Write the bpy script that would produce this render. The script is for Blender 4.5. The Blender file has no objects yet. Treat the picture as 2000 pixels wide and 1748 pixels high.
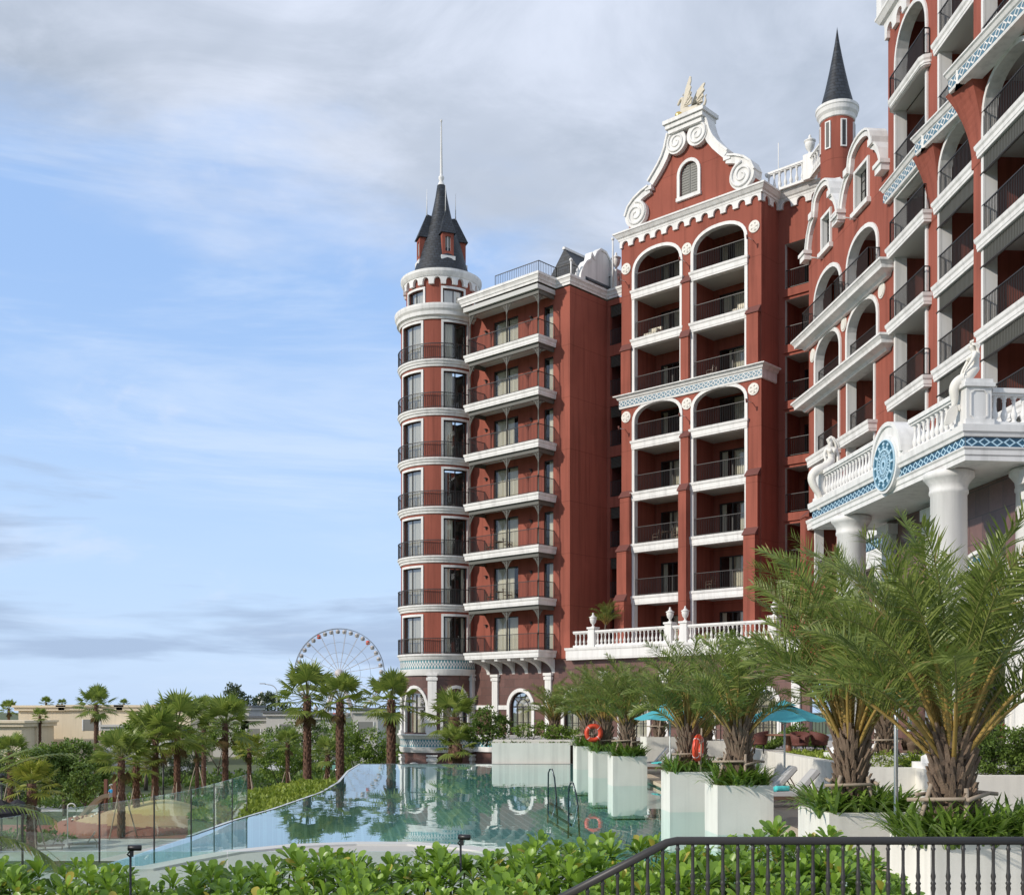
import bpy, math, random
from mathutils import Vector, Matrix
from mathutils.geometry import tessellate_polygon
R = math.radians
pi = math.pi
sc = bpy.context.scene
col = sc.collection

# ------------------------------------------------------------------ camera, sky, sun, exposure
EYE = 2.77
FPX = 2209.0
cd = bpy.data.cameras.new("camera")
cam = bpy.data.objects.new("camera", cd)
col.objects.link(cam)
cam.location = (0, 0, EYE)
cam.rotation_euler = (R(90), 0, 0)
cd.sensor_fit = 'HORIZONTAL'
cd.sensor_width = 36.0
cd.lens = FPX / 2000 * 36.0
cd.shift_y = 514 / 2000
cd.clip_start = 0.1
cd.clip_end = 9000
sc.camera = cam

SUN_DIR = Vector((-0.86, -0.44, 0.46)).normalized()      # towards the sun
w = bpy.data.worlds.new("World")
sc.world = w
w.use_nodes = True
NT = w.node_tree
NT.nodes.clear()


class NG:
    """small helper to write node graphs"""
    def __init__(s, nt):
        s.nt = nt

    def n(s, typ, **kw):
        nd = s.nt.nodes.new(typ)
        for k, v in kw.items():
            if k.startswith('i_'):
                key = k[2:]
                key = int(key) if key.isdigit() else key.replace('_', ' ')
                s.set(nd.inputs[key], v)
            else:
                setattr(nd, k, v)
        return nd

    def set(s, inp, v):
        if isinstance(v, bpy.types.NodeSocket):
            s.nt.links.new(v, inp)
        elif isinstance(v, bpy.types.Node):
            s.nt.links.new(v.outputs[0], inp)
        else:
            inp.default_value = v

    def math(s, op, a, b=0.0, c=None, clamp=False):
        nd = s.nt.nodes.new('ShaderNodeMath')
        nd.operation = op
        nd.use_clamp = clamp
        s.set(nd.inputs[0], a)
        s.set(nd.inputs[1], b)
        if c is not None:
            s.set(nd.inputs[2], c)
        return nd.outputs[0]

    def mix(s, f, a, b, blend='MIX'):
        nd = s.nt.nodes.new('ShaderNodeMix')
        nd.data_type = 'RGBA'
        nd.blend_type = blend
        s.set(nd.inputs['Factor'], f)
        s.set(nd.inputs[6], a)
        s.set(nd.inputs[7], b)
        return nd.outputs[2]

    def smooth(s, x, lo, hi):
        nd = s.nt.nodes.new('ShaderNodeMapRange')
        nd.interpolation_type = 'SMOOTHSTEP'
        s.set(nd.inputs[0], x)
        nd.inputs[1].default_value = lo
        nd.inputs[2].default_value = hi
        return nd.outputs[0]

    def noise(s, vec, scale, detail=4.0, rough=0.55, dist=0.0):
        nd = s.nt.nodes.new('ShaderNodeTexNoise')
        s.set(nd.inputs['Vector'], vec)
        nd.inputs['Scale'].default_value = scale
        nd.inputs['Detail'].default_value = detail
        nd.inputs['Roughness'].default_value = rough
        nd.inputs['Distortion'].default_value = dist
        return nd.outputs[0]

    def vec(s, x, y, z):
        nd = s.nt.nodes.new('ShaderNodeCombineXYZ')
        s.set(nd.inputs[0], x)
        s.set(nd.inputs[1], y)
        s.set(nd.inputs[2], z)
        return nd.outputs[0]


def C4(c):
    return (c[0], c[1], c[2], 1.0)


g = NG(NT)
sky = g.n('ShaderNodeTexSky', sky_type='NISHITA', sun_disc=False)
sky.sun_elevation = math.asin(SUN_DIR.z)
sky.sun_rotation = math.atan2(SUN_DIR.x, SUN_DIR.y)
sky.air_density = 1.1
sky.dust_density = 0.9
sky.ozone_density = 1.4
SKY_K = 0.15
tc = g.n('ShaderNodeTexCoord')
sp = g.n('ShaderNodeSeparateXYZ', i_0=tc.outputs['Generated'])
dx, dy, dz = sp.outputs
zz = g.math('MAXIMUM', dz, 0.0)
den = g.math('ADD', zz, 0.13)
px_ = g.math('DIVIDE', dx, den)
py_ = g.math('DIVIDE', dy, den)
# broad broken cover overhead (thick where high up, open lower down on the left)
P1 = g.vec(g.math('MULTIPLY', px_, 0.75), py_, 0.0)
n1 = g.noise(P1, 0.62, 7, 0.56, 0.4)
n2 = g.noise(P1, 2.3, 6, 0.6, 0.3)
az = g.math('ARCTAN2', dx, dy)
cover = g.math('ADD', g.math('MULTIPLY', g.math('SUBTRACT', dz, 0.375), 5.2), g.math('MULTIPLY', az, 0.55))
cover = g.math('ADD', cover, g.math('MULTIPLY', g.math('SUBTRACT', n1, 0.5), 2.6))
cover = g.math('ADD', cover, g.math('MULTIPLY', g.math('SUBTRACT', n2, 0.5), 1.1))
m1 = g.smooth(cover, -0.34, 0.36)
# grey bank low on the left and thin dark streaks
P2 = g.vec(g.math('MULTIPLY', az, 2.6), g.math('MULTIPLY', dz, 17.0), 7.3)
n3 = g.noise(P2, 1.3, 5, 0.55, 0.25)
bank = g.math('SUBTRACT', g.math('MULTIPLY', g.math('SUBTRACT', n3, 0.40), 6.0), g.math('MULTIPLY', g.math('ABSOLUTE', g.math('SUBTRACT', dz, 0.095)), 11.0))
bank = g.math('SUBTRACT', bank, g.math('MULTIPLY', g.math('ADD', az, 0.42), g.math('MULTIPLY', dz, 16.0)))
m2 = g.math('MULTIPLY', g.smooth(bank, -0.35, 0.6), 0.85)
# veil of pale haze in the low sky
veil = g.smooth(dz, 0.36, 0.02)
veil = g.math('MULTIPLY', veil, g.math('ADD', 0.35, g.math('MULTIPLY', n3, 0.8)))
skyc = g.mix(1.0, sky.outputs[0], C4((SKY_K,) * 3), 'MULTIPLY')
skyc = g.mix(0.68, skyc, C4((0.33, 0.515, 0.87)))        # thin bright overcast veil over the blue
c0 = g.mix(g.math('MULTIPLY', veil, 0.85, clamp=True), skyc, C4((0.52, 0.655, 0.85)))
n5 = g.noise(P2, 0.8, 6, 0.6, 0.4)
c0 = g.mix(g.math('MULTIPLY', g.smooth(n5, 0.5, 0.72), 0.42), c0, C4((0.66, 0.74, 0.86)))
puff = g.smooth(g.noise(g.vec(g.math('MULTIPLY', az, 3.2), g.math('MULTIPLY', dz, 6.5), 1.7), 1.9, 6, 0.58, 0.3), 0.55, 0.72)
c0 = g.mix(g.math('MULTIPLY', puff, 0.38), c0, C4((0.66, 0.70, 0.80)))
c1 = g.mix(m2, c0, C4((0.33, 0.43, 0.60)))
n4 = g.noise(P1, 1.15, 6, 0.58, 0.5)
shade = g.smooth(n4, 0.33, 0.68)
n6 = g.noise(P1, 3.4, 7, 0.62, 0.6)
shade = g.math('ADD', g.math('MULTIPLY', shade, 0.65), g.math('MULTIPLY', g.smooth(n6, 0.36, 0.66), 0.35))
cl = g.mix(shade, C4((0.315, 0.375, 0.465)), C4((0.68, 0.735, 0.86)))
c2 = g.mix(m1, c1, cl)
c3 = g.mix(g.smooth(dz, 0.0, -0.02), c2, C4((0.25, 0.26, 0.24)))
bg = g.n('ShaderNodeBackground', i_Color=c3, i_Strength=1.15)
wo = g.n('ShaderNodeOutputWorld', i_Surface=bg)

sl = bpy.data.lights.new("sun", 'SUN')
sl.energy = 3.1
sl.angle = R(1.5)
sl.color = (1.0, 0.925, 0.82)
so = bpy.data.objects.new("sun", sl)
col.objects.link(so)
so.rotation_euler = SUN_DIR.to_track_quat('Z', 'Y').to_euler()
so.location = (-60, -40, 60)
sc.view_settings.view_transform = 'Standard'
sc.view_settings.look = 'None'
sc.view_settings.exposure = 0.1
sc.view_settings.gamma = 1.0
sc.cycles.use_denoising = True
sc.cycles.max_bounces = 8
sc.cycles.transparent_max_bounces = 16
sc.cycles.caustics_reflective = False
sc.cycles.caustics_refractive = False


# ------------------------------------------------------------------ materials
def new_mat(name):
    m = bpy.data.materials.new(name)
    m.use_nodes = True
    m.node_tree.nodes.clear()
    return m, NG(m.node_tree)


def principled(g, **kw):
    b = g.n('ShaderNodeBsdfPrincipled')
    for k, v in kw.items():
        g.set(b.inputs[k.replace('_', ' ')], v)
    return b


def plain(name, c, rough=0.6, var=0.08, scale=1.5, bump=0.0, bscale=30.0, metal=0.0, spec=0.5, streak=0.0, fine=0.0, joint=0.0):
    """one colour with a little mottling, vertical weather streaks and a fine bump"""
    m, g = new_mat(name)
    tc = g.n('ShaderNodeTexCoord')
    ob = tc.outputs['Object']
    n = g.noise(ob, scale, 5, 0.6)
    k = g.math('ADD', 1.0 - var, g.math('MULTIPLY', n, 2 * var))
    if fine:
        k = g.math('MULTIPLY', k, g.math('ADD', 1.0 - fine, g.math('MULTIPLY', g.noise(ob, bscale, 3, 0.6), 2 * fine)))
    if streak:
        mp = g.n('ShaderNodeMapping', i_Vector=ob, i_Scale=(3.0, 3.0, 0.16))
        s1 = g.smooth(g.noise(mp.outputs[0], 1.0, 4, 0.6), 0.42, 0.75)
        k = g.math('MULTIPLY', k, g.math('SUBTRACT', 1.0, g.math('MULTIPLY', s1, streak)))
    if joint:
        zs = g.n('ShaderNodeSeparateXYZ', i_0=ob).outputs[2]
        fr = g.math('FRACT', g.math('DIVIDE', g.math('ADD', zs, 0.6), joint))
        k = g.math('MULTIPLY', k, g.math('SUBTRACT', 1.0, g.math('MULTIPLY', g.math('LESS_THAN', fr, 0.012), 0.28)))
        pt = g.smooth(g.noise(ob, 0.22, 3, 0.5), 0.45, 0.6)
        k = g.math('MULTIPLY', k, g.math('ADD', 0.93, g.math('MULTIPLY', pt, 0.13)))
    cc = g.mix(1.0, C4(c), g.vec(k, k, k), 'MULTIPLY')
    b = principled(g, Base_Color=cc, Roughness=rough, Metallic=metal)
    b.inputs['Specular IOR Level'].default_value = spec
    if bump:
        bn = g.n('ShaderNodeBump', i_Height=g.noise(ob, bscale, 4, 0.6), i_Strength=bump, i_Distance=0.02)
        g.set(b.inputs['Normal'], bn)
    g.n('ShaderNodeOutputMaterial', i_Surface=b)
    return m


def stone_tiles(name, c, ax, bw=0.9, bh=0.55, mortar=(0.07, 0.05, 0.045), rough=0.35):
    m, g = new_mat(name)
    tc = g.n('ShaderNodeTexCoord')
    s = g.n('ShaderNodeSeparateXYZ', i_0=tc.outputs['Object'])
    u = g.math('ADD', g.math('MULTIPLY', s.outputs[0], ax[0]), g.math('MULTIPLY', s.outputs[1], ax[1]))
    v = g.vec(u, s.outputs[2], 0.0)
    br = g.n('ShaderNodeTexBrick', i_Vector=v)
    br.offset = 0.5
    br.inputs['Scale'].default_value = 1.0
    br.inputs['Brick Width'].default_value = bw
    br.inputs['Row Height'].default_value = bh
    br.inputs['Mortar Size'].default_value = 0.012
    br.inputs['Color1'].default_value = C4(c)
    br.inputs['Color2'].default_value = C4((c[0] * 0.68, c[1] * 0.66, c[2] * 0.66))
    br.inputs['Mortar'].default_value = C4(mortar)
    n = g.noise(tc.outputs['Object'], 5.0, 5, 0.65)
    k = g.math('ADD', 0.72, g.math('MULTIPLY', n, 0.56))
    cc = g.mix(1.0, br.outputs[0], g.vec(k, k, k), 'MULTIPLY')
    b = principled(g, Base_Color=cc, Roughness=rough)
    bn = g.n('ShaderNodeBump', i_Height=br.outputs[1], i_Strength=0.4, i_Distance=0.01, invert=True)
    g.set(b.inputs['Normal'], bn)
    g.n('ShaderNodeOutputMaterial', i_Surface=b)
    return m


def slate(name):
    m, g = new_mat(name)
    tc = g.n('ShaderNodeTexCoord')
    s = g.n('ShaderNodeSeparateXYZ', i_0=tc.outputs['Object'])
    u = g.math('ADD', g.math('MULTIPLY', s.outputs[0], 0.8), g.math('MULTIPLY', s.outputs[1], 0.6))
    v = g.vec(u, s.outputs[2], 0.0)
    br = g.n('ShaderNodeTexBrick', i_Vector=v)
    br.inputs['Scale'].default_value = 1.0
    br.inputs['Brick Width'].default_value = 0.26
    br.inputs['Row Height'].default_value = 0.2
    br.inputs['Mortar Size'].default_value = 0.02
    br.inputs['Color1'].default_value = C4((0.012, 0.017, 0.025))
    br.inputs['Color2'].default_value = C4((0.030, 0.038, 0.052))
    br.inputs['Mortar'].default_value = C4((0.005, 0.007, 0.010))
    n = g.noise(tc.outputs['Object'], 3.0, 5, 0.7)
    k = g.math('ADD', 0.55, g.math('MULTIPLY', n, 0.9))
    cc = g.mix(1.0, br.outputs[0], g.vec(k, k, k), 'MULTIPLY')
    b = principled(g, Base_Color=cc, Roughness=0.55)
    bn = g.n('ShaderNodeBump', i_Height=br.outputs[1], i_Strength=0.7, i_Distance=0.03, invert=True)
    g.set(b.inputs['Normal'], bn)
    g.n('ShaderNodeOutputMaterial', i_Surface=b)
    return m


def schlick(g, f0, normal=None, powr=5.0):
    lw = g.n('ShaderNodeLayerWeight')
    lw.inputs['Blend'].default_value = 0.5
    if normal is not None:
        g.set(lw.inputs['Normal'], normal)
    f = g.math('POWER', lw.outputs['Facing'], powr)
    return g.math('ADD', f0, g.math('MULTIPLY', f, 1.0 - f0), clamp=True)


def glass(name, tint=(0.86, 0.93, 0.9), f0=0.05, rough=0.0, boost=1.0):
    m, g = new_mat(name)
    f = g.math('MULTIPLY', schlick(g, f0), boost, clamp=True)
    t = g.n('ShaderNodeBsdfTransparent', i_Color=C4(tint))
    gl = g.n('ShaderNodeBsdfGlossy', i_Color=C4((1, 1, 1)), i_Roughness=rough)
    mx = g.n('ShaderNodeMixShader', i_0=f, i_1=t, i_2=gl)
    g.n('ShaderNodeOutputMaterial', i_Surface=mx)
    return m


def leaf(name, ca, cb, trans=0.3, rough=0.45, spec=0.4, big=0.0, old=None):
    m, g = new_mat(name)
    ge = g.n('ShaderNodeNewGeometry')
    tc = g.n('ShaderNodeTexCoord')
    f = ge.outputs['Random Per Island']
    if big:
        f = g.math('ADD', g.math('MULTIPLY', f, 1 - big), g.math('MULTIPLY', g.smooth(g.noise(tc.outputs['Object'], 0.9, 3, 0.5), 0.35, 0.65), big))
    cc = g.mix(f, C4(ca), C4(cb))
    if old:
        q = g.math('FRACT', g.math('MULTIPLY', ge.outputs['Random Per Island'], 37.0))
        cc = g.mix(g.math('LESS_THAN', q, old[0]), cc, C4(old[1]))
    b = principled(g, Base_Color=cc, Roughness=rough)
    b.inputs['Specular IOR Level'].default_value = spec
    t = g.n('ShaderNodeBsdfTranslucent', i_Color=g.mix(0.5, cc, C4((0.16, 0.24, 0.03))))
    mx = g.n('ShaderNodeMixShader', i_0=trans, i_1=b, i_2=t)
    g.n('ShaderNodeOutputMaterial', i_Surface=mx)
    return m


RED = plain('red stucco', (0.325, 0.096, 0.066), 0.82, 0.09, 0.5, 0.25, 22, streak=0.28, fine=0.08, spec=0.25, joint=3.42)
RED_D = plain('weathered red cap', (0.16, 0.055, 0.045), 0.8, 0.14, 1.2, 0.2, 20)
WHITE = plain('white painted stucco', (0.80, 0.79, 0.77), 0.6, 0.07, 0.7, 0.12, 26, streak=0.2, fine=0.03, spec=0.3)
WHITE2 = plain('white statue plaster', (0.78, 0.75, 0.69), 0.6, 0.07, 3.0, 0.2, 30, spec=0.3)
CREAM = plain('cream planter render', (0.80, 0.775, 0.70), 0.7, 0.08, 1.6, 0.15, 40, streak=0.16, fine=0.04, spec=0.25)
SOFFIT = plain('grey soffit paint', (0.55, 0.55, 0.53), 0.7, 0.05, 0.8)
SLATE = slate('slate shingles')
IRON = plain('dark bronze iron', (0.035, 0.032, 0.030), 0.45, 0.1, 3.0, metal=0.0, spec=0.5)
IRON_G = plain('grey green cast iron', (0.115, 0.115, 0.10), 0.5, 0.1, 2.0)
FRAME = plain('dark window frame', (0.030, 0.028, 0.027), 0.4, 0.08, 2.0)
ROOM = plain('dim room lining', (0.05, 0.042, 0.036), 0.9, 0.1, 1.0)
CURT = plain('cream curtain', (0.78, 0.72, 0.58), 0.9, 0.08, 2.0)
GLASS = glass('window glass', (0.88, 0.90, 0.88), 0.10)
GLASS_M = glass('reflective window glass', (0.88, 0.90, 0.89), 0.30)
FENCE_GLASS = glass('greenish fence glass', (0.90, 0.96, 0.93), 0.05)
FR = (0.733, -0.680)
STONE_F = stone_tiles('brown stone tiles facing the pool', (0.175, 0.092, 0.078), FR)
STONE_W = stone_tiles('brown stone tiles of the entrance', (0.205, 0.112, 0.096), (0.09, -0.996), 0.75, 0.75)
BLUE = plain('deep blue glaze', (0.02, 0.085, 0.15), 0.3, 0.1, 4.0)
LBLUE = plain('pale blue glaze', (0.46, 0.66, 0.78), 0.4, 0.06, 4.0)
GOLD = plain('gilded ball', (0.85, 0.60, 0.18), 0.3, 0.05, 3.0, metal=0.9)
GREYSH = plain('grey shutter', (0.22, 0.22, 0.20), 0.6, 0.06, 3.0)


# ------------------------------------------------------------------ mesh building
class Frame:
    """local facade axes: s along, t outwards, z up"""
    def __init__(s, O, r):
        s.O = O
        L = math.hypot(*r)
        s.r = (r[0] / L, r[1] / L)
        s.n = (s.r[1], -s.r[0])

    def P(s, a, t, z):
        return (s.O[0] + a * s.r[0] + t * s.n[0], s.O[1] + a * s.r[1] + t * s.n[1], z)

    def xy(s, a, t):
        return s.P(a, t, 0)[:2]


WORLD = Frame((0, 0), (1, 0))      # s = X, t = -Y


class MB:
    def __init__(s):
        s.v = []
        s.f = []
        s.m = []
        s.sm = []
        s.mats = []

    def mi(s, m):
        if m not in s.mats:
            s.mats.append(m)
        return s.mats.index(m)

    def add(s, pts, faces, m, smooth=False):
        b = len(s.v)
        k = s.mi(m)
        s.v.extend([tuple(p) for p in pts])
        for f in faces:
            s.f.append(tuple(i + b for i in f))
            s.m.append(k)
            s.sm.append(smooth)

    def poly(s, pts, m):
        s.add(pts, [tuple(range(len(pts)))], m)

    def box(s, F, s0, s1, t0, t1, z0, z1, m):
        P = F.P
        p = [P(s0, t0, z0), P(s1, t0, z0), P(s1, t1, z0), P(s0, t1, z0), P(s0, t0, z1), P(s1, t0, z1), P(s1, t1, z1), P(s0, t1, z1)]
        s.add(p, [(0, 1, 2, 3), (7, 6, 5, 4), (0, 4, 5, 1), (1, 5, 6, 2), (2, 6, 7, 3), (3, 7, 4, 0)], m)

    def bar(s, a, b, wd, m, ht=None):
        a = Vector(a)
        b = Vector(b)
        d = b - a
        if d.length < 1e-6:
            return
        d.normalize()
        up = Vector((0, 0, 1)) if abs(d.z) < 0.95 else Vector((1, 0, 0))
        x = d.cross(up).normalized()
        y = x.cross(d)
        h = (ht or wd) / 2
        x = x * wd / 2
        y = y * h
        p = [a - x - y, a + x - y, a + x + y, a - x + y, b - x - y, b + x - y, b + x + y, b - x + y]
        s.add(p, [(3, 2, 1, 0), (4, 5, 6, 7), (0, 1, 5, 4), (1, 2, 6, 5), (2, 3, 7, 6), (3, 0, 4, 7)], m)

    def tube(s, pts, rad, m, n=8, cap=True, closed=False):
        pts = [Vector(p) for p in pts]
        N = len(pts)
        rr = rad if isinstance(rad, (list, tuple)) else [rad] * N
        ref = None
        V = []
        for i in range(N):
            if closed:
                d = pts[(i + 1) % N] - pts[i - 1]
            else:
                d = pts[min(i + 1, N - 1)] - pts[max(i - 1, 0)]
            d.normalize()
            if ref is None:
                ref = Vector((0, 0, 1)) if abs(d.z) < 0.9 else Vector((1, 0, 0))
            x = d.cross(ref)
            if x.length < 1e-4:
                x = d.orthogonal()
            x.normalize()
            y = x.cross(d).normalized()
            ref = y
            for k in range(n):
                a = 2 * pi * k / n
                V.append(pts[i] + (x * math.cos(a) + y * math.sin(a)) * rr[i])
        Fc = []
        for i in range(N if closed else N - 1):
            for k in range(n):
                k2 = (k + 1) % n
                j = (i + 1) % N
                Fc.append((i * n + k, i * n + k2, j * n + k2, j * n + k))
        if cap and not closed:
            Fc.append(tuple(range(n - 1, -1, -1)))
            Fc.append(tuple((N - 1) * n + k for k in range(n)))
        s.add(V, Fc, m, True)

    def lathe(s, c, prof, m, n=24, a0=0.0, a1=2 * pi, smooth=True, cap=True):
        full = abs(a1 - a0 - 2 * pi) < 1e-6
        cnt = n if full else n + 1
        V = []
        for (r, z) in prof:
            for k in range(cnt):
                a = a0 + (a1 - a0) * k / n
                V.append((c[0] + r * math.cos(a), c[1] + r * math.sin(a), c[2] + z))
        Fc = []
        for i in range(len(prof) - 1):
            for k in range(n):
                k2 = (k + 1) % cnt
                Fc.append((i * cnt + k, i * cnt + k2, (i + 1) * cnt + k2, (i + 1) * cnt + k))
        if cap and full:
            Fc.append(tuple(range(cnt - 1, -1, -1)))
            Fc.append(tuple((len(prof) - 1) * cnt + k for k in range(cnt)))
        s.add(V, Fc, m, smooth)

    def sphere(s, c, r, m, n=12, sq=(1, 1, 1)):
        V = []
        rows = max(4, n // 2)
        for i in range(rows + 1):
            ph = -pi / 2 + pi * i / rows
            for k in range(n):
                a = 2 * pi * k / n
                V.append((c[0] + r * sq[0] * math.cos(ph) * math.cos(a), c[1] + r * sq[1] * math.cos(ph) * math.sin(a), c[2] + r * sq[2] * math.sin(ph)))
        Fc = []
        for i in range(rows):
            for k in range(n):
                Fc.append((i * n + k, i * n + (k + 1) % n, (i + 1) * n + (k + 1) % n, (i + 1) * n + k))
        s.add(V, Fc, m, True)

    def prism(s, F, pts, t0, t1, m, holes=(), back=True, mrev=None, outer=True):
        """2-D outline (s,z) with holes, from t0 (back) to t1 (front)"""
        loops = [list(pts)] + [list(h) for h in holes]
        tri = tessellate_polygon([[Vector((a, b, 0)) for a, b in L] for L in loops])
        flat = [p for L in loops for p in L]
        s.add([F.P(a, t1, z) for a, z in flat], tri, m)
        if back:
            s.add([F.P(a, t0, z) for a, z in flat], [(c, b, a) for a, b, c in tri], m)
        for li, L in enumerate(loops):
            if li == 0 and not outer:
                continue
            k = len(L)
            V = [F.P(a, t1, z) for a, z in L] + [F.P(a, t0, z) for a, z in L]
            s.add(V, [(i, (i + 1) % k, k + (i + 1) % k, k + i) for i in range(k)], (mrev or m) if li else m)

    def band(s, F, line, wd, t0, t1, m, closed=False):
        """a strip of width wd outside (left of) an open outline, with thickness"""
        off = offset_line(line, wd, closed)
        k = len(line)
        V = [F.P(a, t1, z) for a, z in line] + [F.P(a, t1, z) for a, z in off] + [F.P(a, t0, z) for a, z in line] + [F.P(a, t0, z) for a, z in off]
        Fc = []
        for i in range(k if closed else k - 1):
            j = (i + 1) % k
            Fc += [(i, j, k + j, k + i), (k + i, k + j, 3 * k + j, 3 * k + i), (2 * k + i, 2 * k + j, j, i), (2 * k + j, 2 * k + i, 3 * k + i, 3 * k + j)]
        if not closed:
            Fc += [(0, k, 3 * k, 2 * k), (k - 1, 3 * k - 1, 4 * k - 1, 2 * k - 1)]
        s.add(V, Fc, m)

    def sweep(s, path, prof, m, closed=False):
        """profile [(out,z)] along an XY path; out is to the right of travel"""
        offs = []
        N = len(path)
        for i in range(N):
            p = Vector(path[i])
            if closed or 0 < i < N - 1:
                a = (p - Vector(path[i - 1])).normalized()
                b = (Vector(path[(i + 1) % N]) - p).normalized()
            elif i == 0:
                a = b = (Vector(path[1]) - p).normalized()
            else:
                a = b = (p - Vector(path[i - 1])).normalized()
            na = Vector((a.y, -a.x))
            nb = Vector((b.y, -b.x))
            h = (na + nb)
            h = h / max(0.3, h.dot(na)) if h.length > 1e-6 else na
            offs.append(h)
        V = []
        K = len(prof)
        for i in range(N):
            for (o, z) in prof:
                V.append((path[i][0] + offs[i].x * o, path[i][1] + offs[i].y * o, z))
        Fc = []
        for i in range(N if closed else N - 1):
            j = (i + 1) % N
            for k in range(K):
                k2 = (k + 1) % K
                Fc.append((i * K + k, j * K + k, j * K + k2, i * K + k2))
        if not closed:
            Fc += [tuple(range(K)), tuple((N - 1) * K + k for k in range(K - 1, -1, -1))]
        s.add(V, Fc, m)

    def mesh(s, name):
        me = bpy.data.meshes.new(name)
        me.from_pydata(s.v, [], s.f)
        for m in s.mats:
            me.materials.append(m)
        me.polygons.foreach_set('material_index', s.m)
        me.polygons.foreach_set('use_smooth', s.sm)
        me.update()
        return me

    def build(s, name, parent=None, loc=None):
        o = bpy.data.objects.new(name, s.mesh(name))
        col.objects.link(o)
        if parent is not None:
            o.parent = parent
        if loc is not None:
            o.location = loc
        return o


def offset_line(line, d, closed=False):
    out = []
    N = len(line)
    for i in range(N):
        p = Vector(line[i])
        if closed or 0 < i < N - 1:
            a = (p - Vector(line[i - 1]))
            b = (Vector(line[(i + 1) % N]) - p)
        elif i == 0:
            a = b = Vector(line[1]) - p
        else:
            a = b = p - Vector(line[i - 1])
        a.normalize()
        b.normalize()
        na = Vector((-a.y, a.x))
        nb = Vector((-b.y, b.x))
        h = na + nb
        h = h / max(0.35, h.dot(na)) if h.length > 1e-6 else na
        out.append((p.x + h.x * d, p.y + h.y * d))
    return out


def arch(s0, s1, zb, zs, zt, n=14, e=2.0):
    """opening outline, bottom left -> up -> over -> bottom right"""
    c = (s0 + s1) / 2
    a = (s1 - s0) / 2
    pts = [(s0, zb)]
    for i in range(n + 1):
        th = pi - pi * i / n
        x = math.copysign(abs(math.cos(th)) ** (2 / e), math.cos(th))
        z = abs(math.sin(th)) ** (2 / e)
        pts.append((c + a * x, zs + (zt - zs) * z))
    pts.append((s1, zb))
    return pts


def tag(o, label=None, cat=None, group=None, kind=None):
    if label:
        o['label'] = label
    if cat:
        o['category'] = cat
    if group:
        o['group'] = group
    if kind:
        o['kind'] = kind
    return o


def empty(name, loc=(0, 0, 0), rz=0.0, parent=None):
    o = bpy.data.objects.new(name, None)
    o.empty_display_size = 0.3
    col.objects.link(o)
    o.location = loc
    o.rotation_euler = (0, 0, rz)
    if parent is not None:
        o.parent = parent
    return o


def copy_tree(o, parent=None):
    c = o.copy()
    col.objects.link(c)
    if parent is not None:
        c.parent = parent
    for ch in list(o.children):
        copy_tree(ch, c)
    return c


def railing(mb, path, z0, h, m, step=0.125, bw=0.022, top=0.05):
    """straight-barred railing along an XY polyline"""
    for i in range(len(path) - 1):
        a = Vector((*path[i], z0))
        b = Vector((*path[i + 1], z0))
        u = Vector((0, 0, 1))
        mb.bar(a + u * h, b + u * h, top, m, 0.04)
        mb.bar(a + u * 0.1, b + u * 0.1, 0.03, m, 0.03)
        L = (b - a).length
        n = max(1, int(L / step))
        for k in range(n + 1):
            p = a.lerp(b, k / n)
            w_ = bw if 0 < k < n else bw * 1.8
            mb.bar(p + u * 0.02, p + u * h, w_, m)


BAL_PROF = [(0.085, 0), (0.085, 0.06), (0.05, 0.09), (0.062, 0.13), (0.088, 0.24), (0.082, 0.33), (0.05, 0.45), (0.038, 0.6), (0.04, 0.72), (0.058, 0.76), (0.04, 0.8), (0.078, 0.86), (0.078, 0.92)]


def balustrade(mb, path, z0, h, m, step=0.3, seg=8, prof=None, k=1.0):
    for i in range(len(path) - 1):
        a = Vector((*path[i], z0))
        b = Vector((*path[i + 1], z0))
        u = Vector((0, 0, 1))
        mb.bar(a + u * 0.07, b + u * 0.07, 0.3, m, 0.14)
        mb.bar(a + u * (h - 0.06), b + u * (h - 0.06), 0.32, m, 0.12)
        mb.bar(a + u * (h - 0.15), b + u * (h - 0.15), 0.22, m, 0.06)
        L = (b - a).length
        n = max(1, int(L / step))
        for q in range(n):
            p = a.lerp(b, (q + 0.5) / n)
            pr = [(r * k, 0.14 + zz_ / 0.92 * (h - 0.32)) for r, zz_ in (prof or BAL_PROF)]
            mb.lathe(p, pr, m, seg, cap=False)


def frieze(mb, F, s0, s1, t, z0, z1, cell, bgm, m, m2=None):
    """dark strip carrying a raised lattice of diamonds"""
    mb.poly([F.P(s0, t, z0), F.P(s1, t, z0), F.P(s1, t, z1), F.P(s0, t, z1)], bgm)
    n = max(1, round((s1 - s0) / cell))
    c = (s1 - s0) / n
    zc = (z0 + z1) / 2
    h = (z1 - z0) / 2 * 0.98
    for i in range(n):
        sc_ = s0 + (i + 0.5) * c
        for (k0, k1, mm) in ((1.0, 0.62, m), (0.34, 0.0, m2)):
            if mm is None:
                continue
            o = [(sc_ - c / 2 * k0, zc), (sc_, zc + h * k0), (sc_ + c / 2 * k0, zc), (sc_, zc - h * k0)]
            q = [(sc_ - c / 2 * k1, zc), (sc_, zc + h * k1), (sc_ + c / 2 * k1, zc), (sc_, zc - h * k1)]
            if k1 == 0:
                mb.poly([F.P(a, t + 0.006, z) for a, z in o[::-1]], mm)
            else:
                for j in range(4):
                    j2 = (j + 1) % 4
                    mb.poly([F.P(*_t(o[j], t + 0.006)), F.P(*_t(q[j], t + 0.006)), F.P(*_t(q[j2], t + 0.006)), F.P(*_t(o[j2], t + 0.006))], mm)


def _t(p, t):
    return (p[0], t, p[1])


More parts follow.
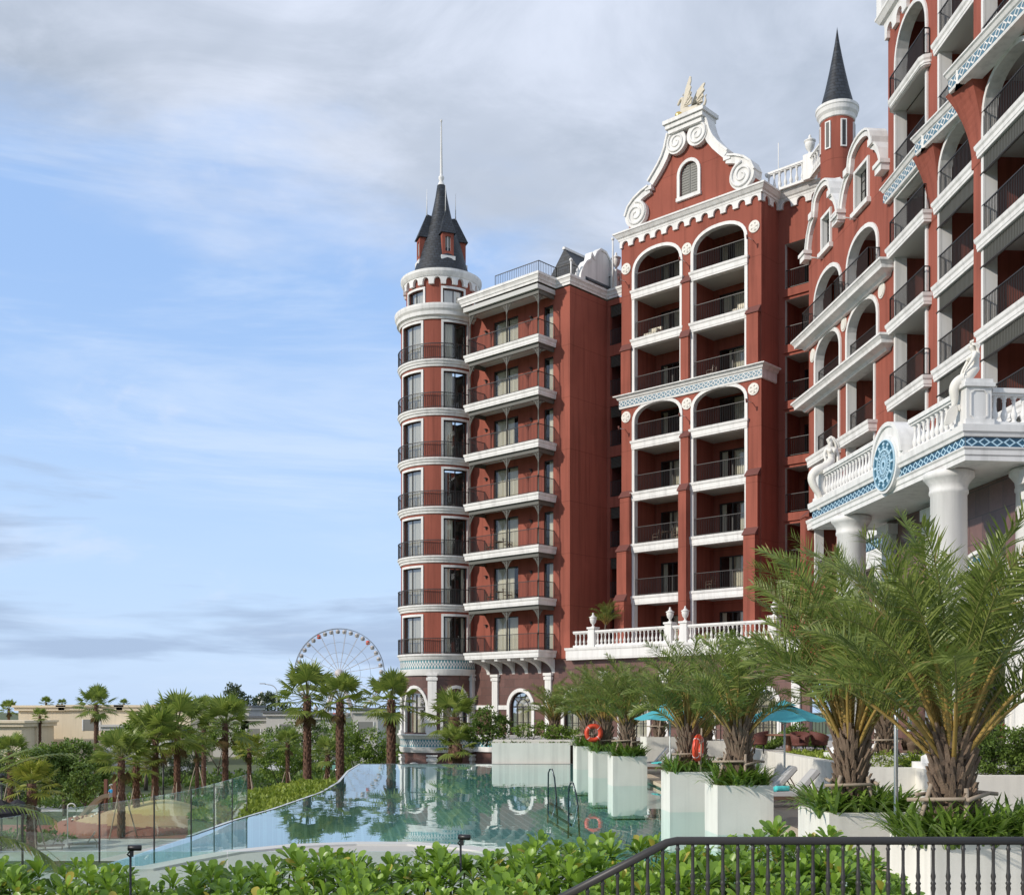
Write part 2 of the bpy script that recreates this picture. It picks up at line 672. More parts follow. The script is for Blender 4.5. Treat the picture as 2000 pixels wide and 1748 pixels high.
def wavy(mb, F, s0, s1, t, z0, z1, m, amp=0.04, per=0.16):
    """hanging curtain"""
    n = max(4, int((s1 - s0) / per * 4))
    V = []
    for i in range(n + 1):
        a = s0 + (s1 - s0) * i / n
        tt = t + amp * math.sin(i * pi / 2)
        V += [F.P(a, tt, z0), F.P(a, tt, z1)]
    mb.add(V, [(2 * i, 2 * i + 2, 2 * i + 3, 2 * i + 1) for i in range(n)], m, True)


def glass_door(F, s0, s1, t, z0, z1, parent, leaves=2, curtain=(), gl=None, name='glass_door', depth=1.2):
    """glazed door: dark frame, panes, curtains and a dim room behind"""
    mb = MB()
    fw = 0.07
    mb.box(F, s0, s0 + fw, t - 0.04, t + 0.05, z0, z1, FRAME)
    mb.box(F, s1 - fw, s1, t - 0.04, t + 0.05, z0, z1, FRAME)
    mb.box(F, s0 + fw, s1 - fw, t - 0.04, t + 0.05, z1 - fw, z1, FRAME)
    mb.box(F, s0 + fw, s1 - fw, t - 0.04, t + 0.05, z0, z0 + 0.1, FRAME)
    for k in range(1, leaves):
        c = s0 + (s1 - s0) * k / leaves
        mb.box(F, c - 0.05, c + 0.05, t - 0.035, t + 0.045, z0 + 0.1, z1 - fw, FRAME)
    mb.poly([F.P(s0 + fw, t, z0 + 0.1), F.P(s1 - fw, t, z0 + 0.1), F.P(s1 - fw, t, z1 - fw), F.P(s0 + fw, t, z1 - fw)], gl or GLASS)
    # room lining behind the pane
    tb = t - depth
    P = F.P
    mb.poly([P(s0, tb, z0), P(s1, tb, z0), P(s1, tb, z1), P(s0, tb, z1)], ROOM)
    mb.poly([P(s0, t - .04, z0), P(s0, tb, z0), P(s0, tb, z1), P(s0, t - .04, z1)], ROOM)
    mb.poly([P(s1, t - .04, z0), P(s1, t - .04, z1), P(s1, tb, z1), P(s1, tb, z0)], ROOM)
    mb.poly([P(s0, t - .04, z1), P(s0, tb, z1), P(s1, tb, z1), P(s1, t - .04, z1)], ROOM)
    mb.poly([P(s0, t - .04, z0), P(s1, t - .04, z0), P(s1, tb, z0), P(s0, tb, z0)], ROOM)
    for (a, b) in curtain:
        wavy(mb, F, s0 + (s1 - s0) * a, s0 + (s1 - s0) * b, t - 0.18, z0 + 0.03, z1 - 0.05, CURT)
    return mb.build(name, parent)


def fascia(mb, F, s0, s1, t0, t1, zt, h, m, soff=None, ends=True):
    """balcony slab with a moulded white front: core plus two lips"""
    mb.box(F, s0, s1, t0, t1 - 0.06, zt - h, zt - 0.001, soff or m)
    path = [F.xy(s0, t0), F.xy(s0, t1 - 0.06), F.xy(s1, t1 - 0.06), F.xy(s1, t0)] if ends else [F.xy(s0, t1 - 0.06), F.xy(s1, t1 - 0.06)]
    path = path[::-1]
    prof = [(0.002, zt - h - 0.004), (0.035, zt - h - 0.004), (0.04, zt - h + 0.09), (0.06, zt - h + 0.11), (0.06, zt - 0.2), (0.11, zt - 0.13), (0.13, zt + 0.004), (0.002, zt + 0.004)]
    # path must have the outside on its right
    mb.sweep(path[::-1], prof, m)


def crenel(mb, F, s0, s1, t, z0, z1, m, pitch=0.78, thick=0.14, ratio=0.55):
    """band with round-headed scallops cut in its lower edge"""
    n = max(1, round((s1 - s0) / pitch))
    p = (s1 - s0) / n
    r = p * ratio / 2
    pts = [(s0, z1), (s0, z0)]
    zs = z0 + (z1 - z0) * 0.28
    for i in range(n):
        c = s0 + (i + 0.5) * p
        pts += [(c - r, z0), (c - r, zs)]
        for k in range(1, 8):
            a = pi - pi * k / 8
            pts.append((c + r * math.cos(a), zs + r * math.sin(a)))
        pts += [(c + r, zs), (c + r, z0)]
    pts += [(s1, z0), (s1, z1)]
    mb.prism(F, pts, t, t + thick, m)


# ================================================================== THE HOTEL
F = Frame((1.67, 73.6), FR)                       # pool-side facade
W = Frame((17.1, 51.3), (0.0896, -0.996))         # wing running towards the camera
hotel = empty('hotel_building', (6.0, 76.0, -6.0))
tag(hotel, 'red and white resort hotel with corner tower, scrolled gable, white balconies and columned portico', 'hotel')
hotel.location = (0, 0, 0)
LV = [6.75 + 3.42 * k for k in range(7)]


def part(name, mb, parent=hotel):
    return mb.build(name, parent)


def wall_lamp(parent, F, s, t, z):
    mb = MB()
    mb.box(F, s - 0.05, s + 0.05, t, t + 0.1, z, z + 0.16, IRON)
    mb.box(F, s - 0.09, s + 0.09, t + 0.02, t + 0.22, z + 0.16, z + 0.2, IRON)
    return mb.build('wall_lamp', parent)


# ------------------------------------------------------------------ corner tower
TC = F.xy(-10.55, -1.4)
dcam = Vector((-TC[0], -TC[1])).normalized()
A0 = math.atan2(dcam.y, dcam.x)                   # world angle that faces the camera


def tp(th, r, z):
    """tower point: th degrees to the right of the line to the camera"""
    a = A0 + R(th)
    return (TC[0] + r * math.cos(a), TC[1] + r * math.sin(a), z)


WIN_T = [(-47.5, 38), (20.5, 35), (88, 36), (-115.5, 38), (157, 36)]


def drum(mb, r, z0, z1, wins, m, depth=0.22, step=4):
    """cylinder wall with rectangular openings [(theta,width deg,z0,z1)]"""
    ths = set(range(-180, 180, step))
    zs = {z0, z1}
    for (t, wd, a, b) in wins:
        ths |= {t - wd / 2, t + wd / 2}
        zs |= {a, b}
    ths = sorted(ths)
    zs = sorted(zs)
    for i in range(len(ths)):
        a, b = ths[i], ths[(i + 1) % len(ths)] + (360 if i == len(ths) - 1 else 0)
        mid = (a + b) / 2
        for j in range(len(zs) - 1):
            zm = (zs[j] + zs[j + 1]) / 2
            if any(abs(mid - t) < wd / 2 and u < zm < v for (t, wd, u, v) in wins):
                continue
            mb.add([tp(a, r, zs[j]), tp(b, r, zs[j]), tp(b, r, zs[j + 1]), tp(a, r, zs[j + 1])], [(0, 1, 2, 3)], m, False)
    for (t, wd, u, v) in wins:
        a, b = t - wd / 2, t + wd / 2
        q = r - depth
        for (p0, p1) in ((a, u), (a, v)), ((b, v), (b, u)):
            mb.poly([tp(p0[0] if isinstance(p0, tuple) else p0, r, u), tp(p0, r, v), tp(p0, q, v), tp(p0, q, u)], m) if not isinstance(p0, tuple) else mb.poly([tp(p0[0], r, p0[1]), tp(p1[0], r, p1[1]), tp(p1[0], q, p1[1]), tp(p0[0], q, p0[1])], m)
        n = 6
        for k in range(n):
            c, d = a + (b - a) * k / n, a + (b - a) * (k + 1) / n
            mb.poly([tp(c, r, v), tp(d, r, v), tp(d, q, v), tp(c, q, v)], m)
            mb.poly([tp(d, r, u), tp(c, r, u), tp(c, q, u), tp(d, q, u)], m)


def arcbox(mb, a, b, r0, r1, z0, z1, m, n=8):
    for k in range(n):
        c, d = a + (b - a) * k / n, a + (b - a) * (k + 1) / n
        mb.poly([tp(c, r1, z0), tp(d, r1, z0), tp(d, r1, z1), tp(c, r1, z1)], m)
        mb.poly([tp(c, r1, z1), tp(d, r1, z1), tp(d, r0, z1), tp(c, r0, z1)], m)
        mb.poly([tp(d, r1, z0), tp(c, r1, z0), tp(c, r0, z0), tp(d, r0, z0)], m)
    mb.poly([tp(a, r0, z0), tp(a, r1, z0), tp(a, r1, z1), tp(a, r0, z1)], m)
    mb.poly([tp(b, r1, z0), tp(b, r0, z0), tp(b, r0, z1), tp(b, r1, z1)], m)


def tower_window(t, wd, z0, z1, r, parent, kind=0, sill=False):
    mb = MB()
    a, b = t - wd / 2, t + wd / 2
    k = 3.1                                        # degrees of white surround
    for (c, d, u, v) in ((a - k, a, z0, z1 + 0.16), (b, b + k, z0, z1 + 0.16), (a, b, z1, z1 + 0.16)):
        arcbox(mb, c, d, r - 0.05, r + 0.07, u, v, WHITE, 1 if d - c < 6 else 8)
    q = r - 0.17
    fw = 2.0
    for (c, d, u, v) in ((a, a + fw, z0, z1), (b - fw, b, z0, z1), (a + fw, b - fw, z1 - 0.07, z1), (a + fw, b - fw, z0, z0 + 0.07), (t - 0.7, t + 0.7, z0 + 0.07, z1 - 0.07)):
        arcbox(mb, c, d, q - 0.05, q + 0.03, u, v, FRAME, 1 if d - c < 6 else 6)
    n = 6
    for i in range(n):
        c, d = a + (b - a) * i / n, a + (b - a) * (i + 1) / n
        mb.poly([tp(c, q, z0), tp(d, q, z0), tp(d, q, z1), tp(c, q, z1)], GLASS_M if kind == 0 else GLASS)
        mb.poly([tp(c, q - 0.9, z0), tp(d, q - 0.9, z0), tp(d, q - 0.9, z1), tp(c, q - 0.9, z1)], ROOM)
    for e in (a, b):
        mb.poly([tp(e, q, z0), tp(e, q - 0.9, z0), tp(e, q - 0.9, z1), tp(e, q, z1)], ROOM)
    # curtains
    spans = {0: [(a, b)], 1: [(a, a + (b - a) * 0.42)], 2: [(a, a + (b - a) * 0.3), (b - (b - a) * 0.14, b)], 3: []}[kind]
    for (c, d) in spans:
        m = max(6, int((d - c) * 1.2))
        V = []
        for i in range(m + 1):
            rr = q - 0.2 + 0.03 * math.sin(i * pi / 2)
            e = c + (d - c) * i / m
            V += [tp(e, rr, z0 + 0.02), tp(e, rr, z1 - 0.02)]
        mb.add(V, [(2 * i, 2 * i + 2, 2 * i + 3, 2 * i + 1) for i in range(m)], CURT, True)
    return mb.build('window', parent)


mb = MB()
wins = []
for k in range(7):
    for (t, wd) in WIN_T:
        wins.append((t, wd, LV[k] + 0.02, LV[k] + 2.62))
drum(mb, 2.9, 6.3, 30.5, wins, RED)
tower = part('corner_tower', mb)
random.seed(3)
for k in range(7):
    for i, (t, wd) in enumerate(WIN_T[:3]):
        kind = 0 if i == 0 else (2 if k < 2 else (3 if k == 3 else 1))
        tower_window(t, wd, LV[k] + 0.02, LV[k] + 2.62, 2.9, tower, kind)
RING = [(2.80, -0.48), (2.97, -0.48), (3.0, -0.42), (3.0, -0.34), (3.07, -0.29), (3.1, -0.16), (3.16, -0.1), (3.16, 0.0), (2.80, 0.0)]
for k in range(1, 7):
    mb = MB()
    mb.lathe((TC[0], TC[1], LV[k]), RING, WHITE, 64, cap=False, smooth=False)
    mb.build('cornice_ring', tower)
for k in range(7):
    mb = MB()
    z = LV[k]
    n = 92
    a, b = -150, 62
    for zz_, hh in ((z + 1.08, 0.05), (z + 0.1, 0.03)):
        arcbox(mb, a, b, 3.08, 3.13, zz_ - hh / 2, zz_ + hh / 2, IRON, 50)
    for i in range(n + 1):
        t = a + (b - a) * i / n
        mb.bar(tp(t, 3.105, z + 0.01), tp(t, 3.105, z + 1.08), 0.022, IRON)
    mb.build('railing', tower)
mb = MB()
mb.lathe((TC[0], TC[1], 0), [(2.8, 30.1), (3.0, 30.1), (3.05, 30.25), (3.2, 30.35), (3.22, 30.6), (3.32, 30.75), (3.36, 30.95), (3.36, 31.1), (2.45, 31.2)], WHITE, 64, cap=False, smooth=False)
mb.build('main_cornice', tower)
mb = MB()
drum(mb, 2.52, 31.0, 33.1, [(-47.5, 36, 31.15, 32.38), (20.5, 36, 31.15, 32.38), (88, 36, 31.15, 32.38)], RED)
dr = mb.build('upper_drum', tower)
for t in (-47.5, 20.5, 88):
    mb = MB()
    tower_window(t, 36, 31.15, 32.38, 2.52, dr, 0)
# crenellated crown of the drum
mb = MB()
nC = 20
pit = 360 / nC
for i in range(nC):
    t0 = i * pit + 3
    rr = 2.62
    pts = [(0, 33.25), (0, 32.66)]
    hw = pit * 0.28
    pts += [(pit / 2 - hw, 32.66), (pit / 2 - hw, 32.84)] + [(pit / 2 - hw * math.cos(pi * k / 6), 32.84 + 0.3 * math.sin(pi * k / 6)) for k in range(1, 6)] + [(pit / 2 + hw, 32.84), (pit / 2 + hw, 32.66)]
    pts += [(pit, 32.66), (pit, 33.25), (pit / 2, 33.25)]
    tri = tessellate_polygon([[Vector((a, b, 0)) for a, b in pts]])
    mb.add([tp(t0 + a, 2.74, z) for a, z in pts], tri, WHITE)
    kk = len(pts)
    V = [tp(t0 + a, 2.74, z) for a, z in pts] + [tp(t0 + a, 2.5, z) for a, z in pts]
    mb.add(V, [(q, (q + 1) % kk, kk + (q + 1) % kk, kk + q) for q in range(kk - 3)], WHITE)
mb.lathe((TC[0], TC[1], 0), [(2.5, 33.2), (2.78, 33.2), (2.85, 33.32), (2.93, 33.5), (2.93, 33.68), (2.1, 33.78)], WHITE, 64, cap=False, smooth=False)
mb.build('crenellated_cornice', tower)
mb = MB()
mb.lathe((TC[0], TC[1], 0), [(2.2, 33.7), (2.02, 34.2), (1.72, 35.2), (1.42, 36.3), (1.1, 37.2), (0.8, 38.1), (0.6, 39.0), (0.42, 39.9), (0.3, 40.7), (0.0, 40.85)], SLATE, 40, cap=False)
rf = mb.build('roof', tower)
mb = MB()
mb.lathe((TC[0], TC[1], 0), [(0.27, 40.7), (0.2, 40.9), (0.13, 41.05), (0.2, 41.2), (0.2, 41.35), (0.11, 41.45), (0.10, 41.6), (0.05, 44.9), (0.03, 45.3), (0.07, 45.35), (0.08, 45.45), (0.0, 45.55)], WHITE, 16, cap=False)
mb.build('finial', rf)
# dormers
for t in (16, 106, -74, 196):
    mb = MB()
    rd = Vector((math.cos(A0 + R(t)), math.sin(A0 + R(t))))
    D = Frame((TC[0] + rd.x * 1.0, TC[1] + rd.y * 1.0), (-rd.y, rd.x))
    t1 = 0.72
    hw = 0.42
    mb.prism(D, [(-hw, 35.0), (hw, 35.0), (hw, 36.75), (-hw, 36.75)], -0.9, t1, RED, holes=[[(-0.2, 35.35), (0.2, 35.35), (0.2, 36.4), (-0.2, 36.4)]])
    mb.box(D, -0.52, 0.52, -0.3, t1 + 0.1, 34.72, 35.0, WHITE)
    mb.box(D, -0.2, 0.2, t1 - 0.3, t1 - 0.12, 35.35, 36.4, GREYSH)
    for q in (-0.22, 0.22, 0):
        mb.box(D, q - 0.025, q + 0.025, t1 - 0.12, t1 - 0.05, 35.35, 36.4, WHITE)
    e = hw + 0.14
    apex = [D.P(0, 0.1, 38.5), D.P(0, -0.9, 38.3)]
    c = [D.P(-e, t1 + 0.14, 36.62), D.P(e, t1 + 0.14, 36.62), D.P(e, -0.9, 36.62), D.P(-e, -0.9, 36.62)]
    mb.add(c + apex, [(0, 1, 4), (1, 2, 5, 4), (3, 0, 4, 5), (0, 3, 2, 1)], SLATE)
    mb.tube([D.P(0, 0.08, 38.3), D.P(0, 0.08, 40.3)], [0.045, 0.012], WHITE, 6)
    mb.build('dormer', rf)

# ------------------------------------------------------------------ podium (ground floors in brown stone)
mb = MB()
pw = []
for (t, wd) in ((-42.5, 40), (21.5, 38), (85, 40), (-108, 40)):
    pw.append((t, wd, 1.25, 4.0))
low = [(t, wd, -5.9, -1.6) for (t, wd, a, b) in pw]
drum(mb, 2.78, -6.4, 5.6, pw + low, STONE_F)
podium = part('podium', mb)
for (t, wd) in ((-42.5, 40), (21.5, 38)):
    for (zb, zs) in ((1.25, 3.0), (-5.9, -2.4)):
        mb = MB()
        a, b = t - wd / 2, t + wd / 2
        ra = R(wd / 2) * 2.78
        # arched head: fill the corners above the arc with stone, then the white archivolt
        q = 12
        for k in range(q):
            a0_, a1_ = pi - pi * k / q, pi - pi * (k + 1) / q
            for (f0, f1, mm, rr) in ((1.0, 1.16, WHITE, 2.9),):
                V = []
                for (aa, ff) in ((a0_, f0), (a1_, f0), (a1_, f1), (a0_, f1)):
                    V.append((t + math.degrees(ra * ff * math.cos(aa) / 2.78), zs + (1.0 + 0.35) * ff * math.sin(aa) * (1.0)))
                mb.add([tp(x, rr, z) for x, z in V], [(0, 1, 2, 3)], mm)
                mb.add([tp(V[0][0], rr, V[0][1]), tp(V[1][0], rr, V[1][1]), tp(V[1][0], 2.6, V[1][1]), tp(V[0][0], 2.6, V[0][1])], [(0, 1, 2, 3)], mm)
                mb.add([tp(V[3][0], 2.7, V[3][1]), tp(V[2][0], 2.7, V[2][1]), tp(V[2][0], rr, V[2][1]), tp(V[3][0], rr, V[3][1])], [(0, 1, 2, 3)], mm)
            x0, x1 = t + math.degrees(ra * 1.0 * math.cos(a0_) / 2.78), t + math.degrees(ra * 1.0 * math.cos(a1_) / 2.78)
            ztop = zs + 1.0 if zb > 0 else zs + 0.8
            z0_, z1_ = zs + 1.35 * math.sin(a0_), zs + 1.35 * math.sin(a1_)
            mb.add([tp(x0, 2.775, min(z0_, zs + 1.36)), tp(x1, 2.775, min(z1_, zs + 1.36)), tp(x1, 2.775, zs + 1.36), tp(x0, 2.775, zs + 1.36)], [(0, 1, 2, 3)], STONE_F)
        for e0, e1 in ((a - 4, a), (b, b + 4)):
            arcbox(mb, e0, e1, 2.7, 2.9, zb, zs, WHITE, 1)
        for i in range(6):
            c, d = a + wd * i / 6, a + wd * (i + 1) / 6
            mb.poly([tp(c, 2.55, zb), tp(d, 2.55, zb), tp(d, 2.55, zs + 1.36), tp(c, 2.55, zs + 1.36)], GLASS_M)
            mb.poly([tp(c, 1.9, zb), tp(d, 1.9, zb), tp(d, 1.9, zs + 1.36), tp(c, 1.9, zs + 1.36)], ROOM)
        for e in (a + 1, t, b - 1):
            arcbox(mb, e - 0.9, e + 0.9, 2.5, 2.6, zb, zs + 0.9, FRAME, 1)
        arcbox(mb, a, b, 2.5, 2.6, zs - 0.05, zs + 0.05, FRAME, 5)
        V = []
        for i in range(25):
            e = a + wd * (0.05 + 0.6 * i / 24)
            V += [tp(e, 2.25 + 0.04 * math.sin(i * pi / 2), zb), tp(e, 2.25 + 0.04 * math.sin(i * pi / 2), zs + 1.2)]
        mb.add(V, [(2 * i, 2 * i + 2, 2 * i + 3, 2 * i + 1) for i in range(24)], CURT, True)
        mb.build('arched_window', podium)
for t in (-76, -12.5, 52):
    mb = MB()
    for (z0, z1) in ((-6.4, -0.3), (1.1, 5.35)):
        arcbox(mb, t - 6, t + 6, 2.7, 3.0, z0, z1, WHITE, 2)
        arcbox(mb, t - 7.5, t + 7.5, 2.7, 3.08, z1 - 0.45, z1 - 0.25, WHITE, 2)
        arcbox(mb, t - 7.5, t + 7.5, 2.7, 3.1, z1 - 0.12, z1, WHITE, 2)
        arcbox(mb, t - 7.5, t + 7.5, 2.7, 3.08, z0, z0 + 0.3, WHITE, 2)
    mb.build('pilaster', podium)


PBLUE = plain('pale teal glaze', (0.10, 0.27, 0.31), 0.4, 0.1, 4.0)


def ring_frieze(mb, zb, zt):
    """two mouldings with a tiled lattice between them, round the tower"""
    h = zt - zb
    z1, z2 = zb + h * 0.30, zb + h * 0.72
    c = (TC[0], TC[1], 0)
    mb.lathe(c, [(2.7, zb), (2.94, zb), (2.99, zb + h * .1), (3.05, z1 - .02), (2.99, z1), (2.7, z1)], WHITE, 64, cap=False, smooth=False)
    mb.lathe(c, [(2.7, z2), (3.0, z2), (3.07, z2 + h * .1), (3.1, zt - h * .12), (3.17, zt - h * .08), (3.17, zt), (2.7, zt)], WHITE, 64, cap=False, smooth=False)
    mb.lathe(c, [(2.97, z1), (2.97, z2)], PBLUE, 64, cap=False, smooth=False)
    n = 84
    zc = (z1 + z2) / 2
    hh = (z2 - z1) / 2
    for i in range(n):
        t = i * 360 / n
        o = [(-1, 0), (0, 1), (1, 0), (0, -1)]
        for j in range(4):
            p, q = o[j], o[(j + 1) % 4]
            pts = []
            for (v, k) in ((p, 1.0), (p, 0.45), (q, 0.45), (q, 1.0)):
                pts.append(tp(t + v[0] * 180 / n * k, 2.98, zc + v[1] * hh * k))
            mb.poly(pts, WHITE)


mb = MB()
ring_frieze(mb, 5.25, 6.75)
mb.build('frieze', podium)
mb = MB()
ring_frieze(mb, -0.15, 1.15)
mb.build('frieze', podium)


# flat podium under the front block and the terrace
def arched_unit(F, t, c, hw, zb, zs, parent, bars=True):
    """arched french window with fan light, white archivolt"""
    mb = MB()
    zt = zs + hw
    line = arch(c - hw, c + hw, zb, zs, zt, 16)
    mb.band(F, line, 0.24, t - 0.05, t + 0.1, WHITE)
    q = t - 0.22
    inner = [(a, z) for a, z in line]
    mb.prism(F, inner, q - 0.02, q, GLASS_M, back=False, outer=False)
    mb.prism(F, inner, q - 1.0, q - 0.9, ROOM, back=False, outer=False)
    mb.band(F, offset_line(line, -0.09), 0.09, q - 0.03, q + 0.05, FRAME)
    if bars:
        mb.box(F, c - hw, c + hw, q - 0.03, q + 0.04, zs - 0.05, zs + 0.05, FRAME)
        for x in (-hw * 0.5, 0, hw * 0.5):
            mb.box(F, c + x - 0.03, c + x + 0.03, q - 0.03, q + 0.035, zb, zs - 0.05, FRAME)
        for zz_ in (0.35, 0.68):
            mb.box(F, c - hw, c + hw, q - 0.03, q + 0.03, zb + (zs - zb) * zz_ - 0.025, zb + (zs - zb) * zz_ + 0.025, FRAME)
        n = 10
        for k in range(n):
            a0_, a1_ = pi * k / n, pi * (k + 1) / n
            mb.bar(F.P(c + hw * .5 * math.cos(a0_), q + .02, zs + hw * .5 * math.sin(a0_)), F.P(c + hw * .5 * math.cos(a1_), q + .02, zs + hw * .5 * math.sin(a1_)), 0.05, FRAME)
        for k in range(1, 5):
            a0_ = pi * k / 5
            mb.bar(F.P(c + hw * .5 * math.cos(a0_), q + .02, zs + hw * .5 * math.sin(a0_)), F.P(c + hw * .97 * math.cos(a0_), q + .02, zs + hw * .97 * math.sin(a0_)), 0.05, FRAME)
    wavy(mb, F, c - hw * 0.9, c + hw * 0.9, q - 0.3, zb, zt - hw * 0.3, CURT)
    return mb.build('arched_window', parent)


TPOD = -1.9
mb = MB()
cs = [-3.2, 1.7, 6.4, 11.1, 15.4]
holes = [arch(c - 1.02, c + 1.02, -0.3, 3.05, 4.07, 12) for c in cs]
mb.prism(F, [(-8.2, -6.4), (18.4, -6.4), (18.4, 6.2), (-8.2, 6.2)], TPOD - 0.3, TPOD, STONE_F, holes=holes, back=False)
mb.box(F, -8.0, 18.4, -9.0, TPOD - 0.02, 6.0, 6.18, SOFFIT)
pf = mb.build('stone_front', podium)
for c in cs:
    arched_unit(F, TPOD, c, 1.02, -0.3, 3.05, podium)
for s in (-5.55, -0.65, 4.05, 8.75, 13.3, 17.6):
    mb = MB()
    mb.box(F, s - 0.26, s + 0.26, TPOD, TPOD + 0.16, -6.4, 5.3, WHITE)
    mb.box(F, s - 0.33, s + 0.33, TPOD, TPOD + 0.22, 4.85, 5.05, WHITE)
    mb.box(F, s - 0.36, s + 0.36, TPOD, TPOD + 0.25, 5.12, 5.3, WHITE)
    mb.build('pilaster', podium)
mb = MB()
for i in range(len(cs) - 1):
    mb.box(F, cs[i] + 1.28, cs[i + 1] - 1.28, TPOD, TPOD + 0.08, 2.86, 3.16, WHITE)
mb.box(F, -8.0, cs[0] - 1.28, TPOD, TPOD + 0.08, 2.86, 3.16, WHITE)
mb.build('string_course', podium)
mb = MB()
frieze(mb, F, -8.1, 18.2, TPOD + 0.1, 0.25, 0.75, 0.32, PBLUE, WHITE)
mb.box(F, -8.1, 18.2, TPOD, TPOD + 0.24, 0.75, 1.1, WHITE)
mb.box(F, -8.1, 18.2, TPOD, TPOD + 0.2, -0.1, 0.25, WHITE)
mb.build('frieze', podium)
# terrace edge with balustrade
mb = MB()
fascia(mb, F, 1.3, 18.4, -6.5, TPOD + 0.55, 6.85, 0.78, WHITE)
mb.build('terrace_slab', podium)
mb = MB()
zt_ = 6.86
TB = TPOD + 0.32
peds = [1.55, 3.35, 9.3, 10.4, 16.4]
for i in range(len(peds) - 1):
    balustrade(mb, [F.xy(peds[i] + 0.24, TB), F.xy(peds[i + 1] - 0.24, TB)], zt_, 1.05, WHITE, 0.29, 6)
for s in peds[1:]:
    mb.box(F, s - 0.24, s + 0.24, TB - 0.24, TB + 0.24, zt_, zt_ + 1.15, WHITE)
    mb.box(F, s - 0.3, s + 0.3, TB - 0.3, TB + 0.3, zt_ + 1.15, zt_ + 1.27, WHITE)
mb.build('balustrade', podium)

# ------------------------------------------------------------------ front block with iron verandas
TW = -1.78
mb = MB()
dh = []
for k in range(7):
    z = LV[k]
    dh.append([(-5.68, z + 0.03), (-3.36, z + 0.03), (-3.36, z + 2.5), (-5.68, z + 2.5)])
    dh.append([(-1.03, z + 0.03), (-0.2, z + 0.03), (-0.2, z + 2.45), (-1.03, z + 2.45)])
mb.prism(F, [(-8.6, 6.2), (1.24, 6.2), (1.24, 30.6), (-8.6, 30.6)], TW - 0.25, TW, RED, holes=dh, back=False)
mb.poly([F.P(1.24, TW - 0.25, 6.2), F.P(1.24, -5.9, 6.2), F.P(1.24, -5.9, 30.6), F.P(1.24, TW - 0.25, 30.6)], RED)
mb.poly([F.P(1.24, -8.0, 6.2), F.P(-8.6, -8.0, 6.2), F.P(-8.6, -8.0, 31), F.P(1.24, -8.0, 31)], RED)
front = part('front_block', mb)
for k in range(7):
    z = LV[k]
    glass_door(F, -5.68, -3.36, TW - 0.14, z + 0.03, z + 2.5, front, 2, [(0.04, 0.5), (0.55, 0.96)] if k % 3 != 1 else [(0.04, 0.72)], GLASS)
    glass_door(F, -1.03, -0.2, TW - 0.14, z + 0.03, z + 2.45, front, 1, [(0.3, 1.0)], GLASS)
    wall_lamp(front, F, -6.35, TW, z + 1.85)
    wall_lamp(front, F, -2.1, TW, z + 1.85)
    mb = MB()
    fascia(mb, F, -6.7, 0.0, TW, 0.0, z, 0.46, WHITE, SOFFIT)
    sl_ = mb.build('balcony_slab', front)
    if k:
        mb = MB()
        mb.box(F, -6.55, -0.1, -0.34, -0.2, z - 0.74, z - 0.47, IRON_G)
        mb.box(F, -0.24, -0.1, TW + 0.02, -0.34, z - 0.74, z - 0.47, IRON_G)
        mb.box(F, -6.55, -6.42, TW + 0.02, -0.34, z - 0.74, z - 0.47, IRON_G)
        mb.build('beam', front)
    mb = MB()
    railing(mb, [F.xy(-6.55, TW), F.xy(-6.55, -0.12), F.xy(-0.12, -0.12), F.xy(-0.12, TW)], z, 1.1, IRON, 0.12)
    mb.build('railing', front)


def filigree(mb, F, s, t, z, ds, dt, m):
    """openwork bracket springing from a post under a beam"""
    for rad in (0.62, 0.36):
        pts = []
        for k in range(7):
            a = pi / 2 * k / 6
            u = rad * (1 - math.cos(a))
            pts.append(F.P(s + ds * u, t + dt * u, z - rad * (1 - math.sin(a)) * 1.0))
        mb.tube(pts, 0.022, m, 5)
    mb.bar(F.P(s, t, z - 0.62), F.P(s + ds * 0.3, t + dt * 0.3, z - 0.12), 0.03, m)
    for (u, v, r_) in ((0.16, 0.14, 0.09), (0.34, 0.09, 0.06), (0.1, 0.34, 0.06)):
        pts = [F.P(s + ds * (u + r_ * math.cos(a)), t + dt * (u + r_ * math.cos(a)), z - v + r_ * math.sin(a)) for a in [2 * pi * q / 8 for q in range(8)]]
        mb.tube(pts, 0.015, m, 4, closed=True)


for k in range(7):
    z0 = LV[k]
    z1 = (LV[k + 1] if k < 6 else 30.76) - 0.74
    for s in (-6.48, -3.0, -0.17):
        mb = MB()
        mb.lathe(F.P(s, -0.27, 0), [(0.07, z0), (0.07, z0 + 0.12), (0.045, z0 + 0.16), (0.045, z0 + 1.2), (0.065, z0 + 1.24), (0.045, z0 + 1.3), (0.038, z1 - 0.7), (0.06, z1 - 0.66), (0.04, z1 - 0.6), (0.04, z1)], IRON_G, 8, cap=False)
        if s > -6:
            filigree(mb, F, s, -0.27, z1, -1, 0, IRON_G)
        if s < -1:
            filigree(mb, F, s, -0.27, z1, 1, 0, IRON_G)
        if s > -1 or s < -6:
            filigree(mb, F, s, -0.27, z1, 0, -1, IRON_G)
        mb.build('veranda_post', front)
mb = MB()
mb.box(F, -6.55, -0.1, -0.34, -0.2, 30.02, 30.3, IRON_G)
mb.box(F, -0.24, -0.1, TW + 0.02, -0.34, 30.02, 30.3, IRON_G)
mb.box(F, -6.9, -0.02, TW, -0.02, 30.3, 30.6, SOFFIT)
mb.build('beam', front)
mb = MB()
prof = [(0, 30.7), (0.04, 30.7), (0.05, 30.84), (0.1, 30.88), (0.12, 31.0), (0.18, 31.12), (0.22, 31.14), (0.22, 31.3), (0, 31.3)]
mb.sweep([F.xy(-7.0, -1.0), F.xy(-7.0, 0.0), F.xy(0.02, 0.0), F.xy(0.02, TW), F.xy(1.24, TW), F.xy(1.24, -5.7), F.xy(3.1, -5.7)], prof, WHITE)
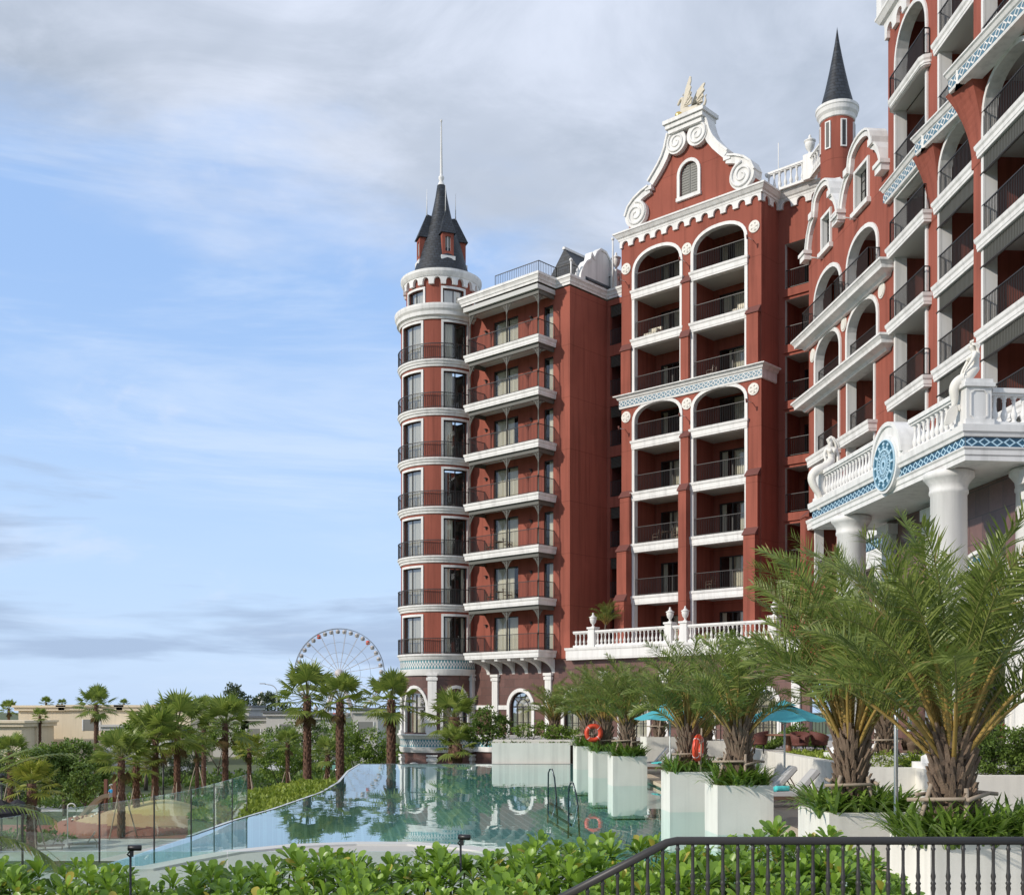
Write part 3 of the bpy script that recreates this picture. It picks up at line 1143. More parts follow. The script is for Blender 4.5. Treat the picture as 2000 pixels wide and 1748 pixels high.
mb.add([F.P(-7.0, 0.0, 31.3), F.P(0.02, 0.0, 31.3), F.P(0.02, TW, 31.3), F.P(1.24, TW, 31.3), F.P(1.24, -12, 31.3), F.P(-7.0, -12, 31.3)], [(0, 1, 2, 3, 4, 5)], SOFFIT)
mb.build('roof_cornice', front)
mb = MB()
railing(mb, [F.xy(-4.3, -0.5), F.xy(-0.35, -0.5), F.xy(-0.35, TW - 0.5), F.xy(0.8, TW - 0.5), F.xy(0.8, -5.9), F.xy(3.0, -5.9)], 31.3, 1.0, IRON, 0.16, 0.025)
mb.build('roof_railing', front)
# brackets under the lowest balcony
mb = MB()
for s in (-6.3, -5.1, -3.9, -2.7, -1.5, -0.3):
    pts = [(TPOD, 5.3), (TPOD, 6.29), (0.0 - 0.1, 6.29), (-0.15, 6.12)]
    for k in range(1, 8):
        a = pi / 2 * k / 8
        pts.append((TPOD + (-0.15 - TPOD) * (1 - math.sin(a)), 6.12 - 0.82 * (1 - math.cos(a))))
    tri = tessellate_polygon([[Vector((a, b, 0)) for a, b in pts]])
    for (x, fl) in ((s - 0.14, 0), (s + 0.14, 1)):
        mb.add([F.P(x, a, z) for a, z in pts], tri, WHITE)
    kk = len(pts)
    V = [F.P(s - 0.14, a, z) for a, z in pts] + [F.P(s + 0.14, a, z) for a, z in pts]
    mb.add(V, [(q, (q + 1) % kk, kk + (q + 1) % kk, kk + q) for q in range(kk)], WHITE)
mb.build('brackets', front)
for o in list(front.children):
    if o.name.startswith('brackets'):
        o.name = 'bracket_row'

# ------------------------------------------------------------------ narrow recess beside it
mb = MB()
hl = [[(1.5, LV[k] + 0.25), (2.75, LV[k] + 0.25), (2.75, LV[k] + 2.95), (1.5, LV[k] + 2.95)] for k in range(7)]
mb.prism(F, [(1.24, 6.2), (3.15, 6.2), (3.15, 30.6), (1.24, 30.6)], -5.95, -5.7, RED, holes=hl, back=False)
rec = part('recessed_bay', mb)
for k in range(7):
    z = LV[k]
    mb = MB()
    mb.box(F, 1.52, 2.73, -5.92, -5.86, z + 2.2, z + 2.95, IRON)
    for q in range(8):
        mb.box(F, 1.52, 2.73, -5.86, -5.78, z + 2.24 + q * 0.09, z + 2.28 + q * 0.09, IRON_G)
    mb.build('louvre', rec)
    mb = MB()
    railing(mb, [F.xy(1.5, -5.78), F.xy(2.75, -5.78)], z + 0.25, 1.05, IRON, 0.12)
    mb.build('railing', rec)
    mb = MB()
    P = F.P
    for (x0, x1, y0, y1) in ((1.5, 2.75, -7.2, -7.2),):
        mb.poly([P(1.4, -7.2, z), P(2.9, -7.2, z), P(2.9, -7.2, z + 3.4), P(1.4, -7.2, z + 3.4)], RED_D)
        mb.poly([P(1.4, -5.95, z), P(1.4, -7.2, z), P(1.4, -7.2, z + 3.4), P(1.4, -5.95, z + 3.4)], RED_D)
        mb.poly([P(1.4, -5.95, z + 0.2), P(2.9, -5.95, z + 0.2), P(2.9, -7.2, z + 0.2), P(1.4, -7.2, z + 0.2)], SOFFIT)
    mb.build('loggia', rec)

# ------------------------------------------------------------------ gable block
FLOORD = plain('dark balcony floor tiles', (0.13, 0.115, 0.10), 0.6, 0.1, 3.0)
SBLUE = plain('grey blue glaze', (0.10, 0.20, 0.27), 0.4, 0.1, 4.0)
TG = -4.96
BAYS = ((4.15, 7.72), (8.75, 12.45))
GL = [6.75, 10.3, 13.72, 17.12, 20.5, 23.6, 27.17, 30.38]
mb = MB()
holes = []
for (a, b) in BAYS:
    holes.append(arch(a, b, 6.9, 21.75, 22.75, 16, 2.3))
    holes.append(arch(a, b, 23.65, 31.5, 32.72, 16, 2.3))
mb.prism(F, [(3.05, 6.2), (13.57, 6.2), (13.57, 34.3), (3.05, 34.3)], TG - 0.3, TG, RED, holes=holes, back=False, mrev=WHITE)
for s in (3.05, 13.57):
    mb.poly([F.P(s, TG - 0.3, 6.2), F.P(s, -8.2, 6.2), F.P(s, -8.2, 34.3), F.P(s, TG - 0.3, 34.3)], RED)
mb.poly([F.P(3.05, TG, 34.3), F.P(13.57, TG, 34.3), F.P(13.57, -8.2, 34.3), F.P(3.05, -8.2, 34.3)], SOFFIT)
gab = part('gable_block', mb)
for (a, b) in BAYS:
    for (zb, zs, zt) in ((6.9, 21.75, 22.75), (23.65, 31.5, 32.72)):
        mb = MB()
        mb.band(F, arch(a, b, zb, zs, zt, 16, 2.3), 0.2, TG - 0.02, TG + 0.07, WHITE)
        mb.build('arch_trim', gab)


def loggia(F, a, b, t0, t1, z0, z1, parent, door=None, curtain=(), name='loggia', gl=None, dtop=2.4, side=RED_D):
    """recessed balcony behind an opening: floor, back wall with door opening, side walls, ceiling"""
    mb = MB()
    P = F.P
    hole = []
    if door:
        d0, d1 = a + (b - a) * door[0], a + (b - a) * door[1]
        hole = [[(d0, z0 + 0.05), (d1, z0 + 0.05), (d1, z0 + dtop), (d0, z0 + dtop)]]
    e = 0.22
    mb.prism(F, [(a - e, z0 - 0.2), (b + e, z0 - 0.2), (b + e, z1), (a - e, z1)], t1 - 0.15, t1, RED, holes=hole, back=False, outer=False)
    mb.poly([P(a - e, t0, z0 - 0.2), P(a - e, t1, z0 - 0.2), P(a - e, t1, z1), P(a - e, t0, z1)], RED)
    mb.poly([P(b + e, t1, z0 - 0.2), P(b + e, t0, z0 - 0.2), P(b + e, t0, z1), P(b + e, t1, z1)], RED)
    mb.poly([P(a - e, t0, z0), P(b + e, t0, z0), P(b + e, t1, z0), P(a - e, t1, z0)], FLOORD)
    mb.poly([P(a - e, t1, z1 - 0.003), P(b + e, t1, z1 - 0.003), P(b + e, t0, z1 - 0.003), P(a - e, t0, z1 - 0.003)], SOFFIT)
    o = mb.build(name, parent)
    if door:
        glass_door(F, d0, d1, t1 - 0.1, z0 + 0.05, z0 + dtop, parent, 2, curtain, gl)
    return o


random.seed(11)
for bi, (a, b) in enumerate(BAYS):
    for k in range(8):
        z = GL[k]
        z1 = GL[k + 1] - 0.42 if k < 7 else 33.3
        if k == 4:
            z1 = 23.0
        cur = random.choice(([(0.5, 0.97)], [(0.03, 0.25), (0.5, 0.97)], [(0.08, 0.97)], [(0.3, 0.97)], [(0.03, 0.2), (0.72, 0.97)]))
        loggia(F, a, b, TG - 0.3, TG - 2.6, z, z1, gab, (0.06, 0.58), cur, gl=GLASS)
        if k not in (0, 5):
            mb = MB()
            fascia(mb, F, a - 0.16, b + 0.16, TG - 0.3, TG + 0.13, z, 0.56, WHITE)
            mb.build('balcony_slab', gab)
        mb = MB()
        railing(mb, [F.xy(a, TG - 0.1), F.xy(b, TG - 0.1)], z, 1.12, IRON, 0.125)
        mb.build('railing', gab)
# stepped buttresses with sloping caps
for (s0, s1, steps) in ((7.92, 8.55, ((29.9, 0.16, 23.7), (26.4, 0.3, 23.7), (20.1, 0.3, 6.9), (16.7, 0.55, 6.9))),
                        (12.66, 13.5, ((26.8, 0.25, 23.7), (17.0, 0.3, 6.9), (13.4, 0.6, 6.9))),
                        (3.12, 3.94, ((26.6, 0.2, 23.7), (16.9, 0.3, 6.9), (13.3, 0.65, 6.9), (10.0, 0.9, 6.9)))):
    prev = 0.0
    for (zc, p, zb) in steps:
        mb = MB()
        if zb == 6.9 and zc == max(q[0] for q in steps if q[2] == 6.9):
            prev = 0.0
        mb.box(F, s0 + 0.02, s1 - 0.02, TG + 0.003 + prev, TG + p, zb, zc, RED)
        mb.add([F.P(s0 - 0.05, TG + prev, zc + 0.42), F.P(s1 + 0.05, TG + prev, zc + 0.42), F.P(s1 + 0.05, TG + p + 0.07, zc), F.P(s0 - 0.05, TG + p + 0.07, zc), F.P(s0 - 0.05, TG + prev, zc - 0.06), F.P(s1 + 0.05, TG + prev, zc - 0.06), F.P(s1 + 0.05, TG + p + 0.07, zc - 0.06), F.P(s0 - 0.05, TG + p + 0.07, zc - 0.06)],
               [(0, 3, 2, 1), (3, 7, 6, 2), (0, 4, 7, 3), (1, 2, 6, 5), (4, 5, 6, 7)], RED_D)
        prev = p
        mb.build('buttress', gab)
# middle cornice with tiled frieze
mb = MB()
zt = 23.62
prof = [(0.0, zt - 0.85), (0.1, zt - 0.85), (0.12, zt - 0.78), (0.12, zt - 0.3), (0.2, zt - 0.26), (0.28, zt - 0.1), (0.42, zt - 0.06), (0.42, zt), (0.0, zt)]
mb.sweep([F.xy(3.05, -6.6), F.xy(3.05, TG), F.xy(13.57, TG), F.xy(13.57, -6.6)], prof, WHITE)
frieze(mb, F, 2.95, 13.67, TG + 0.126, zt - 0.72, zt - 0.36, 0.36, SBLUE, WHITE)
mb.build('middle_cornice', gab)
# top cornice and scalloped band
mb = MB()
zt = 34.4
prof = [(0.0, zt - 0.5), (0.16, zt - 0.5), (0.18, zt - 0.38), (0.26, zt - 0.32), (0.38, zt - 0.14), (0.44, zt - 0.1), (0.44, zt), (0.0, zt)]
mb.sweep([F.xy(3.05, -6.0), F.xy(3.05, TG), F.xy(13.57, TG), F.xy(13.57, -7.0), F.xy(19.5, -7.0)], prof, WHITE)
crenel(mb, F, 3.0, 13.62, TG, 33.42, 33.92, WHITE, 0.86, 0.14, 0.58)
FS = Frame(F.xy(13.57, TG), (-F.n[0], -F.n[1]))
crenel(mb, FS, 0.05, 2.0, 0.0, 33.42, 33.92, WHITE, 0.9, 0.12, 0.58)
crenel(mb, F, 13.7, 18.6, -7.0, 33.42, 33.92, WHITE, 1.0, 0.14, 0.6)
mb.build('scalloped_cornice', gab)
# medallions and the white floodlight arms under them
for (s, z) in ((3.45, 32.0), (8.24, 32.0), (13.1, 32.0), (3.45, 22.2), (8.24, 22.2), (13.05, 22.2)):
    mb = MB()
    for (r_, h) in ((0.37, 0.06), (0.29, 0.08), (0.12, 0.1)):
        pts = [(s + r_ * math.cos(2 * pi * k / 20), z + r_ * math.sin(2 * pi * k / 20)) for k in range(20)]
        mb.prism(F, pts, TG, TG + h, WHITE2, back=False)
    for k in range(5):
        a = 2 * pi * k / 5
        mb.sphere(F.P(s + 0.2 * math.cos(a), TG + 0.07, z + 0.2 * math.sin(a)), 0.07, WHITE2, 6)
    mb.build('medallion', gab)
    mb = MB()
    mb.tube([F.P(s - 0.1, TG, z - 0.8), F.P(s - 0.05, TG + 0.75, z - 0.85)], 0.025, WHITE, 5)
    mb.tube([F.P(s - 0.05, TG + 0.72, z - 0.95), F.P(s - 0.05, TG + 0.78, z - 0.72)], 0.06, RED_D, 6)
    mb.build('floodlight_arm', gab)
# the scrolled gable
GC = 8.42
half = [(4.72, 34.38), (4.8, 35.3), (4.55, 35.85), (4.1, 36.25), (3.5, 36.55), (2.95, 36.72), (2.95, 37.02), (2.62, 37.36), (2.2, 37.82), (1.85, 38.3), (1.62, 38.8), (1.5, 39.25), (1.38, 39.6)]
left = [(GC - a, z) for a, z in half]
right = [(GC + a, z) for a, z in half[::-1]]
outl = left + right
mb = MB()
wh = arch(GC - 0.68, GC + 0.68, 35.35, 36.75, 37.45, 12)
mb.prism(F, outl, TG - 0.5, TG + 0.02, RED, holes=[wh])
gw = mb.build('gable_wall', gab)
mb = MB()
mb.band(F, wh, 0.2, TG, TG + 0.12, WHITE)
mb.box(F, GC - 0.92, GC + 0.92, TG, TG + 0.18, 35.12, 35.35, WHITE)
for (a, b) in ((GC - 0.68, GC - 0.02), (GC + 0.02, GC + 0.68)):
    mb.box(F, a, b, TG - 0.2, TG - 0.1, 35.35, 37.45, GREYSH)
    n = 12
    for k in range(n):
        mb.box(F, a + 0.06, b - 0.06, TG - 0.1, TG - 0.07, 35.42 + k * 0.165, 35.5 + k * 0.165, GREYSH)
mb.build('shuttered_window', gw)


def volute(mb, F, c, z, r, t0, t1, m, sgn=1, turns=2.1, start=0.0):
    """spiral scroll: a thick drum with a raised spiral rib on its face"""
    pts = [(c + r * math.cos(2 * pi * k / 28), z + r * math.sin(2 * pi * k / 28)) for k in range(28)]
    mb.prism(F, pts, t0, t1, m)
    P_ = []
    n = 44
    for k in range(n + 1):
        u = k / n
        rr = r * (0.93 - 0.8 * u)
        a = start + sgn * 2 * pi * turns * u
        P_.append(F.P(c + rr * math.cos(a), t1, z + rr * math.sin(a)))
    mb.tube(P_, [r * 0.13 * (1 - 0.5 * k / n) for k in range(n + 1)], m, 6)


mb = MB()
for side in (-1, 1):
    top = [(GC + side * a, z) for a, z in half[1:6]]
    up = [(GC + side * a, z) for a, z in half[6:]]
    for L in (top, up):
        ln = L if side < 0 else L[::-1]
        mb.band(F, ln, -0.42, TG - 0.55, TG + 0.3, WHITE)
        mb.band(F, ln, 0.12, TG - 0.55, TG + 0.42, WHITE)
    volute(mb, F, GC + side * 3.98, 35.25, 0.86, TG - 0.6, TG + 0.32, WHITE, side, 2.0, pi / 2)
    volute(mb, F, GC + side * 0.78, 38.85, 0.74, TG - 0.5, TG + 0.36, WHITE, -side, 2.0, pi / 2)
    mb.box(F, min(GC + side * 2.7, GC + side * 3.2), max(GC + side * 2.7, GC + side * 3.2), TG - 0.55, TG + 0.36, 36.5, 36.76, WHITE)
mb.build('gable_scrolls', gw)
mb = MB()
mb.box(F, GC - 1.25, GC + 1.25, TG - 0.75, TG + 0.55, 39.42, 39.7, WHITE)
mb.box(F, GC - 1.4, GC + 1.4, TG - 0.9, TG + 0.68, 39.7, 39.98, WHITE)
mb.box(F, GC - 1.52, GC + 1.52, TG - 1.0, TG + 0.8, 39.98, 40.22, WHITE)
mb.build('pedestal', gw)

# roofs seen behind, left of the gable block
mb = MB()
mb.add([F.P(1.5, -3.4, 31.36), F.P(1.5, -9.5, 31.36), F.P(-0.6, -9.5, 34.0), F.P(-0.6, -3.4, 34.0), F.P(-2.7, -3.4, 31.36), F.P(-2.7, -9.5, 31.36)], [(0, 1, 2, 3), (3, 2, 5, 4), (0, 3, 4)], SLATE)
mb.bar(F.P(-0.6, -3.3, 34.02), F.P(-0.6, -9.5, 34.02), 0.2, WHITE, 0.16)
rb = mb.build('rear_roof', gab)
mb = MB()
balustrade(mb, [F.xy(1.75, -6.3), F.xy(1.75, -9.0)], 31.4, 1.15, WHITE, 0.3, 6)
mb.build('roof_balustrade', gab)
mb = MB()
mb.box(F, 1.5, 2.0, -6.3, -5.8, 31.35, 32.65, WHITE)
mb.build('urn_pedestal', gab)
pts = [(-6.35, 31.35), (-6.35, 32.7), (-6.1, 33.5), (-5.6, 33.95), (-5.0, 34.0), (-4.55, 33.65), (-4.3, 33.2), (-4.0, 33.45), (-3.85, 32.95), (-3.45, 32.7), (-3.1, 32.25), (-2.85, 31.7), (-2.8, 31.35)]
FD = Frame(F.xy(1.25, 0), (F.n[0], F.n[1]))
mb = MB()
mb.prism(FD, pts, 0.0, 0.5, WHITE)
mb.band(FD, pts, -0.14, -0.06, 0.0, WHITE)
mb.build('roof_dormer_gable', gab)
for (s, t, zt, r_) in ((1.9, -5.5, 34.5, 0.06), (0.9, -2.3, 32.45, 0.06)):
    mb = MB()
    mb.tube([F.P(s, t, 31.3), F.P(s, t, zt)], r_, WHITE, 8)
    mb.sphere(F.P(s, t, zt + 0.08), 0.12, WHITE, 8)
    mb.build('roof_pole', gab)

# ------------------------------------------------------------------ recess right of the gable block
TR = -7.0
RL = [8.0 + 3.42 * k for k in range(7)]
mb = MB()
oh = [[(14.02, z), (15.95, z), (15.95, z + 2.75), (14.02, z + 2.75)] for z in RL]
mb.prism(F, [(13.57, 6.2), (19.5, 6.2), (19.5, 34.2), (13.57, 34.2)], TR - 0.25, TR, RED, holes=oh, back=False, mrev=SOFFIT)
rr_ = part('recessed_balcony_bay', mb)
for z in RL:
    mb = MB()
    railing(mb, [F.xy(14.02, TR - 0.08), F.xy(15.95, TR - 0.08)], z, 1.15, IRON, 0.125)
    mb.build('railing', rr_)
    loggia(F, 14.02, 15.95, TR - 0.25, TR - 2.2, z, z + 2.9, rr_, (0.05, 0.7), [(0.5, 1.0)], gl=GLASS)
    mb = MB()
    mb.box(F, 13.95, 16.6, TR + 0.003, TR + 0.12, z - 0.5, z - 0.02, RED)
    mb.build('floor_band', rr_)
mb = MB()
balustrade(mb, [F.xy(13.0, -6.5), F.xy(15.65, -6.5)], 34.4, 1.3, WHITE, 0.36, 8, None, 1.25)
mb.box(F, 15.65, 16.25, -6.85, -6.2, 34.4, 35.9, WHITE)
balustrade(mb, [F.xy(16.2, -6.3), F.xy(18.9, -3.9)], 34.4, 1.3, WHITE, 0.36, 8, None, 1.25)
mb.build('roof_balustrade', rr_)
mb = MB()
mb.box(F, 13.0, 19.5, -12, -8.5, 33.9, 35.2, RED_D)
mb.prism(F, arch(14.6, 16.6, 34, 36.0, 37.0, 10), -9.5, -8.9, WHITE)
mb.prism(F, arch(15.2, 16.0, 34.9, 36.0, 36.5, 8), -8.9, -8.85, RED_D)
mb.tube([F.P(13.0, -8, 34), F.P(13.0, -8, 38.2)], 0.035, WHITE, 5)
mb.build('roof_house', rr_)

# ------------------------------------------------------------------ slim turret
UC = (18.4, 64.0, 0)
mb = MB()
mb.lathe(UC, [(0.92, 24.0), (0.92, 36.4)], RED, 32, cap=False)
tur = part('turret', mb)
mb = MB()
mb.lathe(UC, [(0.9, 35.95), (0.98, 36.0), (1.02, 36.2), (1.12, 36.35), (1.16, 36.55), (1.2, 36.6), (1.2, 36.75), (0.6, 36.85)], WHITE, 36, cap=False, smooth=False)
mb.build('cornice_ring', tur)
mb = MB()
mb.lathe(UC, [(0.98, 36.75), (0.9, 37.0), (0.66, 37.9), (0.44, 38.9), (0.28, 39.7), (0.15, 40.4), (0.06, 41.0), (0.0, 41.45)], SLATE, 28, cap=False)
mb.build('roof', tur)
ua = math.atan2(-64, -18.4)
for (th, z0, z1, wd) in ((-32, 34.3, 35.7, 0.1), (22, 34.3, 35.7, 0.1), (78, 34.3, 35.7, 0.1), (-84, 34.3, 35.7, 0.1), (-10, 31.1, 32.4, 0.28)):
    mb = MB()
    a = ua + R(th)
    D = Frame((UC[0] + 0.93 * math.cos(a), UC[1] + 0.93 * math.sin(a)), (-math.sin(a), math.cos(a)))
    mb.box(D, -wd - 0.07, wd + 0.07, -0.15, 0.05, z0 - 0.07, z1 + 0.07, WHITE)
    mb.box(D, -wd, wd, 0.05, 0.056, z0, z1, FRAME)
    mb.build('slit_window', tur)

# ------------------------------------------------------------------ gabled wing (turns towards the camera)
def dutch(c, hw, z0, h):
    """outline of a curvy gable from left foot to right foot"""
    k = [(1.0, 0.0), (0.98, 0.02), (0.93, 0.16), (0.85, 0.33), (0.72, 0.48), (0.55, 0.58), (0.52, 0.66), (0.5, 0.74)]
    pts = [(c - hw * a, z0 + h * b) for a, b in k]
    for q in range(1, 10):
        a = pi - pi * q / 10
        pts.append((c + hw * 0.5 * math.cos(a), z0 + h * (0.74 + 0.26 * math.sin(a))))
    pts += [(c + hw * a, z0 + h * b) for a, b in k[::-1]]
    return pts


gA = dutch(-7.95, 2.35, 27.6, 2.75)
gB = dutch(-2.9, 2.6, 27.7, 2.6)
mb = MB()
UP = [arch(-9.3, -5.75, 23.1, 24.35, 25.65, 14, 2.2), arch(-4.75, -1.25, 23.1, 24.5, 25.75, 14, 2.2)]
LO = [arch(-9.2, -5.85, 19.75, 21.2, 22.35, 14, 2.2), arch(-4.8, -1.25, 19.75, 21.2, 22.35, 14, 2.2)]
BT = [[(a, 9.6), (b, 9.6), (b, 19.05), (a, 19.05)] for a, b in ((-9.2, -6.0), (-4.75, -1.6))]
WI = [[(-8.2, 26.85), (-7.1, 26.85), (-7.1, 28.55), (-8.2, 28.55)], [(-3.75, 27.0), (-2.3, 27.0), (-2.3, 28.85), (-3.75, 28.85)]]
outl = [(-10.35, 5.0), (-10.35, 27.6)] + gA + gB + [(-0.1, 27.7), (-0.1, 5.0)]
mb.prism(W, outl, -0.4, 0.0, RED, holes=UP + LO + BT + WI, back=False, mrev=WHITE, outer=True)
mb.poly([W.P(-10.35, -0.4, 5), W.P(-10.35, -9, 5), W.P(-10.35, -9, 27.7), W.P(-10.35, -0.4, 27.7)], RED)
mb.poly([W.P(-10.35, -0.4, 27.6), W.P(-0.1, -0.4, 27.6), W.P(-0.1, -9, 27.6), W.P(-10.35, -9, 27.6)], SOFFIT)
wing = part('gabled_wing', mb)
for gp in (gA, gB):
    mb = MB()
    mb.band(W, gp[1:-1], 0.1, -0.6, 0.28, WHITE)
    mb.band(W, gp[1:-1], -0.24, -0.5, 0.2, WHITE)
    for (a, z) in (gp[0], gp[-1]):
        mb.box(W, a - 0.35, a + 0.35, -0.55, 0.4, z - 0.42, z + 0.02, WHITE)
        mb.box(W, a - 0.42, a + 0.42, -0.55, 0.48, z - 0.12, z + 0.06, WHITE)
    for sgn in (-1, 1):
        c = (gp[0][0] + gp[-1][0]) / 2
        hw = (gp[-1][0] - gp[0][0]) / 2
        x = c + sgn * hw * 0.58
        z = gp[5][1]
        mb.box(W, x - 0.24, x + 0.24, -0.55, 0.34, z - 0.12, z + 0.2, WHITE)
    mb.build('gable_coping', wing)
for h in WI:
    mb = MB()
    mb.band(W, [h[0], h[3], h[2], h[1]], 0.16, -0.02, 0.1, WHITE)
    mb.box(W, h[0][0] - 0.3, h[1][0] + 0.3, 0.0, 0.22, h[0][1] - 0.24, h[0][1] - 0.002, WHITE)
    a, b, z0, z1 = h[0][0], h[1][0], h[0][1], h[2][1]
    mb.poly([W.P(a, -0.25, z0), W.P(b, -0.25, z0), W.P(b, -0.25, z1), W.P(a, -0.25, z1)], GLASS_M)
    mb.poly([W.P(a, -0.7, z0), W.P(b, -0.7, z0), W.P(b, -0.7, z1), W.P(a, -0.7, z1)], CURT)
    for q in range(4):
        x = a + (b - a) * q / 3
        mb.box(W, x - 0.03, x + 0.03, -0.27, -0.22, z0, z1, FRAME)
    for q in range(5):
        z = z0 + (z1 - z0) * q / 4
        mb.box(W, a, b, -0.265, -0.225, z - 0.02, z + 0.02, FRAME)
    mb.build('window', wing)
    mb = MB()
    mb.tube([W.P(h[0][0] + 0.2, 0, z0 - 0.4), W.P(h[0][0] + 0.3, 0.8, z0 - 0.4)], 0.03, WHITE, 5)
    mb.build('floodlight_arm', wing)
for L in UP + LO:
    mb = MB()
    mb.band(W, L, 0.2, -0.02, 0.08, WHITE)
    mb.build('arch_trim', wing)
random.seed(5)
for i, (L, z, zc) in enumerate([(UP[0], 23.05, 26.2), (UP[1], 23.05, 26.2), (LO[0], 19.65, 22.6), (LO[1], 19.65, 22.6)]):
    a, b = L[0][0], L[-1][0]
    loggia(W, a, b, -0.4, -2.7, z, zc, wing, (0.3, 0.95), [(0.1, 0.9)], gl=GLASS)
    mb = MB()
    if i < 2:
        railing(mb, [W.xy(a - 0.5, 0.0), W.xy(a - 0.5, 0.55), W.xy(b + 0.25, 0.55), W.xy(b + 0.25, 0.0)], z, 1.12, IRON, 0.12)
    else:
        railing(mb, [W.xy(a, -0.12), W.xy(b, -0.12)], z + 0.1, 1.1, IRON, 0.12)
    mb.build('railing', wing)
for h in BT:
    a, b = h[0][0], h[1][0]
    mb = MB()
    mb.band(W, [(a, 9.6), (a, 19.05), (b, 19.05), (b, 9.6)], 0.16, -0.02, 0.07, WHITE)
    mb.build('bay_trim', wing)
    for z in (9.6, 12.95, 16.3):
        loggia(W, a, b, -0.4, -2.7, z, z + 2.9, wing, (0.35, 0.95), [(0.2, 0.7)], gl=GLASS)
        mb = MB()
        railing(mb, [W.xy(a, -0.1), W.xy(b, -0.1)], z, 1.12, IRON, 0.12)
        mb.build('railing', wing)
        if z > 10:
            mb = MB()
            fascia(mb, W, a - 0.22, b + 0.22, -0.4, 0.42, z, 0.5, WHITE)
            mb.build('balcony_slab', wing)
for z in (23.02, 19.66):
    mb = MB()
    prof = [(0.0, z - 0.62), (0.2, z - 0.62), (0.3, z - 0.5), (0.62, z - 0.4), (0.64, z - 0.25), (0.74, z - 0.12), (0.78, z - 0.1), (0.78, z), (0.0, z)]
    mb.sweep([W.xy(-10.3, -1.0), W.xy(-10.3, 0.0), W.xy(0.0, 0.0), W.xy(0.0, -0.4)], prof, WHITE)
    mb.build('storey_cornice', wing)
for (s, z) in ((-9.7, 22.0), (-5.3, 22.2), (-0.75, 22.2)):
    mb = MB()
    for (r_, h) in ((0.36, 0.05), (0.28, 0.08)):
        mb.prism(W, [(s + r_ * math.cos(2 * pi * k / 20), z - 0.1 + r_ * math.sin(2 * pi * k / 20)) for k in range(20)], 0, h, WHITE2, back=False)
    mb.build('medallion', wing)
mb = MB()
mb.box(W, -5.6, -5.0, 0.003, 0.3, 9.0, 13.6, RED)
mb.build('buttress', wing)
mb = MB()
mb.box(W, -10.3, -9.5, 0.003, 0.5, 5.0, 13.2, RED)
mb.add([W.P(-10.4, 0, 13.7), W.P(-9.4, 0, 13.7), W.P(-9.4, 0.6, 13.2), W.P(-10.4, 0.6, 13.2)], [(0, 3, 2, 1)], RED_D)
mb.build('buttress', wing)

# ------------------------------------------------------------------ tall block with arched balcony bays
T = Frame((17.1, 51.3), (0.045, -0.999))
SEC = [  # s0, s1, wall t, opening s0, s1, slab s0, s1, slab t
    (-0.1, 4.52, 0.0, 0.94, 4.16, 0.7, 4.63, 0.36),
    (4.52, 9.25, 0.0, 5.57, 8.83, 5.3, 9.1, 0.2),
    (9.25, 17.0, 0.36, 10.2, 13.7, 9.95, 14.0, 0.56)]
SL = [9.85, 13.2, 16.6, 20.0, 23.4]


def tall_outline(i, a, b):
    lo_ = [(a, 9.0), (a, 25.55), (b, 25.55), (b, 9.0)] if i == 0 else arch(a, b, 9.0, 24.3, 25.6, 14, 2.4)
    up_ = arch(a, b, 26.5, 31.4, 33.0, 14, 2.2) if i == 0 else [(a, 26.5), (a, 33.6), (b, 33.6), (b, 26.5)]
    return lo_, up_


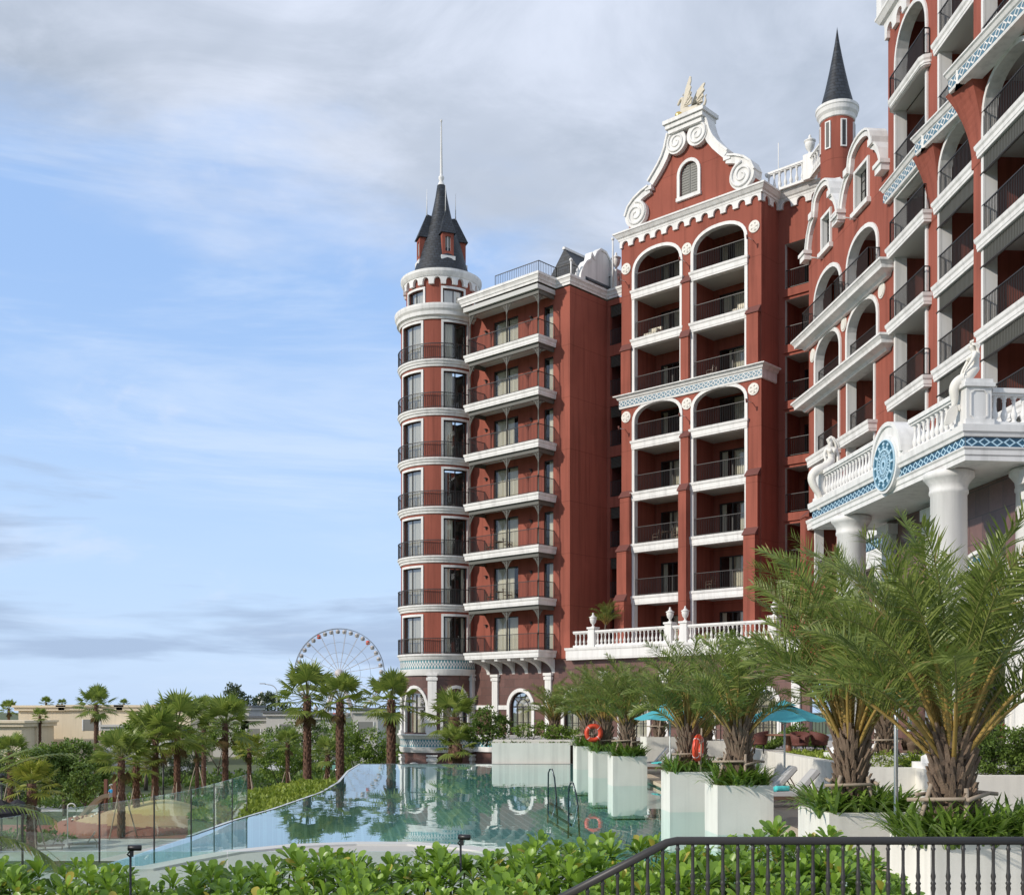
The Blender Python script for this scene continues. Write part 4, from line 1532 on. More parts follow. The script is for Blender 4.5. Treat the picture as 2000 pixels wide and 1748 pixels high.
mb = MB()
for i, (s0, s1, t, a, b, b0, b1, ts) in enumerate(SEC):
    zt = 33.6
    lo_, up_ = tall_outline(i, a, b)
    mb.prism(T, [(s0, 5), (s1, 5), (s1, zt), (s0, zt)], t - 0.45, t, RED, holes=[lo_[::-1], up_[::-1]], back=False, mrev=WHITE)
mb.poly([T.P(-0.1, -0.45, 5), T.P(-0.1, -4, 5), T.P(-0.1, -4, 33.6), T.P(-0.1, -0.45, 33.6)], RED)
tall = part('tall_block', mb)
for i, (s0, s1, t, a, b, b0, b1, ts) in enumerate(SEC):
    for L in tall_outline(i, a, b):
        mb = MB()
        mb.band(T, L, 0.17, t - 0.02, t + 0.08, WHITE)
        mb.build('arch_trim', tall)
    levels = SL + [26.45, 29.85]
    for k, z in enumerate(levels):
        z1 = levels[k + 1] - 0.4 if k + 1 < len(levels) else 33.6
        if z == 23.4:
            z1 = 25.8
        loggia(T, a, b, t - 0.45, t - 2.8, z, z1, tall, (0.15, 0.9), [(0.0, 0.25), (0.7, 1.0)], gl=GLASS)
        rt = ts - 0.1 if (i == 0 and z != 26.45) else t + 0.06
        mb = MB()
        if i == 0 and z != 26.45:
            railing(mb, [T.xy(b0 + 0.1, t + 0.05), T.xy(b0 + 0.1, rt), T.xy(b1 - 0.1, rt), T.xy(b1 - 0.1, t + 0.05)], z, 1.14, IRON, 0.115, 0.022)
        else:
            railing(mb, [T.xy(a - 0.12, t - 0.06), T.xy(a - 0.12, rt), T.xy(b, rt)], z, 1.14, IRON, 0.115, 0.022)
        mb.build('railing', tall)
        if z == 26.45:
            continue
        mb = MB()
        if i == 0 and z > 29:
            r = 0.3
            core = [T.xy(b0, t - 0.4), T.xy(b0, ts - r), T.xy(b0 + r * 0.3, ts - r * 0.3), T.xy(b0 + r, ts), T.xy(b1 - r, ts), T.xy(b1 - r * 0.3, ts - r * 0.3), T.xy(b1, ts - r), T.xy(b1, t - 0.4)]
            h = 0.42
            mb.sweep(core, [(-0.14, z - h), (-0.05, z - h), (-0.04, z - h + 0.1), (0.0, z - h + 0.13), (0.0, z - 0.2), (0.05, z - 0.13), (0.08, z), (-0.14, z)], WHITE)
            for zz_ in (z - h + 0.03, z - 0.02):
                mb.add([(x, y, zz_) for x, y in core], [tuple(range(len(core)))], SOFFIT)
        else:
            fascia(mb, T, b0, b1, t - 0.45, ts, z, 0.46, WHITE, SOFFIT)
        mb.build('balcony_slab', tall)
        if i and z < 29:
            mb = MB()
            zt2 = z - 0.5
            mb.box(T, b0 + 0.15, b1 - 0.3, t + 0.0, t + 0.04, zt2 - 0.55, zt2, IRON_G)
            nn = int((b1 - b0 - 0.5) / 0.11)
            for q in range(nn):
                x = b0 + 0.18 + q * 0.11
                mb.box(T, x, x + 0.04, t + 0.04, t + 0.075, zt2 - 0.55, zt2, IRON_G)
            mb.tube([T.P(b0 + 0.02, t + 0.05, zt2 - 0.58), T.P(b1 - 0.3, t + 0.05, zt2 - 0.58)], 0.05, IRON, 8)
            mb.build('drop_screen', tall)
    # tiled cornice, each length flaring out beyond the last
    zt = 26.42
    ta, tb_ = ((0.42, 0.42), (0.85, 0.4), (1.5, 1.0))[i]
    c0, c1 = ((-0.1, 4.3), (4.3, 9.0), (9.0, 15.5))[i]
    dv = math.atan2(tb_ - ta, c1 - c0)
    pa, pb = T.xy(c0, ta), T.xy(c1, tb_)
    FC_ = Frame(pa, (pb[0] - pa[0], pb[1] - pa[1]))
    Lc = math.hypot(pb[0] - pa[0], pb[1] - pa[1])
    mb = MB()
    prof = [(-0.9, zt - 0.74), (-0.2, zt - 0.74), (-0.18, zt - 0.68), (-0.18, zt - 0.26), (-0.12, zt - 0.22), (-0.06, zt - 0.1), (0.0, zt - 0.06), (0.0, zt), (-0.9, zt)]
    if i == 0:
        path = [T.xy(c0, -1.0), pa, pb]
    else:
        path = [T.xy(c0 + 0.25, ta - 0.85), T.xy(c0 - 0.02, ta - 0.5), T.xy(c0 - 0.02, ta - 0.22), FC_.xy(0.18, 0.0), pb]
    mb.sweep(path, prof, WHITE)
    frieze(mb, FC_, 0.25 if i else 0.02, Lc, -0.174, zt - 0.64, zt - 0.29, 0.4, SBLUE, WHITE)
    mb.build('tiled_cornice', tall)
    if i:
        # red corbel that swells out under the flared end of the cornice
        mb = MB()
        x0, x1 = (4.42, 5.42) if i == 1 else (9.12, 10.05)
        N = 12
        V = []
        for k in range(N + 1):
            u = k / N
            z = 22.9 + (25.75 - 22.9) * u
            dt = max(0.02, (ta - 0.22 - t) * u ** 2.2)
            xl = x0 - 0.22 * u ** 2.2
            V += [T.P(xl, t + dt, z), T.P(x1 - 0.03 + 0.25 * u ** 3, t + 0.004 + dt * 0.6, z), T.P(x1 - 0.03 + 0.25 * u ** 3, t - 0.5, z), T.P(xl, t - 0.5, z)]
        mb.add(V, [f for k in range(N) for f in ((4 * k, 4 * k + 1, 4 * k + 5, 4 * k + 4), (4 * k + 1, 4 * k + 2, 4 * k + 6, 4 * k + 5), (4 * k + 3, 4 * k, 4 * k + 4, 4 * k + 7))] + [(4 * N, 4 * N + 1, 4 * N + 2, 4 * N + 3)], RED, False)
        mb.build('corbel', tall)
mb = MB()
zt = 34.4
prof = [(0.0, zt - 0.6), (0.12, zt - 0.6), (0.16, zt - 0.4), (0.3, zt - 0.34), (0.42, zt - 0.14), (0.46, zt - 0.1), (0.46, zt), (0.0, zt)]
mb.sweep([T.xy(-0.1, -1.5), T.xy(-0.1, 0.0), T.xy(4.5, 0.0)], prof, WHITE)
crenel(mb, T, -0.12, 4.4, 0.0, 33.2, 33.82, WHITE, 1.05, 0.16, 0.55)
mb.build('scalloped_cornice', tall)
mb = MB()
balustrade(mb, [T.xy(0.3, 0.2), T.xy(4.5, 0.2)], 34.4, 1.2, WHITE, 0.33, 8)
mb.build('roof_balustrade', tall)
mb = MB()
mb.box(T, -0.35, 0.25, -0.15, 0.45, 34.4, 35.8, WHITE)
mb.build('roof_pedestal', tall)
mb = MB()
mb.box(W, -4.5, -0.05, -8.0, -7.0, 27.6, 31.0, WHITE)
mb.box(W, -6.5, -0.1, -7.0, -6.6, 32.0, 32.6, WHITE)
mb.box(W, -6.5, -0.1, -8.2, -7.0, 31.0, 32.6, WHITE)
mb.build('roof_terrace', tall)
mb = MB()
balustrade(mb, [W.xy(-6.5, -6.8), W.xy(-0.1, -6.8)], 32.6, 1.6, WHITE, 0.42, 6, None, 1.3)
mb.build('terrace_balustrade', tall)

# ------------------------------------------------------------------ portico with columns and balustrade
Q = Frame((11.42, 28.5), (0.0885, -0.996))        # s=0 at the near corner, negative = away from camera
QL = -10.9
ZB, ZT = 9.08, 9.97
mb = MB()
P = Q.P
prof = [(-0.2, ZB), (0.0, ZB), (0.0, ZB + 0.12), (0.03, ZB + 0.15), (0.03, ZB + 0.26), (0.07, ZB + 0.31), (0.07, ZB + 0.34), (0.0, ZB + 0.34), (0.0, ZB + 0.6), (0.06, ZB + 0.6), (0.08, ZB + 0.68), (0.12, ZB + 0.72), (0.13, ZT), (-0.2, ZT)]
mb.sweep([Q.xy(QL, -7.0), Q.xy(QL, 0.0), Q.xy(0, 0.0), Q.xy(0, -9.0)], prof, WHITE)
mb.poly([P(QL, -0.2, ZB + 0.03), P(0, -0.2, ZB + 0.03), P(0, -9.0, ZB + 0.03), P(QL, -9.0, ZB + 0.03)], WHITE)
mb.poly([P(QL, -0.2, ZT - 0.01), P(QL, -9.0, ZT - 0.01), P(0, -9.0, ZT - 0.01), P(0, -0.2, ZT - 0.01)], SOFFIT)
por = part('portico', mb)
mb = MB()
frieze(mb, Q, QL, 0.0, 0.006, ZB + 0.35, ZB + 0.59, 0.33, BLUE, LBLUE, None)
QS = Frame(Q.xy(0, 0.0), (-Q.n[0], -Q.n[1]))
frieze(mb, QS, 0.0, 8.0, 0.006, ZB + 0.35, ZB + 0.59, 0.33, BLUE, LBLUE, None)
mb.build('frieze', por)


def column(c, z0, z1, r, n=28):
    mb = MB()
    H = z1 - z0
    mb.box(WORLD, c[0] - r * 1.45, c[0] + r * 1.45, -c[1] - r * 1.45, -c[1] + r * 1.45, z0, z0 + 0.25, WHITE)
    mb.lathe((c[0], c[1], 0), [(r * 1.4, z0 + 0.25), (r * 1.4, z0 + 0.4), (r * 1.18, z0 + 0.46), (r * 1.24, z0 + 0.55), (r * 1.08, z0 + 0.66), (r * 1.02, z0 + 0.75), (r, z0 + 1.5), (r * 0.93, z1 - 0.62), (r * 1.0, z1 - 0.58), (r * 1.0, z1 - 0.5), (r * 0.96, z1 - 0.46), (r * 1.0, z1 - 0.34), (r * 1.22, z1 - 0.2), (r * 1.3, z1 - 0.16), (r * 1.3, z1 - 0.03), (r * 1.2, z1)], WHITE, n, cap=False)
    return mb.build('column', por)


column((11.62, 30.1), 1.15, ZB + 0.02, 0.5)
column((11.1, 37.0), 1.15, ZB + 0.02, 0.49)
column((13.65, 29.6), 1.15, ZB + 0.02, 0.46)
# balustrade with pedestals
mb = MB()
RB = -0.22
zR = ZT
h = 1.0
balustrade(mb, [Q.xy(QL + 0.7, RB), Q.xy(-5.6, RB)], zR, h, WHITE, 0.25, 8, None, 0.95)
balustrade(mb, [Q.xy(-3.45, RB), Q.xy(-0.75, RB)], zR, h, WHITE, 0.25, 10, None, 0.95)
balustrade(mb, [Q.xy(-0.3, -0.8), Q.xy(-0.3, -8.0)], zR, h, WHITE, 0.25, 12, None, 1.0)
mb.build('balustrade', por)
for (s, t) in ((-0.36, -0.38), (QL + 0.4, -0.38)):
    mb = MB()
    mb.box(Q, s - 0.33, s + 0.33, t - 0.33, t + 0.33, zR, zR + 0.98, WHITE)
    mb.box(Q, s - 0.38, s + 0.38, t - 0.38, t + 0.38, zR, zR + 0.16, WHITE)
    mb.box(Q, s - 0.4, s + 0.4, t - 0.4, t + 0.4, zR + 0.98, zR + 1.08, WHITE)
    mb.box(Q, s - 0.36, s + 0.36, t - 0.36, t + 0.36, zR + 1.08, zR + 1.18, WHITE)
    # recessed panel frame on the face towards the camera
    FF = Frame(Q.xy(s + 0.33, t), (-Q.n[0], -Q.n[1]))
    ln = [(-0.2, zR + 0.26), (-0.2, zR + 0.8), (-0.12, zR + 0.88), (0.12, zR + 0.88), (0.2, zR + 0.8), (0.2, zR + 0.26), (0.12, zR + 0.2), (-0.12, zR + 0.2)]
    mb.band(FF, ln, 0.035, 0.0, 0.025, WHITE, True)
    mb.build('pedestal', por)
# wheel medallion set in an arched upstand
WC, WZ = -4.52, 9.93
mb = MB()
up = arch(WC - 1.06, WC + 1.06, ZT - 0.02, ZT + 0.15, ZT + 1.2, 18)
mb.prism(Q, up, -0.6, 0.08, WHITE)
mb.band(Q, up[1:-1], -0.12, 0.08, 0.14, WHITE)
mb.build('arched_upstand', por)
mb = MB()
rW = 0.72


def disc(r, n=48):
    return [(WC + r * math.cos(2 * pi * k / n), WZ + r * math.sin(2 * pi * k / n)) for k in range(n)]


mb.prism(Q, disc(rW + 0.1), -0.2, 0.15, WHITE)
TEAL = plain('dark teal enamel', (0.035, 0.125, 0.19), 0.35, 0.06, 5.0)
mb.prism(Q, disc(rW), 0.0, 0.165, TEAL, back=False)
for (r, wd) in ((rW - 0.02, 0.03), (0.42, 0.055), (0.25, 0.025), (0.085, 0.05)):
    mb.band(Q, disc(r), -wd, 0.16, 0.2, LBLUE, True)
for k in range(24):
    a = 2 * pi * k / 24
    r0, r1 = 0.11, 0.42
    d = Vector((math.cos(a), math.sin(a)))
    mb.bar(Q.P(WC + d.x * r0, 0.175, WZ + d.y * r0), Q.P(WC + d.x * r1, 0.175, WZ + d.y * r1), 0.023, LBLUE)
for k in range(12):
    a = 2 * pi * k / 12
    d = Vector((math.cos(a), math.sin(a)))
    mb.bar(Q.P(WC + d.x * 0.42, 0.18, WZ + d.y * 0.42), Q.P(WC + d.x * 0.67, 0.18, WZ + d.y * 0.67), 0.04, LBLUE)
    for (rr, s_) in ((0.5, 0.042), (0.6, 0.05)):
        mb.sphere(Q.P(WC + d.x * rr, 0.18, WZ + d.y * rr), s_, LBLUE, 8)
    e = Vector((math.cos(a + pi / 12), math.sin(a + pi / 12)))
    mb.sphere(Q.P(WC + e.x * 0.34, 0.18, WZ + e.y * 0.34), 0.028, LBLUE, 6)
mb.build('wheel_medallion', por)

# stone wall behind the columns
V_ = Frame((13.3, 30.2), (0.081, -0.9967))
mb = MB()
ah = arch(-2.9, 0.1, 1.2, 5.3, 6.8, 18)
mb.prism(V_, [(-8.0, 1.1), (9.0, 1.1), (9.0, 9.1), (-8.0, 9.1)], -0.4, 0.0, STONE_W, holes=[ah], back=False)
mb.box(V_, -8.0, 9.0, -6.0, -0.05, 8.9, 9.05, SOFFIT)
mb.poly([V_.P(-8, -0.4, 1.1), V_.P(-8, -6, 1.1), V_.P(-8, -6, 9.1), V_.P(-8, -0.4, 9.1)], STONE_W)
sw = mb.build('stone_wall', por)
mb = MB()
mb.band(V_, ah, 0.42, -0.05, 0.12, WHITE)
mb.band(V_, ah, 0.1, 0.0, 0.2, WHITE)
mb.band(V_, offset_line(ah, 0.36), 0.1, 0.0, 0.2, WHITE)
for k in range(17):
    a = pi * (k + 0.5) / 17
    ha = pi / 34
    o = []
    for (da, rr) in ((-ha, 1.72), (0, 1.87), (ha, 1.72), (0, 1.57)):
        o.append(V_.P(-1.4 + rr * math.cos(a + da), 0.124, 5.3 + rr * math.sin(a + da)))
    mb.poly(o, BLUE if k % 2 else TEAL)
mb.prism(V_, ah, -0.3, -0.28, GLASS_M, back=False, outer=False)
mb.prism(V_, ah, -1.4, -1.3, ROOM, back=False, outer=False)
for x in (-2.15, -1.4, -0.65):
    mb.box(V_, x - 0.04, x + 0.04, -0.32, -0.24, 1.2, 6.4, FRAME)
mb.box(V_, -2.9, 0.1, -0.32, -0.24, 5.2, 5.32, FRAME)
mb.build('arched_window', por)
for s in (-7.6, -4.3, 1.5, 4.6):
    mb = MB()
    mb.box(V_, s - 0.36, s + 0.36, 0.0, 0.2, 1.1, 8.6, WHITE)
    mb.box(V_, s - 0.44, s + 0.44, 0.0, 0.28, 8.2, 8.4, WHITE)
    mb.box(V_, s - 0.48, s + 0.48, 0.0, 0.32, 8.6, 8.95, WHITE)
    mb.box(V_, s - 0.44, s + 0.44, 0.0, 0.28, 1.1, 1.5, WHITE)
    mb.build('pilaster', por)
# lower link wing between portico and terrace, with the same frieze
L_ = Frame((14.1, 46.5), (0.02, -0.9998))
mb = MB()
dhs = [[(s - 0.7, 1.2), (s + 0.7, 1.2), (s + 0.7, 4.4), (s - 0.7, 4.4)] for s in (1.3, 5.2)]
mb.prism(L_, [(-1.0, 1.1), (9.5, 1.1), (9.5, 9.0), (-1.0, 9.0)], -0.35, 0.0, STONE_W, holes=dhs, back=False)
mb.box(L_, -1.0, 9.5, -6.0, 0.0, 8.98, 9.1, SOFFIT)
lk = mb.build('link_wing', por)
for i, h in enumerate(dhs):
    glass_door(L_, h[0][0], h[1][0], -0.2, 1.2, 4.4, por, 2, [(0.0, 0.3)], GLASS_M)
for s in (-0.6, 3.3, 7.2):
    mb = MB()
    mb.box(L_, s - 0.36, s + 0.36, 0.0, 0.2, 1.1, 8.3, WHITE)
    mb.box(L_, s - 0.44, s + 0.44, 0.0, 0.28, 7.9, 8.1, WHITE)
    mb.box(L_, s - 0.44, s + 0.44, 0.0, 0.28, 1.1, 1.5, WHITE)
    mb.build('pilaster', por)
mb = MB()
mb.box(L_, -1.0, 9.4, 0.0, 0.3, 8.3, 8.95, WHITE)
frieze(mb, L_, -1.0, 9.4, 0.16, 9.02, 9.42, 0.34, BLUE, LBLUE)
mb.box(L_, -1.0, 9.4, -0.3, 0.15, 8.95, 9.45, WHITE)
mb.box(L_, -1.0, 9.4, -0.3, 0.35, 9.45, 9.75, WHITE)
mb.build('frieze', por)


# ================================================================== GROUND, POOL, DECK, TERRACE
GZ = -6.0
GRASS = plain('lawn and soil', (0.085, 0.105, 0.040), 0.9, 0.35, 0.25, 0.3, 6, fine=0.25)
PAVE = plain('pale paving', (0.52, 0.50, 0.46), 0.8, 0.1, 0.6, 0.1, 14)
DECKM = stone_tiles('dark deck tiles', (0.16, 0.145, 0.13), (1, 0.0), 0.6, 0.6, (0.07, 0.065, 0.06), 0.4)
TRAV = plain('travertine coping', (0.60, 0.49, 0.36), 0.6, 0.14, 2.5, 0.2, 24, fine=0.1)
CONC = plain('pale concrete', (0.62, 0.61, 0.58), 0.75, 0.08, 0.8, 0.1, 18)
SOIL = plain('dark soil', (0.045, 0.032, 0.022), 0.95, 0.2, 4.0, 0.5, 20)

mb = MB()
n = 40
mb.add([(-3500, -200, GZ), (3500, -200, GZ), (3500, 5200, GZ), (-3500, 5200, GZ)], [(0, 1, 2, 3)], GRASS)
tag(mb.build('ground'), kind='structure')
# garden path and play-area paving
mb = MB()
mb.add([(-49, 99, GZ + 0.03), (-36, 98, GZ + 0.03), (-37, 110, GZ + 0.03), (-53, 112, GZ + 0.03)], [(0, 1, 2, 3)], PAVE)
mb.add([(-48, 66, GZ + 0.02), (-20, 66, GZ + 0.02), (-20, 78, GZ + 0.02), (-48, 78, GZ + 0.02)], [(0, 1, 2, 3)], PAVE)
mb.add([(-46, 112, GZ + 0.03), (6, 116, GZ + 0.03), (6, 120, GZ + 0.03), (-46, 117, GZ + 0.03)], [(0, 1, 2, 3)], PAVE)
tag(mb.build('path'), kind='structure')
mb = MB()
mb.add([(-90, 150, GZ + 0.02), (60, 158, GZ + 0.02), (60, 168, GZ + 0.02), (-90, 160, GZ + 0.02)], [(0, 1, 2, 3)], plain('asphalt', (0.06, 0.06, 0.062), 0.85, 0.15, 1.0))
tag(mb.build('road'), kind='structure')

# pool outline
edge_near = [(-7.4, 19.4), (-6.4, 19.6), (-6.1, 20.4), (-5.5, 21.8), (-4.5, 22.8), (-3.2, 23.25), (-2.0, 23.2), (-0.8, 22.5), (0.2, 21.3), (1.0, 20.0), (2.0, 18.4), (3.2, 17.2), (5.2, 16.4)]
edge_right = [(6.0, 22.0), (5.75, 28.0), (5.45, 36.5), (5.3, 44.5), (5.0, 59.0)]
edge_left = [(-7.9, 59.0), (-7.5, 52.0), (-6.7, 44.0), (-6.45, 38.5), (-6.7, 32.0), (-7.0, 28.5), (-7.1, 25.0)]
pool = edge_near + edge_right + edge_left
# floor and sides
m, g = new_mat('pool mosaic')
tcn = g.n('ShaderNodeTexCoord')
mp = g.n('ShaderNodeMapping', i_Vector=tcn.outputs['Object'], i_Rotation=(0, 0, R(-8)))
br = g.n('ShaderNodeTexBrick', i_Vector=mp.outputs[0])
br.offset = 0.0
br.inputs['Scale'].default_value = 1.0
br.inputs['Brick Width'].default_value = 0.3
br.inputs['Row Height'].default_value = 0.6
br.inputs['Mortar Size'].default_value = 0.04
br.inputs['Color1'].default_value = C4((0.27, 0.45, 0.44))
br.inputs['Color2'].default_value = C4((0.31, 0.49, 0.475))
br.inputs['Mortar'].default_value = C4((0.55, 0.70, 0.68))
b = principled(g, Base_Color=br.outputs[0], Roughness=0.5)
g.n('ShaderNodeOutputMaterial', i_Surface=b)
POOLM = m
mb = MB()
tri = tessellate_polygon([[Vector((x, y, 0)) for x, y in pool]])
mb.add([(x, y, -1.25) for x, y in pool], tri, POOLM)
k = len(pool)
mb.add([(x, y, -1.25) for x, y in pool] + [(x, y, -0.02) for x, y in pool], [(i, (i + 1) % k, k + (i + 1) % k, k + i) for i in range(k)], POOLM)
tag(mb.build('pool_floor'), kind='structure')
m, g = new_mat('pool water')
tcn = g.n('ShaderNodeTexCoord')
mp = g.n('ShaderNodeMapping', i_Vector=tcn.outputs['Object'], i_Scale=(1.0, 0.55, 1.0))
hn = g.noise(mp.outputs[0], 0.9, 2, 0.5, 0.5)
bp = g.n('ShaderNodeBump', i_Height=hn, i_Strength=0.03, i_Distance=0.14)
f = schlick(g, 0.035, bp.outputs[0], 4.4)
t = g.n('ShaderNodeBsdfTransparent', i_Color=C4((0.66, 0.90, 0.88)))
gl = g.n('ShaderNodeBsdfGlossy', i_Roughness=0.015, i_Color=C4((0.97, 1, 1)), i_Normal=bp.outputs[0])
mx = g.n('ShaderNodeMixShader', i_0=f, i_1=t, i_2=gl)
g.n('ShaderNodeOutputMaterial', i_Surface=mx)
WATER = m
mb = MB()
mb.add([(x, y, 0.0) for x, y in pool], tri, WATER)
tag(mb.build('water'), kind='structure')
# thin infinity rim along the left and far sides, and the wading slab and near coping
mb = MB()
rim = [edge_right[-1]] + edge_left
ro = offset_line(rim, -0.1)
V = [(x, y, 0.012) for x, y in rim] + [(x, y, 0.012) for x, y in ro] + [(x, y, -5.9) for x, y in ro]
kk = len(rim)
mb.add(V, [(i, i + 1, kk + i + 1, kk + i) for i in range(kk - 1)] + [(kk + i, kk + i + 1, 2 * kk + i + 1, 2 * kk + i) for i in range(kk - 1)], plain('white pool rim', (0.70, 0.72, 0.72), 0.4, 0.05, 1.0))
tag(mb.build('pool_rim'), kind='structure')
mb = MB()
ln = edge_near
lo = offset_line(ln, -0.4)
V = [(x, y, 0.09) for x, y in ln] + [(x, y, 0.09) for x, y in lo] + [(x, y, -0.1) for x, y in ln] + [(x, y, -0.3) for x, y in lo]
kk = len(ln)
mb.add(V, [(i, i + 1, kk + i + 1, kk + i) for i in range(kk - 1)] + [(i + 1, i, 2 * kk + i, 2 * kk + i + 1) for i in range(kk - 1)] + [(kk + i, kk + i + 1, 3 * kk + i + 1, 3 * kk + i) for i in range(kk - 1)], CONC)
tag(mb.build('pool_coping'), kind='structure')
# near apron between coping and hedge bed
mb = MB()
ap = [(-9.5, 11.0), (8.0, 11.0), (8.0, 15.4), (5.6, 16.2)] + [(x, y) for x, y in lo[::-1]] + [(-9.5, 19.2)]
tri2 = tessellate_polygon([[Vector((x, y, 0)) for x, y in ap]])
mb.add([(x, y, 0.05) for x, y in ap], tri2, PAVE)
mb.poly([(-9.5, 11, 0.05), (-9.5, 19.2, 0.05), (-9.5, 19.2, GZ), (-9.5, 11, GZ)], CONC)
tag(mb.build('apron'), kind='structure')
# deck with travertine edge
mb = MB()
dk = [(6.0, 15.5), (6.0, 22.0), (5.75, 28.0), (5.45, 36.5), (5.3, 44.5), (5.05, 58.6), (10.5, 58.6), (10.5, 42), (11.2, 30), (40, 27.0), (40, 15.5)]
tri2 = tessellate_polygon([[Vector((x, y, 0)) for x, y in dk]])
mb.add([(x, y, 0.17) for x, y in dk], tri2, DECKM)
tag(mb.build('deck'), kind='structure')
mb = MB()
ed = [(6.0, 15.5), (6.0, 22.0), (5.75, 28.0), (5.45, 36.5), (5.3, 44.5), (5.05, 58.6)]
a = offset_line(ed, 0.12)
b = offset_line(ed, -0.42)
V = [(x, y, 0.18) for x, y in a] + [(x, y, 0.18) for x, y in b] + [(x, y, 0.06) for x, y in a] + [(x, y, 0.05) for x, y in ed] + [(x, y, -1.2) for x, y in ed]
kk = len(ed)
mb.add(V, [(i + 1, i, kk + i, kk + i + 1) for i in range(kk - 1)] + [(i, i + 1, 2 * kk + i + 1, 2 * kk + i) for i in range(kk - 1)] + [(2 * kk + i, 2 * kk + i + 1, 3 * kk + i + 1, 3 * kk + i) for i in range(kk - 1)] + [(3 * kk + i, 3 * kk + i + 1, 4 * kk + i + 1, 4 * kk + i) for i in range(kk - 1)], TRAV)
tag(mb.build('deck_edge'), kind='structure')
# hotel terrace
mb = MB()
te = [(9.5, 30.6), (9.9, 43.6), (9.4, 60), (-1.4, 66.0), (-1.4, 80), (40, 80), (40, 26.8), (11.0, 26.8), (11.0, 30.6)]
tri2 = tessellate_polygon([[Vector((x, y, 0)) for x, y in te]])
mb.add([(x, y, 1.12) for x, y in te], tri2, PAVE)
tag(mb.build('terrace'), kind='structure')
mb = MB()
# retaining wall: runs down the back of the deck, then returns towards the right
wl = [(-1.0, 60.2), (9.2, 60.2), (9.9, 43.6), (9.6, 30.6), (11.0, 30.55), (11.0, 26.8), (40, 26.7)]
mb.sweep(wl, [(0.0, -0.3), (0.16, -0.3), (0.16, 1.24), (0.0, 1.24), (-0.25, 1.24), (-0.25, 1.1)], CREAM)
tag(mb.build('retaining_wall'), 'low cream wall behind the loungers that holds up the hotel terrace', 'wall')

# walkway in front, where the camera stands, and the hedge bed
mb = MB()
mb.add([(-14, -4, 0.97), (12, -4, 0.97), (12, 8.3, 0.97), (-14, 8.3, 0.97)], [(0, 1, 2, 3)], PAVE)
mb.add([(-14, 8.3, 0.97), (12, 8.3, 0.97), (12, 8.3, 0.0), (-14, 8.3, 0.0)], [(0, 3, 2, 1)], CONC)
tag(mb.build('walkway'), kind='structure')
mb = MB()
mb.add([(-9, 8.32, 0.72), (8, 8.32, 0.72), (8, 11.05, 0.6), (-9, 11.05, 0.6), (-9, 11.05, 0.0), (8, 11.05, 0.0)], [(0, 1, 2, 3), (3, 2, 5, 4)], SOIL)
tag(mb.build('planting_bed'), kind='structure')

# ------------------------------------------------------------------ planters along the pool edge
PR = R(5)          # the row is turned a little to the camera axis
PL = [  # back-left corner X,Y ; width, depth, height over water
    (2.95, 54.6, 1.25, 1.25), (3.22, 47.8, 1.25, 1.25), (3.62, 42.8, 1.28, 1.15), (4.22, 32.0, 1.28, 1.1), (4.5, 26.4, 1.28, 1.12), (5.06, 20.0, 1.5, 1.5), (5.33, 15.95, 2.6, 1.25)]
PLAB = ['farthest square cream planter, right beside the long low planter wall', 'small cream planter second from the far end, below the round lifebuoy',
        'square cream planter just left of the gap with the far loungers', 'square cream planter just right of the gap with the far loungers',
        'square cream planter just left of the loungers with teal towels', 'large cream planter just right of the loungers with teal towels, by the shower pipe',
        'nearest and widest cream planter, at the right edge behind the railing']
planters = []
for i, (x, y, wd, dp) in enumerate(PL):
    e = empty('planter', (x, y, 0), PR)
    tag(e, PLAB[i], 'planter', 'cream planters along the pool edge')
    mb = MB()
    z0, z1 = -1.2, 1.1
    ww = 0.07
    LF = Frame((0, 0), (1, 0))                      # s right, t towards camera
    mb.box(LF, 0, wd, 0, ww, z0, z1, CREAM)
    mb.box(LF, 0, wd, dp - ww, dp, z0, z1, CREAM)
    mb.box(LF, 0, ww, ww, dp - ww, z0, z1, CREAM)
    mb.box(LF, wd - ww, wd, ww, dp - ww, z0, z1, CREAM)
    mb.build('box', e)
    mb = MB()
    mb.box(LF, ww, wd - ww, ww, dp - ww, 0.6, 1.0, SOIL)
    mb.build('soil', e)
    planters.append(e)
mb = MB()
mb.box(WORLD, -1.05, 3.05, -59.75, -59.25, -1.2, 1.08, CREAM)
mb.box(WORLD, -1.05, -0.85, -59.75, -59.75 + 0.001, -1.2, 1.08, CREAM)
mb.box(WORLD, -1.05, 9.0, -60.4, -59.75, -1.2, 0.95, SOIL)
tag(mb.build('planter_wall'), 'long low cream planter wall across the far end of the pool', 'planter')
# block planters on the terrace behind the deck
TP = []
for (x, y, wd, dp, h, lab) in ((5.9, 52.0, 1.5, 1.4, 1.6, 'cream block planter behind the far turquoise umbrella, left one'), (7.6, 49.5, 1.6, 1.3, 1.5, 'cream block planter behind the far turquoise umbrella, right one'),
                               (10.2, 34.0, 1.6, 1.5, 1.5, 'cream block planter on the terrace wall behind the shower pipe')):
    e = empty('planter', (x, y, 0), PR)
    tag(e, lab, 'planter')
    mb = MB()
    mb.box(LF, 0, wd, 0, 0.07, 0.1, h, CREAM)
    mb.box(LF, 0, wd, dp - 0.07, dp, 0.1, h, CREAM)
    mb.box(LF, 0, 0.07, 0.07, dp - 0.07, 0.1, h, CREAM)
    mb.box(LF, wd - 0.07, wd, 0.07, dp - 0.07, 0.1, h, CREAM)
    mb.build('box', e)
    mb = MB()
    mb.box(LF, 0.07, wd - 0.07, 0.07, dp - 0.07, h - 0.5, h - 0.08, SOIL)
    mb.build('soil', e)
    TP.append(e)


